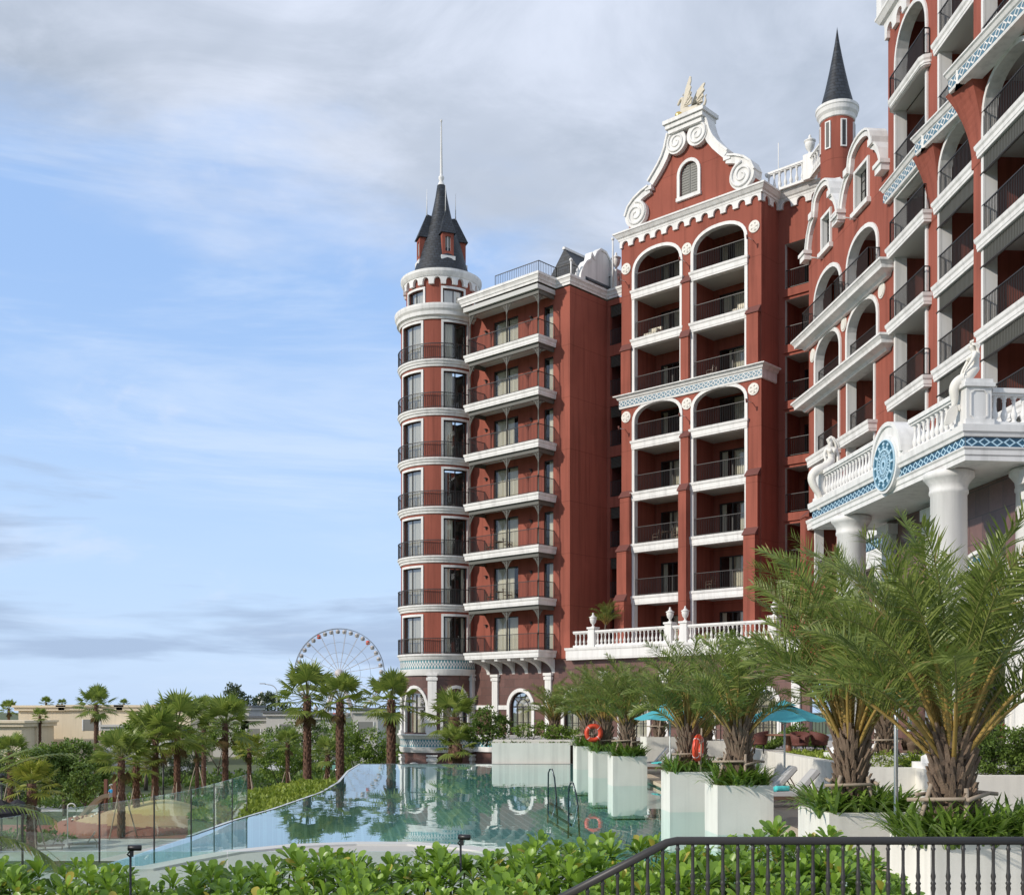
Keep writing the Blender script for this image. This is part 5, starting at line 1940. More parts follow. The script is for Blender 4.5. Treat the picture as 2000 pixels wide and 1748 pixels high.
# ================================================================== PLANTS
FROND = leaf('date palm leaflets', (0.095, 0.145, 0.026), (0.33, 0.39, 0.095), 0.4, 0.42, 0.5, 0.0, (0.03, (0.42, 0.30, 0.12)))
RACHIS = plain('golden frond stalk', (0.36, 0.24, 0.065), 0.5, 0.2, 6.0)
RACH_G = plain('green frond stalk', (0.17, 0.18, 0.05), 0.5, 0.15, 6.0)
BOOT = plain('frayed palm boots', (0.19, 0.135, 0.095), 0.9, 0.6, 5.0, 0.6, 40, fine=0.3)
BOOT_R = plain('reddish palm bark', (0.135, 0.070, 0.045), 0.9, 0.4, 5.0, 0.6, 30, fine=0.3)
FAN = leaf('fan palm leaves', (0.145, 0.215, 0.045), (0.37, 0.43, 0.10), 0.45, 0.42, 0.5)
FAN_Y = leaf('yellowing fan palm leaves', (0.22, 0.26, 0.035), (0.42, 0.41, 0.07), 0.3, 0.45, 0.4)
DEAD = leaf('dry palm leaves', (0.14, 0.095, 0.045), (0.23, 0.17, 0.08), 0.15, 0.8, 0.2)
LILY = leaf('strap leaves', (0.10, 0.20, 0.03), (0.29, 0.43, 0.075), 0.4, 0.38, 0.5)
HEDGE = leaf('glossy hedge leaves', (0.11, 0.23, 0.024), (0.34, 0.52, 0.065), 0.42, 0.34, 0.5, 0.35, (0.035, (0.55, 0.46, 0.08)))
TREE_L = leaf('broad tree leaves', (0.07, 0.13, 0.028), (0.20, 0.29, 0.055), 0.25, 0.5, 0.35, 0.4)
TREE_G = leaf('feathery tree leaves', (0.115, 0.20, 0.03), (0.28, 0.38, 0.065), 0.3, 0.5, 0.35, 0.4)
TREE_D = leaf('dull grey green needles', (0.060, 0.088, 0.050), (0.12, 0.155, 0.085), 0.2, 0.6, 0.3, 0.4)
LIME = leaf('lime ground cover leaves', (0.15, 0.23, 0.025), (0.36, 0.42, 0.06), 0.3, 0.45, 0.4, 0.3)
BARK = plain('grey brown bark', (0.12, 0.095, 0.075), 0.9, 0.3, 4.0, 0.5, 24)
STAKE = plain('weathered wooden stake', (0.36, 0.29, 0.22), 0.85, 0.2, 5.0)


def blade(mb, base, d, side, L, wd, m, bend=0.25, down=Vector((0, 0, -1))):
    """narrow leaflet: two quads, slightly drooping"""
    p0 = base
    p1 = base + d * L * 0.45
    tip = base + d * L + down * L * bend
    s = side * wd / 2
    mb.add([p0 - s * .5, p0 + s * .5, p1 + s, p1 - s, tip], [(0, 1, 2, 3), (3, 2, 4)], m)


def rdir(rnd):
    z = rnd.uniform(-1, 1)
    a = rnd.uniform(0, 2 * pi)
    r = math.sqrt(1 - z * z)
    return Vector((r * math.cos(a), r * math.sin(a), z))


def date_crown(seed, nf=36, L=2.5, n_leaf=58, leafL=0.42, wd=0.024, low=40, bare=0.3):
    """vase of arching feather fronds: bare golden stalks below, leaflets standing off at an angle"""
    rnd = random.Random(seed)
    mb = MB()
    ga = 2.399963
    for i in range(nf):
        u = i / (nf - 1)
        el = R(86 - (86 - low) * u ** 0.8 + rnd.uniform(-8, 8))
        az = i * ga + rnd.uniform(-0.3, 0.3)
        h = Vector((math.cos(az), math.sin(az), 0))
        fl = L * (0.84 + 0.2 * math.sin(pi * min(1, u + 0.25))) * rnd.uniform(0.82, 1.1)
        droop = R(56 + 26 * u) * rnd.uniform(0.7, 1.25)
        twist = rnd.uniform(-1.6, 1.6)
        sidev = Vector((-h.y, h.x, 0))
        roll = rnd.uniform(-0.9, 0.9)
        pts = []
        dirs = []
        p = h * 0.08 + Vector((0, 0, -0.28 * u))
        N = 18
        for k in range(N + 1):
            v = k / N
            e = el - droop * v ** 2.1
            d = h * math.cos(e) + Vector((0, 0, math.sin(e))) + sidev * twist * 0.16 * v
            d.normalize()
            pts.append(p.copy())
            dirs.append(d)
            p = p + d * fl / N
        kb = 8
        mb.tube(pts[:kb + 1], [0.030 - 0.018 * k / N for k in range(kb + 1)], RACHIS, 5, cap=False)
        mb.tube(pts[kb:], [max(0.004, 0.022 - 0.021 * k / N) for k in range(kb, N + 1)], RACH_G, 4, cap=False)
        for q in range(n_leaf):
            v = bare + (1 - bare) * (q + 0.5) / n_leaf
            x = v * N
            k = min(N - 1, int(x))
            base = pts[k].lerp(pts[k + 1], x - k)
            d = dirs[k].lerp(dirs[k + 1], x - k).normalized()
            sd = d.cross(Vector((0, 0, 1)))
            sd = sd.normalized() if sd.length > 0.05 else sidev
            up = sd.cross(d).normalized()
            cr_, sr_ = math.cos(roll * v), math.sin(roll * v)
            sd, up = sd * cr_ + up * sr_, up * cr_ - sd * sr_
            w_ = (v - bare) / (1 - bare)
            ll = leafL * (0.4 + 0.6 * min(1, w_ / 0.22)) * (1.0 if w_ < 0.6 else max(0.38, 1 - (w_ - 0.6) * 1.5)) * rnd.uniform(0.8, 1.15)
            for sg in (-1, 1):
                if rnd.random() < 0.03:
                    continue
                a = R(rnd.uniform(52, 72) - 22 * w_)
                lift = rnd.choice((0.1, 0.45, 0.8)) + rnd.uniform(-.1, .1)
                dv = (d * math.cos(a) + (sd * sg * math.cos(lift) + up * math.sin(lift)) * math.sin(a)).normalized()
                blade(mb, base, dv, dv.cross(up).normalized().lerp(up, 0.35).normalized(), ll, wd, FROND, rnd.uniform(0.02, 0.22))
        for q in range(9):
            v = 0.09 + (bare - 0.09) * q / 9
            k = int(v * N)
            base = pts[k].lerp(pts[k + 1], v * N - k)
            for sg in (-1, 1):
                dv = (dirs[k] * 0.7 + sidev * sg * 0.6 + rdir(rnd) * .2).normalized()
                blade(mb, base, dv, dirs[k].cross(sidev).normalized(), 0.10 + 0.14 * q / 9, 0.011, RACH_G, 0.0)
    return mb.mesh('date_palm_crown')


def palm_trunk(seed, H, r0, r1, m, boots=110, bl=0.24, stick=0.5):
    rnd = random.Random(seed)
    mb = MB()
    N = 8
    mb.lathe((0, 0, 0), [(r0 + (r1 - r0) * k / N + 0.01 * rnd.uniform(-1, 1), H * k / N) for k in range(N + 1)], m, 12)
    for i in range(boots):
        u = (i + 0.5) / boots
        z = H * u * 0.98
        a = i * 2.399963 + rnd.uniform(-0.2, 0.2)
        r = (r0 + (r1 - r0) * u) * 0.93
        o = Vector((math.cos(a), math.sin(a), 0))
        t = Vector((-o.y, o.x, 0))
        b = o * r + Vector((0, 0, z))
        L = bl * rnd.uniform(0.65, 1.3) * (1 + 0.15 * u)
        out = stick * rnd.uniform(0.5, 1.3)
        e = b + (o * out + Vector((0, 0, 1))).normalized() * L
        wb, wt = 0.055, 0.022
        th = o * 0.035
        V = [b - t * wb, b + t * wb, b + t * wb * 0.8 + th * 1.6, b - t * wb * 0.8 + th * 1.6, e - t * wt, e + t * wt, e + t * wt * .7 + th * .8, e - t * wt * .7 + th * .8]
        mb.add(V, [(0, 1, 5, 4), (1, 2, 6, 5), (2, 3, 7, 6), (3, 0, 4, 7), (4, 5, 6, 7)], m)
    return mb.mesh('palm_trunk')


def fan_crown(seed, nf=26, R_=0.95, pet=0.9, seg=20, m=None, dead=7, low=-45):
    rnd = random.Random(seed)
    mb = MB()
    for i in range(nf + dead):
        isd = i >= nf
        u = i / max(1, nf - 1)
        el = R(82 - (82 - low) * min(1, u) ** 1.25 + rnd.uniform(-8, 8)) if not isd else R(rnd.uniform(-80, -62))
        az = i * 2.399963 + rnd.uniform(-0.3, 0.3)
        h = Vector((math.cos(az), math.sin(az), 0))
        d = (h * math.cos(el) + Vector((0, 0, math.sin(el)))).normalized()
        pl = pet * rnd.uniform(0.8, 1.15) * (0.7 if isd else 1)
        p0 = Vector((0, 0, -0.15 * u)) + h * 0.06
        hub = p0 + d * pl + Vector((0, 0, -0.12 * pl))
        mb.tube([p0, p0.lerp(hub, .5) + Vector((0, 0, .03)), hub], [0.03, 0.022, 0.014], RACH_G if not isd else BOOT, 4, cap=False)
        sd = Vector((-h.y, h.x, 0))
        nrm = sd.cross(d).normalized()
        sp = R(rnd.uniform(105, 125)) if not isd else R(70)
        rr = R_ * rnd.uniform(0.85, 1.1) * (0.6 if isd else 1)
        mm = DEAD if isd else (m or FAN)
        fold = rnd.uniform(0.05, 0.3)
        for k in range(seg):
            a0, a1 = -sp + 2 * sp * k / seg, -sp + 2 * sp * (k + 1) / seg
            am = (a0 + a1) / 2

            def dirr(a):
                return d * math.cos(a) + sd * math.sin(a) + nrm * fold * abs(math.sin(a))
            reach = rr * (0.72 + 0.28 * math.cos(am * 0.8)) * rnd.uniform(0.92, 1.05)
            m0 = hub + dirr(a0) * reach * 0.58
            m1 = hub + dirr(a1) * reach * 0.58
            mc = hub + dirr(am) * reach * 0.6 + nrm * 0.03
            tip = hub + dirr(am) * reach + Vector((0, 0, -1)) * reach * rnd.uniform(0.04, 0.26)
            b_ = len(mb.v)
            mb.add([hub, m0, mc, m1, tip], [(0, 1, 2), (0, 2, 3), (1, 4, 2), (2, 4, 3)], mm)
    return mb.mesh('fan_palm_crown')


def quad_leaf(mb, c, d, n, L, wd, m):
    s = d.cross(n).normalized() * wd / 2
    mb.add([c, c + d * L * .5 + s, c + d * L, c + d * L * .5 - s], [(0, 1, 2, 3)], m)


def broad_tree(seed, blobs, base, n, L, m, trunk_r=0.16, trunk_h=None, clump=14, cr=0.45, flat=1.0):
    """blobs: [(centre, radii)] local; returns (crown mesh, trunk mesh)"""
    rnd = random.Random(seed)
    mb = MB()
    vol = [b[1][0] * b[1][1] * b[1][2] for b in blobs]
    tot = sum(vol)
    for (c, rad), v in zip(blobs, vol):
        for _ in range(max(3, int(n * v / tot / clump))):
            o = rdir(rnd)
            k = rnd.uniform(0.35, 1.0) ** 0.5
            p = Vector((c[0] + o.x * rad[0] * k, c[1] + o.y * rad[1] * k, c[2] + o.z * rad[2] * k))
            for _q in range(clump):
                q = rdir(rnd)
                pp = p + Vector((q.x * cr, q.y * cr, q.z * cr * 0.6 * flat)) * rnd.uniform(0.2, 1)
                d = (rdir(rnd) + o * 0.5 + Vector((0, 0, -0.25))).normalized()
                nn = (Vector((0, 0, 1)) * 0.9 + rdir(rnd)).normalized()
                quad_leaf(mb, pp, d, nn, L * rnd.uniform(0.7, 1.3), L * 0.5, m)
    crown = mb.mesh('tree_crown')
    mb = MB()
    b = Vector(base)
    th = trunk_h
    fork = b + Vector((rnd.uniform(-.1, .1), rnd.uniform(-.1, .1), th))
    mb.tube([b, b.lerp(fork, .5) + Vector((rnd.uniform(-.08, .08), 0, 0)), fork], [trunk_r * 1.2, trunk_r, trunk_r * 0.85], BARK, 8)
    for (c, rad) in blobs:
        e = Vector(c)
        md = fork.lerp(e, .5) + Vector((rnd.uniform(-.2, .2), rnd.uniform(-.2, .2), rnd.uniform(-.1, .25)))
        mb.tube([fork, md, e], [trunk_r * 0.6, trunk_r * 0.38, trunk_r * 0.12], BARK, 6)
        for _ in range(3):
            o = rdir(rnd)
            t2 = Vector((c[0] + o.x * rad[0] * .8, c[1] + o.y * rad[1] * .8, c[2] + abs(o.z) * rad[2] * .7))
            mb.tube([md, md.lerp(t2, .5) + rdir(rnd) * .1, t2], [trunk_r * 0.3, trunk_r * 0.18, trunk_r * 0.06], BARK, 5)
    return crown, mb.mesh('tree_trunk')


def strap_clump(seed, n, wx, wy, L=0.5, wd=0.05, m=None, hole=0.22):
    """bed of arching strap leaves filling a wx x wy box, centred on the origin"""
    rnd = random.Random(seed)
    mb = MB()
    k = 0
    hubs = [(rnd.uniform(-wx / 2, wx / 2), rnd.uniform(-wy / 2, wy / 2)) for _ in range(max(6, n // 12))]
    hubs = [h for h in hubs if math.hypot(*h) > hole]
    for i in range(n):
        hx, hy = hubs[i % len(hubs)]
        a = rnd.uniform(0, 2 * pi)
        o = Vector((math.cos(a), math.sin(a), 0))
        t = Vector((-o.y, o.x, 0))
        p = Vector((hx, hy, 0)) + o * 0.03
        el = R(rnd.uniform(42, 82))
        ll = L * rnd.uniform(0.6, 1.2)
        dr = R(rnd.uniform(35, 110))
        V = []
        N = 5
        for s in range(N + 1):
            v = s / N
            w_ = wd * (0.55 + 1.3 * v) * (1 - v ** 3) * 0.9 + 0.003
            V += [p - t * w_ / 2, p + t * w_ / 2]
            e = el - dr * v ** 1.5
            p = p + (o * math.cos(e) + Vector((0, 0, math.sin(e)))) * ll / N
        mb.add(V, [(2 * s, 2 * s + 1, 2 * s + 3, 2 * s + 2) for s in range(N)], m or LILY, True)
    return mb.mesh('strap_leaves')


def link(me, name, parent=None, loc=(0, 0, 0), rz=0.0, sc_=1.0):
    o = bpy.data.objects.new(name, me)
    col.objects.link(o)
    o.location = loc
    o.rotation_euler = (0, 0, rz)
    o.scale = (sc_, sc_, sc_) if not isinstance(sc_, tuple) else sc_
    if parent is not None:
        o.parent = parent
    return o


def stake_frame(seed, r, h, z):
    """lashed support poles round a trunk"""
    rnd = random.Random(seed)
    mb = MB()
    a0 = rnd.uniform(0, 6)
    for k in range(4):
        a = a0 + k * pi / 2
        mb.tube([(r * 1.75 * math.cos(a), r * 1.75 * math.sin(a), 0), (r * 1.05 * math.cos(a + .25), r * 1.05 * math.sin(a + .25), h * rnd.uniform(0.95, 1.2))], 0.035, STAKE, 6)
        b = a + pi / 2
        zz = z + rnd.uniform(-.05, .05)
        mb.tube([(r * 1.75 * math.cos(a) * 1.15, r * 1.75 * math.sin(a) * 1.15, zz), (r * 1.6 * math.cos(b), r * 1.6 * math.sin(b), zz + rnd.uniform(-.03, .06))], 0.03, STAKE, 6)
    return mb.mesh('support_stakes')


# ------------------------------------------------------------------ date palms in the planters
CR = [date_crown(21, 40, 2.5, 46, 0.42, 0.023, 50, 0.3), date_crown(22, 38, 2.4, 44, 0.42, 0.024, 54, 0.32), date_crown(27, 40, 2.45, 42, 0.42, 0.025, 46, 0.3)]
CRB = [date_crown(31, 42, 2.85, 66, 0.46, 0.020, 61, 0.33), date_crown(38, 46, 2.95, 66, 0.47, 0.020, 50, 0.33)]
TK = [palm_trunk(41, 1.25, 0.19, 0.21, BOOT, 190, 0.27, 0.55), palm_trunk(42, 1.2, 0.175, 0.195, BOOT, 170, 0.27, 0.6)]
SK = [stake_frame(51, 0.3, 0.75, 0.62), stake_frame(52, 0.3, 0.7, 0.55)]
LI = [strap_clump(61, 600, 1.1, 1.0, 0.70, 0.05), strap_clump(62, 520, 1.1, 1.0, 0.64, 0.05), strap_clump(63, 1500, 2.2, 1.05, 0.66, 0.042, None, 0.25)]
PALML = ['date palm in the farthest pool planter', 'date palm in the second farthest pool planter, behind the round lifebuoy', 'date palm in the planter left of the far loungers',
         'date palm with a lifebuoy beside its trunk, in front of the far turquoise umbrella', 'date palm left of the near turquoise umbrella', 'tall date palm right of the near turquoise umbrella, by the shower pipe',
         'largest and nearest date palm, at the right edge']
for i, (x, y, wd, dp) in enumerate(PL):
    cx = x + math.cos(PR) * wd / 2 + math.sin(PR) * dp / 2
    cy = y + math.sin(PR) * wd / 2 - math.cos(PR) * dp / 2
    if i == 6:
        cx, cy = 5.98, 15.35
    if i == 5:
        cx, cy = 5.80, 19.35
    e = empty('date_palm', (cx, cy, 0.98), i * 1.3 + 0.4)
    tag(e, PALML[i], 'palm tree', 'date palms along the pool')
    big = i >= 5
    s = [1.05, 1.05, 1.05, 1.1, 1.02, 1.22, 1.16][i]
    hs = [1.15, 1.15, 1.12, 1.15, 1.12, 1.15, 1.1][i]
    link(TK[i % 2], 'trunk', e, (0, 0, 0), 0, (1.0, 1.0, hs))
    link((CRB[i - 5] if big else CR[i % 3]), 'crown', e, (0, 0, (1.2 * hs) - 0.02), 0, s)
    link(SK[i % 2], 'support_stakes', e, (0, 0, 0.0), i)
    li = LI[2] if i == 6 else LI[i % 2]
    bx, by = (x + 1.15, y - 0.6) if i == 6 else (cx, cy)
    o = link(li, 'strap_leaf_plants', None, (bx if i == 6 else cx, by if i == 6 else cy, 0.97), PR, ((wd - 0.1) / (2.2 if i == 6 else 1.1) * 0.98, (dp - 0.1) / (1.05 if i == 6 else 1.0), 1.0))
    tag(o, ['strap leaved plants in the farthest pool planter', 'strap leaved plants below the round lifebuoy', 'strap leaved plants in the planter left of the far loungers', 'strap leaved plants in the planter right of the far loungers',
            'strap leaved plants left of the loungers with teal towels', 'strap leaved plants right of the loungers with teal towels', 'widest clump of strap leaved plants, in the nearest planter'][i], 'plant', 'green plants filling the planters')

# date palms standing further back on the terrace
for (x, y, z, s, hs, lab) in ((10.9, 33.0, 1.35, 0.95, 1.0, 'date palm with stakes behind the shower pipe on the terrace'), (7.2, 43.5, 0.4, 0.9, 1.1, 'date palm behind the leaning lifebuoy, second row'),
                              (6.7, 51.3, 1.5, 0.8, 0.9, 'date palm in the block planter left behind the far umbrella'), (8.4, 48.9, 1.4, 0.85, 0.95, 'date palm in the block planter right behind the far umbrella'),
                              (4.0, 61.5, 0.8, 0.95, 1.2, 'date palm behind the farthest planter'), (2.3, 62.5, 0.8, 0.95, 1.25, 'leftmost date palm, above the long planter wall')):
    e = empty('date_palm', (x, y, z), x * 3 + y)
    tag(e, lab, 'palm tree', 'date palms behind the deck')
    link(TK[1], 'trunk', e, (0, 0, 0), 0, (0.95, 0.95, hs))
    link(CR[int(y) % 3], 'crown', e, (0, 0, 1.2 * hs - 0.02), 0, s)
    link(SK[1], 'support_stakes', e, (0, 0, 0), 1)
e = empty('date_palm', (F.P(2.7, -0.9, 0)[0], F.P(2.7, -0.9, 0)[1], 6.86), 1.0)
e.location = F.P(3.0, -3.2, 6.86)
tag(e, 'small slanting palm on the first floor terrace against the dark red wall', 'palm tree')
mb = MB()
mb.tube([(-0.25, 0, 0), (0, 0, 0.8), (0.2, 0, 1.75)], [0.09, 0.07, 0.06], BARK, 7)
mb.build('trunk', e)
link(CR[2], 'crown', e, (0.2, 0, 1.7), 0, 0.62)
tag(link(LI[1], 'strap_leaf_plants', None, (12.0, 32.2, 1.12), 0.3, (1.6, 1.0, 0.8)), 'low green plants at the foot of the staked terrace palm', 'plant')

# ------------------------------------------------------------------ fan palms of the lower garden
FC = [fan_crown(71, 24, 1.1, 1.15, 20, None, 3, -15), fan_crown(72, 22, 1.05, 1.1, 18, None, 4, -22), fan_crown(73, 20, 1.15, 1.0, 18, FAN_Y, 2, -20), fan_crown(74, 24, 1.1, 1.2, 20, None, 4, -28)]


def fan_palm(px, py, Y, rpx, crown, lab, group, base=GZ, bark=BOOT_R, tr=0.24, stakes=True, lean=0.0):
    """crown centre where its pixel ray meets depth Y; trunk down to the garden"""
    X = (px - 1000) / FPX * Y
    Z = EYE + (1388 - py) / FPX * Y
    s = rpx / FPX * Y / 2.0
    H = Z - base
    e = empty('fan_palm', (X, Y, base), px * 0.37)
    tag(e, lab, 'palm tree', group)
    if H > 0.3:
        link(palm_trunk(int(px), H, tr, tr * 0.85, bark, int(30 * H), 0.17, 0.25), 'trunk', e)
    link(FC[crown], 'crown', e, (0, 0, H), 0, s)
    if stakes:
        mb = MB()
        for k in range(3):
            a = k * 2.09 + px
            mb.tube([(1.1 * math.cos(a), 1.1 * math.sin(a), 0), (0.22 * math.cos(a), 0.22 * math.sin(a), min(3.2, H * 0.7))], 0.045, STAKE, 5)
        mb.build('support_stakes', e)
    return e


GP = 'fan palms of the lower garden'
fan_palm(62, 1530, 71, 62, 2, 'low yellow green fan palm beside the dark parasols at the left', GP, tr=0.3)
fan_palm(237, 1478, 78, 64, 0, 'left fan palm of the row behind the play mound', GP)
fan_palm(266, 1486, 82, 56, 1, 'slim fan palm second in the row behind the play mound', GP)
fan_palm(303, 1440, 84, 76, 0, 'broad fan palm third in the row behind the play mound', GP)
fan_palm(346, 1418, 88, 74, 3, 'tall fan palm fourth in the row behind the play mound', GP)
fan_palm(440, 1412, 91, 66, 1, 'fan palm with reddish ringed trunk, last before the lime ground cover', GP)
fan_palm(600, 1358, 75, 72, 3, 'tall fan palm left of the big wheel hub with crossed stakes', GP, tr=0.27)
fan_palm(664, 1366, 73, 60, 0, 'fan palm straight below the big wheel', GP, tr=0.26)
fan_palm(764, 1366, 69, 62, 3, 'fan palm touching the left side of the hotel tower', GP, tr=0.28)
fan_palm(887, 1400, 66, 62, 3, 'fan palm in front of the hotel tower base', GP, tr=0.36)
fan_palm(893, 1452, 64, 48, 1, 'low shaggy fan palm at the pool edge before the tower', GP, tr=0.3)
fan_palm(487, 1462, 99, 38, 2, 'small yellowish fan palm right of the ringed trunk palm', GP, tr=0.16)
fan_palm(562, 1450, 104, 34, 1, 'small fan palm among the bushes left of the tall crossed stakes palm', GP, tr=0.16)
fan_palm(640, 1470, 100, 40, 1, 'drooping small fan palm between the two tall garden palms', GP, tr=0.2)
fan_palm(398, 1392, 118, 40, 0, 'fan palm rising above the pale villa roof left of the lamp', GP, tr=0.22, stakes=False)
fan_palm(188, 1376, 128, 42, 3, 'tall dark fan palm standing before the long villa wall', GP, tr=0.24, stakes=False)
fan_palm(20, 1470, 92, 46, 1, 'shaggy fan palm at the left edge above the yellow one', GP, tr=0.22)
fan_palm(200, 1500, 96, 38, 1, 'drooping fan palm left of the slide posts', GP, tr=0.2)
fan_palm(385, 1462, 112, 34, 0, 'thin fan palm between the black lamp post and the ringed trunk palm', GP, tr=0.16)
GP2 = 'far fan palms on the skyline'
for (px, py, Y, r, lab) in ((17, 1384, 190, 22, 'far fan palm at the left edge of the skyline'), (90, 1372, 235, 15, 'far fan palm above the left villa, the left one of two'), (121, 1374, 250, 12, 'far fan palm above the left villa, the right one of two'),
                            (242, 1374, 260, 12, 'far fan palm peeping over the middle of the villa roof'), (340, 1372, 260, 12, 'far fan palm peeping over the right part of the villa roof'),
                            (78, 1398, 175, 20, 'brownish far fan palm in front of the left villa')):
    fan_palm(px, py, Y, r, 1, lab, GP2, tr=0.2, stakes=False)

# ------------------------------------------------------------------ broadleaf trees
def tree(px, Y, zc, blobs, n, L, m, lab, base=GZ, name='broadleaf_tree', tr=0.16, th=2.0, group='trees of the lower garden', seed=1, clump=14, cr=0.5, flat=1.0):
    X = (px - 1000) / FPX * Y
    e = empty(name, (X, Y, base))
    tag(e, lab, 'tree', group)
    c, t = broad_tree(seed, blobs, (0, 0, 0), n, L, m, tr, th, clump, cr, flat)
    link(t, 'trunk', e)
    link(c, 'crown', e)
    return e


tree(128, 95, 0, [((-1.7, 0, 4.3), (1.8, 1.5, 1.3)), ((0.6, 0.3, 5.0), (2.2, 1.7, 1.3)), ((2.2, 0, 3.6), (1.5, 1.4, 1.4)), ((-0.3, -0.6, 3.2), (2.2, 1.4, 1.3)), ((-2.4, 0, 2.6), (1.2, 1.2, 1.2))], 6500, 0.34, TREE_L, 'dark spreading tree behind the yellow palm, below the left villa', tr=0.22, th=1.6, seed=5)
tree(285, 125, 0, [((-2.6, 0, 6.0), (2.3, 1.8, 0.6)), ((0.2, 0.2, 7.2), (2.6, 2.0, 0.7)), ((2.9, 0, 6.5), (2.4, 1.8, 0.65)), ((-0.5, -0.8, 6.2), (3.2, 1.8, 0.5))], 5200, 0.42, TREE_G, 'flat crowned feathery tree above the tall palms of the mound', tr=0.2, th=3.8, seed=6, cr=0.6, flat=0.4)
tree(165, 88, 0, [((0, 0, 3.6), (1.1, 1.0, 1.4)), ((0.8, 0, 2.4), (0.9, 0.9, 1.0)), ((-0.9, 0.2, 2.4), (0.9, 0.9, 1.1))], 2200, 0.26, TREE_L, 'slender leafy tree right of the dark spreading tree', tr=0.09, th=1.4, seed=7, cr=0.35)
tree(545, 112, 0, [((-1.6, 0, 5.0), (1.7, 1.4, 1.5)), ((1.3, 0, 4.4), (1.7, 1.4, 1.6)), ((0, 0, 3.2), (2.3, 1.4, 1.2)), ((3.4, 0, 3.8), (1.5, 1.2, 1.4))], 5600, 0.26, TREE_G, 'light open bushy tree left of the tall crossed stakes palm', tr=0.1, th=1.2, seed=8, cr=0.45)
tree(705, 105, 0, [((-1.4, 0, 6.6), (1.5, 1.2, 1.4)), ((1.0, 0, 5.6), (1.8, 1.2, 1.6)), ((0.2, 0, 3.6), (2.3, 1.3, 1.7)), ((2.6, 0, 4.4), (1.5, 1.2, 1.5))], 7600, 0.26, TREE_G, 'bright green tree between the palms below the big wheel', tr=0.12, th=1.6, seed=9, cr=0.42)
tree(740, 95, 0, [((-0.9, 0, 2.4), (1.4, 1.2, 1.4)), ((0.9, 0, 3.0), (1.2, 1.0, 1.5))], 3400, 0.22, TREE_D, 'thin grey green shrubby tree left of the hotel tower foot', tr=0.07, th=0.8, seed=10, cr=0.4)
tree(12, 100, 0, [((-0.6, 0, 3.4), (1.8, 1.4, 1.6)), ((1.0, 0, 2.4), (1.5, 1.3, 1.3))], 3000, 0.28, TREE_D, 'pale grey green bush at the left edge below the villa', tr=0.12, th=1.0, seed=12)
tree(425, 140, 0, [((-1.8, 0, 5.0), (1.8, 1.4, 1.8)), ((1.0, 0, 6.0), (2.0, 1.4, 1.9)), ((3.4, 0, 4.6), (1.8, 1.3, 1.8))], 4800, 0.32, TREE_G, 'leafy tree behind the ringed trunk palm, under the grey villa', tr=0.12, th=1.6, seed=19, cr=0.5)
tree(600, 132, 0, [((-3.4, 0, 5.0), (2.1, 1.4, 1.9)), ((-0.6, 0, 6.4), (2.3, 1.4, 1.8)), ((2.6, 0, 5.6), (2.1, 1.4, 1.9)), ((0, 0, 3.4), (3.6, 1.4, 1.6)), ((5.2, 0, 4.6), (1.9, 1.4, 1.8))], 7600, 0.32, TREE_L, 'wide dark green tree behind the tall crossed stakes palm', tr=0.14, th=1.4, seed=23, cr=0.5)
tree(350, 120, 0, [((-1.6, 0, 3.0), (1.6, 1.3, 1.2)), ((1.2, 0, 3.4), (1.7, 1.3, 1.3))], 2800, 0.3, TREE_D, 'dull green bushy tree behind the fourth mound palm', tr=0.1, th=1.0, seed=25, cr=0.45)
tree(60, 120, 0, [((-2.0, 0, 3.2), (1.9, 1.4, 1.4)), ((1.6, 0, 3.8), (2.0, 1.4, 1.4)), ((4.2, 0, 3.0), (1.7, 1.4, 1.3))], 3800, 0.32, TREE_G, 'fresh green tree below the long villa at the left', tr=0.12, th=1.2, seed=27, cr=0.5)
tree(475, 260, 0, [((-2.2, 0, 11.5), (2.2, 2, 3.6)), ((1.2, 0, 9.5), (2.6, 2, 2.6)), ((5.5, 0, 10.5), (2.6, 2, 2.6)), ((-4.2, 0, 8.6), (1.8, 2, 2.2)), ((9.0, 0, 8.6), (2.2, 2, 1.6))], 4200, 0.75, TREE_D, 'tall hazy feathery tree on the skyline left of the street lamp', tr=0.35, th=4.5, seed=13, cr=1.1, group='far trees')
tree(950, 64, 0, [((0, 0, 1.6), (0.75, 0.6, 0.7)), ((0.7, 0, 1.2), (0.7, 0.6, 0.6)), ((-0.5, 0, 0.8), (0.7, 0.5, 0.6)), ((0.5, 0, 0.4), (0.9, 0.5, 0.5))], 3000, 0.17, TREE_L, 'dark leafy shrub left end of the long planter wall', base=0.75, name='shrub', tr=0.05, th=0.5, seed=14, cr=0.25, group='shrubs above the pool')
tree(1040, 62.5, 0, [((-0.5, 0, 0.75), (0.6, 0.4, 0.4)), ((0.4, 0, 0.9), (0.6, 0.4, 0.45)), ((1.2, 0, 0.6), (0.5, 0.4, 0.35))], 1200, 0.15, TREE_G, 'loose reddish green shrub over the middle of the planter wall', base=0.9, name='shrub', tr=0.03, th=0.3, seed=15, cr=0.25, group='shrubs above the pool')
tree(1100, 61.5, 0, [((-0.3, 0, 0.6), (0.7, 0.4, 0.5)), ((0.8, 0, 0.5), (0.7, 0.4, 0.4))], 1400, 0.15, TREE_G, 'yellow green shrub over the right end of the planter wall', base=0.9, name='shrub', tr=0.03, th=0.3, seed=16, cr=0.22, group='shrubs above the pool')
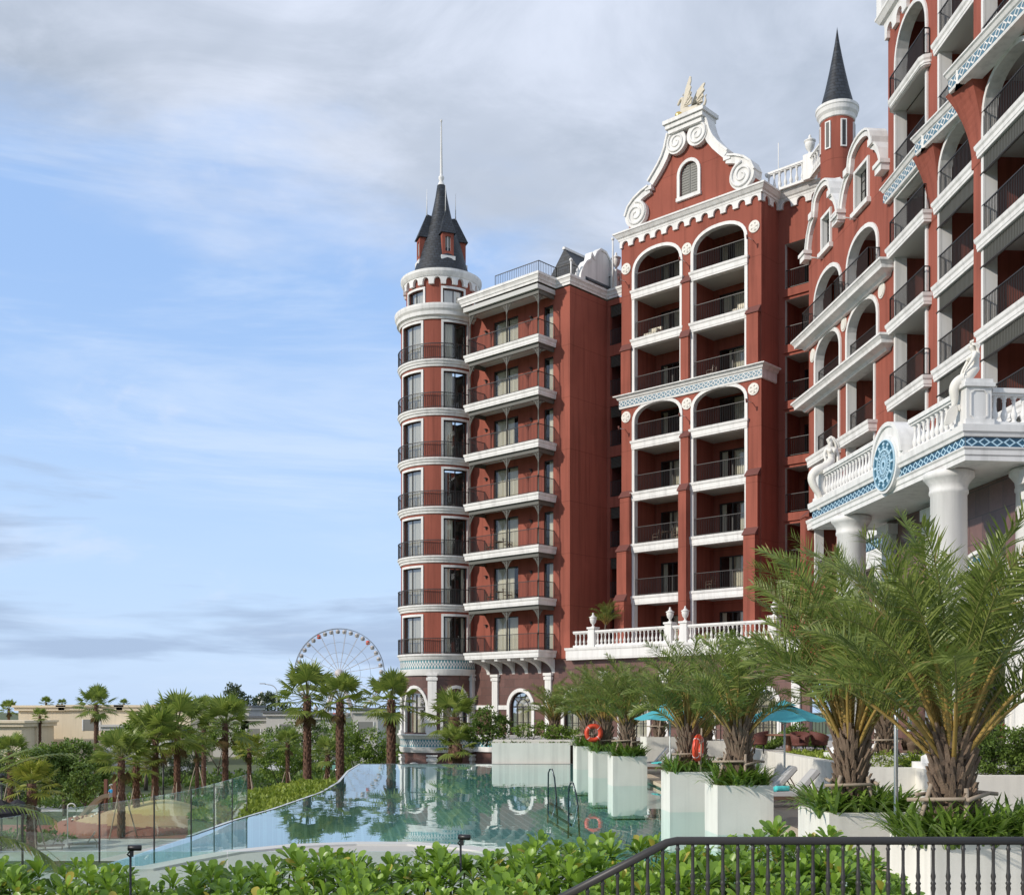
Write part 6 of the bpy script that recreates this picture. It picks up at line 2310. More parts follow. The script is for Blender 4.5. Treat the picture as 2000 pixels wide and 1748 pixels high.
tree(1935, 28.5, 0, [((-0.45, 0, 0.75), (0.5, 0.5, 0.5)), ((0.35, 0, 0.7), (0.5, 0.5, 0.5)), ((1.1, 0, 0.75), (0.5, 0.5, 0.5)), ((0.4, -0.1, 0.3), (1.2, 0.5, 0.35))], 11000, 0.085, TREE_L, 'rounded green bushes on the terrace wall at the right edge', base=1.2, name='shrub', tr=0.03, th=0.25, seed=17, clump=16, cr=0.15, group='shrubs on the terrace')
tree(1760, 31.4, 0, [((-0.6, 0, 0.25), (0.7, 0.3, 0.22)), ((0.6, 0, 0.25), (0.8, 0.3, 0.22))], 1300, 0.08, LIME, 'low lime green shrub along the wall behind the shower pipe', base=1.2, name='shrub', tr=0.02, th=0.1, seed=18, cr=0.14, group='shrubs on the terrace')


def ground_cover(name, poly, n, L, m, z, lab=None, zj=0.25, seed=3, hfn=None):
    rnd = random.Random(seed)
    xs = [p[0] for p in poly]
    ys = [p[1] for p in poly]
    mb = MB()

    def inside(x, y):
        c = False
        j = len(poly) - 1
        for i in range(len(poly)):
            xi, yi = poly[i]
            xj, yj = poly[j]
            if (yi > y) != (yj > y) and x < (xj - xi) * (y - yi) / (yj - yi) + xi:
                c = not c
            j = i
        return c
    k = 0
    while k < n:
        x = rnd.uniform(min(xs), max(xs))
        y = rnd.uniform(min(ys), max(ys))
        if not inside(x, y):
            continue
        k += 1
        zz = (hfn(x, y) if hfn else z) + zj * (0.5 + 0.5 * math.sin(x * 2.3 + 1.7 * math.sin(y * 1.9)) * math.sin(y * 2.1)) * rnd.uniform(0.3, 1)
        d = (rdir(rnd) + Vector((0, 0, 0.9))).normalized()
        nn = (rdir(rnd) + Vector((0, 0, 0.6))).normalized()
        quad_leaf(mb, Vector((x, y, zz)), d, nn, L * rnd.uniform(0.7, 1.4), L * 0.55, m)
    o = mb.build(name)
    tag(o, lab, None, None, 'stuff')
    return o


bank = [(-7.15, 28.5), (-6.85, 32), (-6.6, 38.5), (-6.85, 44), (-8.4, 45), (-8.8, 40), (-8.8, 36), (-8.6, 30)]
mb = MB()
tri2 = tessellate_polygon([[Vector((x, y, 0)) for x, y in bank]])
mb.add([(x, y, -0.12) for x, y in bank], tri2, SOIL)
kk = len(bank)
mb.add([(x, y, -0.12) for x, y in bank] + [(x, y, GZ) for x, y in bank], [(i, (i + 1) % kk, kk + (i + 1) % kk, kk + i) for i in range(kk)], GRASS)
tag(mb.build('garden_bank'), kind='structure')
ground_cover('ground_cover', bank, 9000, 0.17, LIME, -0.14, 'lime green ground cover along the left edge of the pool', 0.2, 4)
ground_cover('ground_cover', [(-50, 100), (-6, 100), (-6, 110), (-50, 110)], 8000, 0.4, TREE_L, GZ, 'dark green low planting behind the play area', 0.9, 5)
ground_cover('ground_cover', [(-34, 82), (-10, 82), (-10, 90), (-30, 90)], 4500, 0.3, TREE_L, GZ, 'green planting between the garden palms', 0.7, 6)
ground_cover('ground_cover', [(-60, 124), (4, 130), (4, 146), (-60, 142)], 8000, 0.55, TREE_L, GZ, 'far belt of dark shrubs along the road', 1.6, 7)
ground_cover('ground_cover', [(-36.5, 69), (-32.2, 69), (-29.5, 77), (-34, 79)], 1500, 0.3, TREE_L, GZ, 'green plants round the garden loungers', 0.7, 8)
ground_cover('ground_cover', [(-9, 59.5), (-1.0, 60.5), (-1.2, 66), (-9, 66)], 2600, 0.3, TREE_L, -1.4, 'green plants below the far pool edge', 0.8, 9)
ground_cover('ground_cover', [(-1.0, 59.8), (8.8, 59.8), (8.8, 62), (-1, 62)], 2200, 0.14, TREE_L, 0.95, 'green leaves filling the long planter wall', 0.22, 10)
ground_cover('ground_cover', [(10.1, 36), (10.4, 43), (11.6, 43), (11.6, 36)], 1800, 0.12, LIME, 1.15, 'low green leaves on the terrace by the round table', 0.18, 11)


# ------------------------------------------------------------------ the big hedge in front
def rosette(rnd, mb, p, up, s):
    n = rnd.randint(12, 20)
    for i in range(n):
        u = i / n
        a = i * 2.399963 + rnd.uniform(-0.2, 0.2)
        x = up.orthogonal().normalized()
        y = up.cross(x)
        o = x * math.cos(a) + y * math.sin(a)
        t = up.cross(o)
        el = R(82 - 78 * u + rnd.uniform(-10, 10))
        L = s * (0.62 + 0.5 * math.sin(pi * min(1, u * 0.9 + 0.15))) * rnd.uniform(0.85, 1.12)
        wd = L * 0.36
        curl = R(rnd.uniform(8, 40))
        q = p + up * (0.05 * s * (1 - u)) - up * 0.25 * s * u
        rows = ((0.0, 0.13), (0.3, 0.34), (0.6, 0.82), (0.8, 1.0), (0.94, 0.72), (1.0, 0.12))
        V = []
        prev = 0
        for (v, wf) in rows:
            e = el - curl * v
            d = o * math.cos(e) + up * math.sin(e)
            q = q + d * L * (v - prev)
            nr = (up * math.cos(e) - o * math.sin(e))
            prev = v
            V += [q - t * wd / 2 * wf + nr * wd * 0.10 * wf, q, q + t * wd / 2 * wf + nr * wd * 0.10 * wf]
        Fc = []
        for k in range(len(rows) - 1):
            for j in (0, 1):
                Fc.append((3 * k + j, 3 * k + j + 1, 3 * k + j + 4, 3 * k + j + 3))
        mb.add(V, Fc, HEDGE, True)


def hedge_top(x, y):
    """outline of the hedge top: highest towards the back, bumpy"""
    return 1.085 + (y - 8.75) * 0.16 + 0.045 * math.sin(x * 2.7 + 0.8) + 0.05 * math.sin(x * 6.1 + y * 3) + 0.06 * max(-1.0, min(2.0, x)) - 0.07 * max(0.0, min(2.0, -x - 1.2))


rnd = random.Random(77)
hed = empty('hedge', (0, 9.5, 0.7))
hed.location = (0, 0, 0)
tag(hed, 'lush hedge of glossy green leaf rosettes across the foreground behind the railing', 'hedge')
mb = MB()
mbs = MB()
pts = []
tries = 0
while tries < 9000:
    tries += 1
    x, y = rnd.uniform(-5.4, 3.6), rnd.uniform(8.72, 10.75)
    if any((x - a) ** 2 + (y - b) ** 2 < 0.0098 for a, b in pts):
        continue
    pts.append((x, y))
for (x, y) in pts:
    lay = rnd.random()
    z = hedge_top(x, y) - (0 if lay < 0.62 else rnd.uniform(0.1, 0.34)) + rnd.uniform(-0.06, 0.05)
    if x > 3.0:
        z -= (x - 3.0) * 0.7
    up = (Vector((rnd.uniform(-.35, .35), rnd.uniform(-.45, .15), 1))).normalized()
    rosette(rnd, mb, Vector((x, y, z)), up, rnd.choice((0.11, 0.135, 0.15, 0.165, 0.185)))
    mb.tube([(x + rnd.uniform(-.1, .1), y + rnd.uniform(-.05, .1), 0.62), (x, y, z - 0.05)], [0.012, 0.008], RACH_G, 4, cap=False)
# front face rosettes, lower down
for _ in range(330):
    x = rnd.uniform(-4.6, 3.3)
    z = rnd.uniform(0.72, 1.2)
    if x > 2.3:
        z = min(z, 1.1)
    rosette(rnd, mb, Vector((x, 8.72 + rnd.uniform(-.08, .15), z)), Vector((rnd.uniform(-.4, .4), -0.75, 0.7)).normalized(), rnd.uniform(0.13, 0.18))
mb.build('foliage', hed)

# palm frond reaching in from the left
e = empty('potted_palm', (-4.75, 9.3, 0.7))
tag(e, 'palm fronds reaching in at the left edge over the hedge', 'palm tree')
mb = MB()
mb.tube([(0, 0, 0), (0, 0, 1.02)], [0.09, 0.07], BOOT, 8)
mb.build('trunk', e)
mb = MB()
rnd = random.Random(9)
for (az, el, L, dr) in ((8, 58, 1.35, 1.15), (-14, 35, 1.25, 1.2), (30, 66, 1.1, 1.0), (-40, 50, 1.2, 1.1), (75, 60, 1.2, 1.0), (150, 55, 1.3, 1.1), (210, 50, 1.3, 1.1), (280, 50, 1.2, 1.1), (-5, 12, 1.1, 1.0)):
    a = R(az)
    h = Vector((math.cos(a), math.sin(a), 0))
    p = Vector((0, 0, 1.0))
    pp = [p.copy()]
    dd = []
    for k in range(12):
        e_ = R(el) - dr * (k / 12) ** 1.4
        d = h * math.cos(e_) + Vector((0, 0, math.sin(e_)))
        dd.append(d)
        p = p + d * L / 12
        pp.append(p.copy())
    dd.append(dd[-1])
    mb.tube(pp, [0.014 * (1 - k / 13) + .002 for k in range(13)], RACH_G, 5)
    for q in range(26):
        v = 2.5 + 9.4 * q / 26
        k = int(v)
        b = pp[k].lerp(pp[k + 1], v - k)
        d = dd[k]
        sd = d.cross(Vector((0, 0, 1))).normalized()
        for sg in (-1, 1):
            dv = (d * 0.75 + sd * sg * 0.6 + Vector((0, 0, .12))).normalized()
            blade(mb, b, dv, Vector((0, 0, 1)).cross(dv).normalized(), 0.36 * (1 - 0.5 * q / 26), 0.022, FROND, 0.3)
mb.build('crown', e)


# ================================================================== OBJECTS
STEEL = plain('brushed steel', (0.78, 0.78, 0.77), 0.38, 0.04, 3.0, metal=1.0)
BLACK = plain('black coated metal', (0.014, 0.014, 0.016), 0.4, 0.1, 3.0)
DSTEEL = plain('dark ladder steel', (0.06, 0.075, 0.085), 0.25, 0.05, 3.0, metal=0.8)
TURQ = plain('turquoise canvas', (0.065, 0.36, 0.41), 0.8, 0.06, 1.5, 0.05, 60)
ALU = plain('white pole', (0.72, 0.72, 0.69), 0.4, 0.04, 2.0)
CUSH = plain('light grey cushion', (0.46, 0.45, 0.44), 0.9, 0.05, 3.0, 0.1, 60)
TEAK = plain('dark teak', (0.11, 0.065, 0.04), 0.6, 0.2, 5.0)
TEAK_L = plain('bleached teak', (0.36, 0.29, 0.24), 0.7, 0.2, 5.0)
TOWEL = plain('teal towel', (0.09, 0.58, 0.58), 0.95, 0.1, 12.0, 0.4, 80)
BUOY = plain('orange red buoy', (0.72, 0.075, 0.030), 0.45, 0.05, 4.0)
RATTAN = plain('dark red rattan', (0.13, 0.040, 0.030), 0.7, 0.35, 30.0, 0.5, 60)
RATTAN_B = plain('brown rattan', (0.17, 0.115, 0.075), 0.7, 0.3, 30.0, 0.5, 60)
TABLE = plain('dark wood table top', (0.22, 0.10, 0.06), 0.45, 0.15, 5.0)

# ------------------------------------------------------------------ foreground handrail
YR = 8.0
zr = EYE - (1643 - 1388) / FPX * YR
xk = (1308 - 1000) / FPX * YR
rail = empty('handrail', (0, YR, 0.97))
rail.location = (0, 0, 0)
tag(rail, 'dark bronze metal railing with turned balusters, sloping down at its left end', 'railing')
mb = MB()
x0 = (1085 - 1000) / FPX * YR
z0 = EYE - (1763 - 1388) / FPX * YR
mb.tube([(xk - 0.72 * 1.35, YR, zr - 0.372 * 1.35), (xk - 0.02, YR, zr - 0.008), (xk + 0.05, YR, zr + 0.006), (4.6, YR, zr + 0.006)], 0.029, IRON, 14)
mb.build('top_rail', rail)
mb = MB()
mb.bar((xk, YR, 1.1), (4.6, YR, 1.1), 0.04, IRON, 0.025)
mb.bar((xk, YR, 1.1), (xk - 0.97, YR, 1.1 - 0.50), 0.04, IRON, 0.025)
mb.build('bottom_rail', rail)
mb = MB()
prof = [(0.011, 0), (0.011, 0.02), (0.017, 0.03), (0.011, 0.045), (0.011, 0.15), (0.0125, 0.2), (0.0175, 0.225), (0.0125, 0.25), (0.0125, 0.262), (0.02, 0.275), (0.0125, 0.288), (0.018, 0.31), (0.0125, 0.335), (0.011, 0.36), (0.011, 0.72), (0.017, 0.735), (0.011, 0.75), (0.011, 0.78)]
mb.lathe((0, 0, 0), [(r * 1.05, -z) for r, z in prof], IRON, 10)
bal = mb.mesh('baluster')
xs = [(65 / 4.167 + 1220 + 29.35 * k) for k in range(-4, 28)]
for i, px in enumerate(xs):
    x = (px - 1000) / FPX * YR
    z = zr - 0.02 if x > xk else zr - 0.02 - (xk - x) * 0.517
    link(bal, 'baluster', rail, (x, YR, z))

# ------------------------------------------------------------------ glass fences
yg = 11.25
gf = empty('glass_fence', (0, 0, 0))
tag(gf, 'frameless glass screen just behind the foreground hedge', 'fence')
xg = [-6.55 + 0.93 * k for k in range(11)]
for k in range(10):
    mb = MB()
    mb.box(WORLD, xg[k] + 0.006, xg[k + 1] - 0.006, -yg - 0.006, -yg + 0.006, 0.06, EYE - 274 / FPX * yg, FENCE_GLASS)
    mb.build('glass_panel', gf)
gf = empty('glass_fence', (0, 0, 0))
tag(gf, 'row of glass panels with thin dark posts along the left side of the pool', 'fence')
fl = [(-8.4, 16.5), (-8.05, 18.6), (-7.55, 20.7), (-7.15, 22.6), (-6.95, 24.5), (-6.98, 26.5), (-7.05, 28.5), (-7.15, 30.5)]
for k in range(len(fl) - 1):
    a, b = Vector((*fl[k], 0)), Vector((*fl[k + 1], 0))
    d = (b - a).normalized()
    FG = Frame(fl[k], (d.x, d.y))
    mb = MB()
    mb.box(FG, 0.05, (b - a).length - 0.05, -0.006, 0.006, 0.06, 1.06, FENCE_GLASS)
    mb.build('glass_panel', gf)
for (x, y) in fl:
    mb = MB()
    mb.box(WORLD, x - 0.011, x + 0.011, -y - 0.02, -y + 0.02, 0.0, 1.08, IRON)
    mb.build('post', gf)

# ------------------------------------------------------------------ hedge floodlights
for (px, py, Y, yaw, lab) in ((262, 1655, 9.6, 0.15, 'black garden floodlight on a pole in the hedge at the left'), (906, 1634, 10.2, -0.2, 'black garden floodlight on a pole in the middle of the hedge')):
    X = (px - 1000) / FPX * Y
    Z = EYE - (py - 1388) / FPX * Y
    e = empty('floodlight', (X, Y, 0.65), yaw)
    tag(e, lab, 'spotlight', 'garden floodlights')
    h = Z - 0.65
    mb = MB()
    mb.tube([(-0.03, 0, 0), (-0.03, 0, h - 0.06)], 0.010, BLACK, 8)
    mb.build('pole', e)
    mb = MB()
    mb.tube([(-0.05, 0, h), (0.055, 0, h - 0.002), (0.06, 0, h - 0.002)], [0.025, 0.025, 0.021], BLACK, 14)
    mb.build('lamp_head', e)
    mb = MB()
    mb.tube([(-0.03, 0, h - 0.08), (-0.055, 0, h - 0.055), (-0.035, 0, h - 0.03)], 0.008, BLACK, 6)
    mb.box(WORLD, -0.035, -0.005, -0.012, 0.012, h - 0.075, h - 0.025, BLACK)
    mb.build('bracket', e)

# ------------------------------------------------------------------ umbrellas
def umbrella(x, y, wdt, lab, rot):
    e = empty('umbrella', (x, y, 0.17), rot)
    tag(e, lab, 'umbrella', 'turquoise umbrellas')
    R_ = wdt / 2
    z0, z1 = 2.33, 2.83
    mb = MB()
    N = 8
    V = [(0, 0, z1)]
    for k in range(N):
        a = 2 * pi * k / N
        V.append((R_ * math.cos(a), R_ * math.sin(a), z0))
    sub = []
    # each gore sags between its two ribs
    rows = 6
    cols = 6
    for k in range(N):
        a0_, a1_ = 2 * pi * k / N, 2 * pi * (k + 1) / N
        pts = []
        for i in range(rows + 1):
            u = 0.16 + 0.84 * i / rows
            for j in range(cols + 1):
                v = j / cols
                p = Vector((math.cos(a0_), math.sin(a0_), 0)).lerp(Vector((math.cos(a1_), math.sin(a1_), 0)), v) * R_ * u
                sag = 0.055 * math.sin(pi * v) * u
                p.z = z1 - (z1 - z0) * (u ** 1.08) - sag
                pts.append(p)
        mb.add(pts, [(i * (cols + 1) + j, i * (cols + 1) + j + 1, (i + 1) * (cols + 1) + j + 1, (i + 1) * (cols + 1) + j) for i in range(rows) for j in range(cols)], TURQ)
    mb.build('canopy', e)
    mb = MB()
    for k in range(N):
        a0_, a1_ = 2 * pi * k / N, 2 * pi * (k + 1) / N
        r = R_ * 0.3
        mb.add([(0, 0, z1 + 0.09), (r * math.cos(a0_), r * math.sin(a0_), z1 - 0.075), (r * math.cos(a1_), r * math.sin(a1_), z1 - 0.075)], [(0, 1, 2)], TURQ)
    mb.sphere((0, 0, z1 + 0.1), 0.035, ALU, 8)
    mb.build('vent_cap', e)
    mb = MB()
    mb.tube([(0, 0, 0), (0, 0, z1)], 0.03, ALU, 12)
    mb.build('pole', e)
    mb = MB()
    for k in range(N):
        a = 2 * pi * k / N
        mb.bar((0, 0, z1 - 0.03), (R_ * .98 * math.cos(a), R_ * .98 * math.sin(a), z0 - 0.02), 0.02, ALU)
        mb.bar((0, 0, z0 - 0.15), (R_ * .45 * math.cos(a), R_ * .45 * math.sin(a), z1 - (z1 - z0) * 0.47 - 0.02), 0.016, ALU)
    mb.build('ribs', e).name = 'rib_frame'
    mb = MB()
    mb.lathe((0, 0, 0), [(0.3, 0), (0.3, 0.06), (0.06, 0.1), (0.05, 0.3)], CONC, 16)
    mb.build('base', e)


umbrella(8.05, 33.4, 2.6, 'nearer turquoise umbrella, between the palms above the loungers with teal towels', 0.25)
umbrella(5.45, 39.0, 2.55, 'farther turquoise umbrella partly hidden behind a palm trunk', 0.1)

# ------------------------------------------------------------------ loungers
def lounger(e, cush, wood, back=48):
    """head towards +x"""
    mb = MB()
    mb.box(WORLD, -0.95, 0.95, -0.33, -0.28, 0.22, 0.31, wood)
    mb.box(WORLD, -0.95, 0.95, 0.28, 0.33, 0.22, 0.31, wood)
    for k in range(9):
        x = -0.93 + k * 0.15
        mb.box(WORLD, x, x + 0.1, -0.28, 0.28, 0.27, 0.30, wood)
    mb.build('frame', e)
    for x in (-0.85, 0.8):
        for y in (-0.3, 0.3):
            mb = MB()
            mb.box(WORLD, x - 0.035, x + 0.035, y - 0.03, y + 0.03, 0.0, 0.22, wood)
            mb.build('leg', e)
    a = R(back)
    L = 0.86
    if cush is not None:
        mb = MB()
        prof = [(-0.98, 0.315), (0.22, 0.315), (0.22, 0.42), (0.19, 0.43), (-0.95, 0.43), (-0.98, 0.40)]
        mb.prism(WORLD, prof, -0.31, 0.31, cush)
        mb.build('seat_cushion', e)
        mb = MB()
        d = Vector((math.cos(a), math.sin(a)))
        nn = Vector((-d.y, d.x))
        o = Vector((0.24, 0.33))
        pts = [o, o + d * (L - 0.03), o + d * L + nn * 0.03, o + d * L + nn * 0.09, o + d * (L - 0.04) + nn * 0.12, o + nn * 0.11]
        mb.prism(WORLD, [(p.x, p.y) for p in pts], -0.31, 0.31, cush)
        mb.build('back_cushion', e)
    mb = MB()
    d = Vector((math.cos(a), math.sin(a)))
    for y in (-0.27, 0.27):
        mb.bar((0.22, y, 0.3), (0.22 + d.x * L, y, 0.3 + d.y * L), 0.04, wood)
        mb.bar((0.22 + d.x * .55, y, 0.3 + d.y * .55), (0.85, y, 0.28), 0.03, wood)
    for k in range(7):
        u = 0.08 + k * 0.12
        mb.bar((0.22 + d.x * u, -0.28, 0.31 + d.y * u), (0.22 + d.x * u, 0.28, 0.31 + d.y * u), 0.07, wood, 0.02)
    mb.build('backrest', e)
    return e


LG = 'grey cushioned sun loungers on the deck'
e0 = lounger(empty('sun_lounger', (7.45, 30.6, 0.17), 0.0), CUSH, TEAK)
tag(e0, 'front sun lounger of the pair under the near umbrella, holding a teal towel', 'sun lounger', LG)
for (x, y, rz, lab) in ((7.3, 32.4, 0.02, 'back sun lounger of the pair under the near umbrella'), (5.9, 46.6, 0.0, 'sun lounger seen between the far planters, the front one'), (5.9, 48.3, 0.0, 'sun lounger seen between the far planters, the back one'),
                        (7.0, 39.6, 0.0, 'sun lounger whose backrest shows right of the leaning lifebuoy, nearer one'), (7.45, 41.4, 0.0, 'sun lounger whose backrest shows right of the leaning lifebuoy, farther one')):
    c = copy_tree(e0)
    c.location = (x, y, 0.17)
    c.rotation_euler = (0, 0, rz)
    c['label'] = lab
e0 = lounger(empty('sun_lounger', ((95 - 1000) / FPX * 71.5, 71.5, GZ), 0.35), None, TEAK_L, 55)
tag(e0, 'bleached wooden lounger without cushions in the garden, left one', 'sun lounger', 'wooden loungers of the lower garden')
c = copy_tree(e0)
c.location = ((163 - 1000) / FPX * 72.5, 72.5, GZ)
c['label'] = 'bleached wooden lounger without cushions in the garden, right one'


def towel(loc, rz, lab, rolled):
    mb = MB()
    if rolled:
        for (y, r) in ((0, 0.075), (0.12, 0.06)):
            pts = []
            for k in range(9):
                pts.append((-0.2 + 0.05 * k, y + 0.006 * math.sin(k * 2.2), r * 0.92))
            mb.tube(pts, [r * (0.96 + 0.05 * math.sin(k * 1.7)) for k in range(9)], TOWEL, 10)
    else:
        n = 14
        V = []
        for i in range(n + 1):
            for j in range(n + 1):
                u, v = i / n - .5, j / n - .5
                V.append((u * 0.5, v * 0.4, 0.03 + 0.045 * (math.cos(u * pi) * math.cos(v * pi)) + 0.012 * math.sin(u * 19 + v * 7)))
        mb.add(V, [(i * (n + 1) + j, i * (n + 1) + j + 1, (i + 1) * (n + 1) + j + 1, (i + 1) * (n + 1) + j) for i in range(n) for j in range(n)], TOWEL, True)
        mb.box(WORLD, -0.25, 0.25, -0.2, 0.2, 0.0, 0.03, TOWEL)
    o = mb.build('towel', None, loc)
    o.rotation_euler = (0, 0, rz)
    tag(o, lab, 'towel', 'teal towels')


towel((7.3, 30.55, 0.61), 0.3, 'rolled teal towel on the front lounger under the near umbrella', True)
towel((6.85, 30.55, 0.61), 0.1, 'spread teal towel on the foot of the front lounger', False)
towel((6.85, 32.4, 0.61), 1.2, 'teal towel on the back lounger of the near pair', True)
towel((6.05, 46.5, 0.61), 0.6, 'teal towel on the far lounger between the planters', False)

# ------------------------------------------------------------------ lifebuoys
def lifebuoy(loc, rz, tilt, lab):
    e = empty('lifebuoy', loc, rz)
    e.rotation_euler = (R(tilt), 0, rz)
    tag(e, lab, 'lifebuoy', 'orange lifebuoys')
    mb = MB()
    pts = [(0.285 * math.cos(2 * pi * k / 32), 0, 0.285 * math.sin(2 * pi * k / 32)) for k in range(32)]
    mb.tube(pts, 0.088, BUOY, 12, closed=True)
    mb.build('ring', e)
    mb = MB()
    for q in range(4):
        a = pi / 4 + q * pi / 2
        for d_ in (-0.03, 0.03):
            c = Vector((0.285 * math.cos(a + d_), 0, 0.285 * math.sin(a + d_)))
            o = Vector((math.cos(a), 0, math.sin(a)))
            mb.tube([c + (o * math.cos(b) + Vector((0, math.sin(b), 0))) * 0.091 for b in [2 * pi * k / 12 for k in range(12)]], 0.006, WHITE, 4, closed=True)
    pts = [(0.385 * math.cos(2 * pi * k / 32), 0.01 * math.sin(k * 4), (0.385 - 0.012 * math.cos(8 * pi * k / 32)) * math.sin(2 * pi * k / 32)) for k in range(32)]
    mb.tube(pts, 0.009, BUOY, 5, closed=True)
    mb.build('rope', e)


lifebuoy((3.37, 46.72, 1.86), 0.1, 4, 'round orange lifebuoy hanging before the second farthest palm')
lifebuoy((5.1, 31.0, 1.76), 1.15, 3, 'orange lifebuoy seen edge on beside a palm trunk, by the far umbrella')
mb = MB()
mb.tube([(3.37, 46.86, 0.98), (3.37, 46.84, 2.35)], 0.025, STAKE, 6)
tag(mb.build('wooden_post'), 'thin wooden post that carries the round lifebuoy', 'post')
mb = MB()
mb.tube([(5.17, 31.02, 0.98), (5.2, 31.02, 2.3)], 0.025, STAKE, 6)
tag(mb.build('wooden_post'), 'thin wooden post that carries the edge on lifebuoy', 'post')

# ------------------------------------------------------------------ shower pipe, small shower, pool ladder
ysh = 17.3
e = empty('outdoor_shower', ((1750 - 1000) / FPX * ysh, ysh, 0.17))
tag(e, 'tall curved stainless steel shower pipe between the two nearest planters', 'shower')
hz = EYE + 3 / FPX * ysh - 0.17
mb = MB()
r = 0.105
pts = [(0, 0, 0), (0, 0, hz - r)]
for k in range(1, 13):
    a = pi - pi * k / 12
    pts.append((r + r * math.cos(a), 0, hz - r + r * math.sin(a)))
pts.append((2 * r + 0.004, 0, hz - r - 0.2))
mb.tube(pts, 0.031, STEEL, 14)
mb.build('pipe', e)
mb = MB()
mb.lathe((2 * r + 0.004, 0, hz - r - 0.23), [(0.036, 0.06), (0.05, 0.03), (0.11, 0.015), (0.11, 0.0), (0.0, 0.0)], STEEL, 16)
mb.build('shower_head', e)
mb = MB()
mb.tube([(0, -0.02, 0.82), (0.0, -0.09, 0.82)], 0.02, STEEL, 8)
mb.tube([(0, -0.02, 0.72), (0.02, -0.10, 0.72), (0.03, -0.12, 0.69)], 0.014, STEEL, 8)
mb.build('tap', e)
yl = 74.0
e = empty('outdoor_shower', ((132 - 1000) / FPX * yl, yl, GZ))
tag(e, 'thin pale shower pole by the wooden loungers in the garden', 'shower')
mb = MB()
pts = [(0, 0, 0), (0, 0, 2.5)]
for k in range(1, 11):
    a = pi - pi * k / 10
    pts.append((0.26 + 0.26 * math.cos(a), 0, 2.5 + 0.22 * math.sin(a)))
mb.tube(pts, 0.04, ALU, 8)
mb.build('pipe', e)

lad = empty('pool_ladder', (0, 0, 0))
tag(lad, 'dark steel pool ladder with two curved handrails rising from the water', 'ladder')
for (px, pyt, pyb) in ((1071, 1500, 1564), (1111, 1527, 1597)):
    Yb = 38.0 if px < 1100 else 33.5
    X = (px - 1000) / FPX * Yb
    zt = EYE - (pyt - 1388) / FPX * Yb
    dx_ = 0.16
    mb = MB()
    mb.tube([(X - 0.02, Yb, -1.0), (X, Yb, zt - 0.16), (X + 0.05, Yb - 0.03, zt - 0.03), (X + 0.12, Yb - 0.06, zt - 0.02), (X + dx_ + 0.04, Yb - 0.12, zt - 0.3), (X + dx_ + 0.09, Yb - 0.25, 0.02), (X + dx_ + 0.14, Yb - 0.35, -1.0)], 0.026, DSTEEL, 10)
    mb.build('handrail', lad)
mb = MB()
for z in (-0.3, -0.6, -0.9):
    mb.bar((1.25, 37.7, z), (1.75, 33.4, z), 0.06, DSTEEL)
mb.build('step', lad)

# ------------------------------------------------------------------ urns on the balustrades
def urn_mesh(s):
    mb = MB()
    pr = [(0.16, 0), (0.16, 0.05), (0.09, 0.08), (0.065, 0.16), (0.1, 0.22), (0.2, 0.34), (0.25, 0.52), (0.26, 0.62), (0.22, 0.66), (0.3, 0.7), (0.3, 0.75), (0.18, 0.8), (0.12, 0.88), (0.06, 0.92), (0.08, 0.97), (0.05, 1.05), (0, 1.1)]
    mb.lathe((0, 0, 0), [(r * s, z * s) for r, z in pr], WHITE, 20, cap=False)
    return mb.mesh('urn')


um = urn_mesh(0.85)
um2 = urn_mesh(1.15)
UL = ['white lidded urn on the terrace balustrade beside the small slanting palm', 'white lidded urn on the balustrade before the gable block, left of two close ones', 'white lidded urn on the balustrade before the gable block, right of two close ones', 'white lidded urn on the terrace balustrade beside the gable block corner']
for s, lab in zip(peds[1:], UL):
    x, y, z = F.P(s, TB, zt_ + 1.27) if False else F.P(s, TPOD + 0.32, 6.86 + 1.27)
    tag(link(um, 'urn', None, (x, y, z)), lab, 'urn', 'white urns on the terrace balustrade')
tag(link(um2, 'urn', None, F.P(15.95, -6.5, 35.9)), 'big white urn on the roof corner left of the slim turret', 'urn')
tag(link(um2, 'urn', None, F.P(1.75, -6.05, 32.65)), 'white urn on the roof left of the scrolled gable block', 'urn')


# ------------------------------------------------------------------ statues
def skin_mesh(name, pts, edges, root, m, parent=None, loc=(0, 0, 0), sub=2):
    """pts: [(x,y,z,rx,ry)]"""
    me = bpy.data.meshes.new(name)
    me.from_pydata([p[:3] for p in pts], edges, [])
    o = bpy.data.objects.new(name, me)
    col.objects.link(o)
    sm = o.modifiers.new('skin', 'SKIN')
    sm.use_smooth_shade = True
    if not me.skin_vertices:
        bpy.context.view_layer.objects.active = o
        me.update()
    sv = me.skin_vertices[0].data
    for i, p in enumerate(pts):
        sv[i].radius = (p[3], p[4] if len(p) > 4 else p[3])
        sv[i].use_root = i == root
    ss = o.modifiers.new('sub', 'SUBSURF')
    ss.levels = sub
    ss.render_levels = sub
    dg = bpy.context.evaluated_depsgraph_get()
    dg.update()
    ev = o.evaluated_get(dg)
    nm = bpy.data.meshes.new_from_object(ev)
    nm.name = name
    nm.materials.clear()
    nm.materials.append(m)
    nm.polygons.foreach_set('use_smooth', [True] * len(nm.polygons))
    o.modifiers.clear()
    o.data = nm
    o.location = loc
    if parent is not None:
        o.parent = parent
    return o


def chain(pts, edges, lst, start=None):
    """append a chain of points, return index of last"""
    prev = start
    for p in lst:
        pts.append(p)
        if prev is not None:
            edges.append((prev, len(pts) - 1))
        prev = len(pts) - 1
    return prev


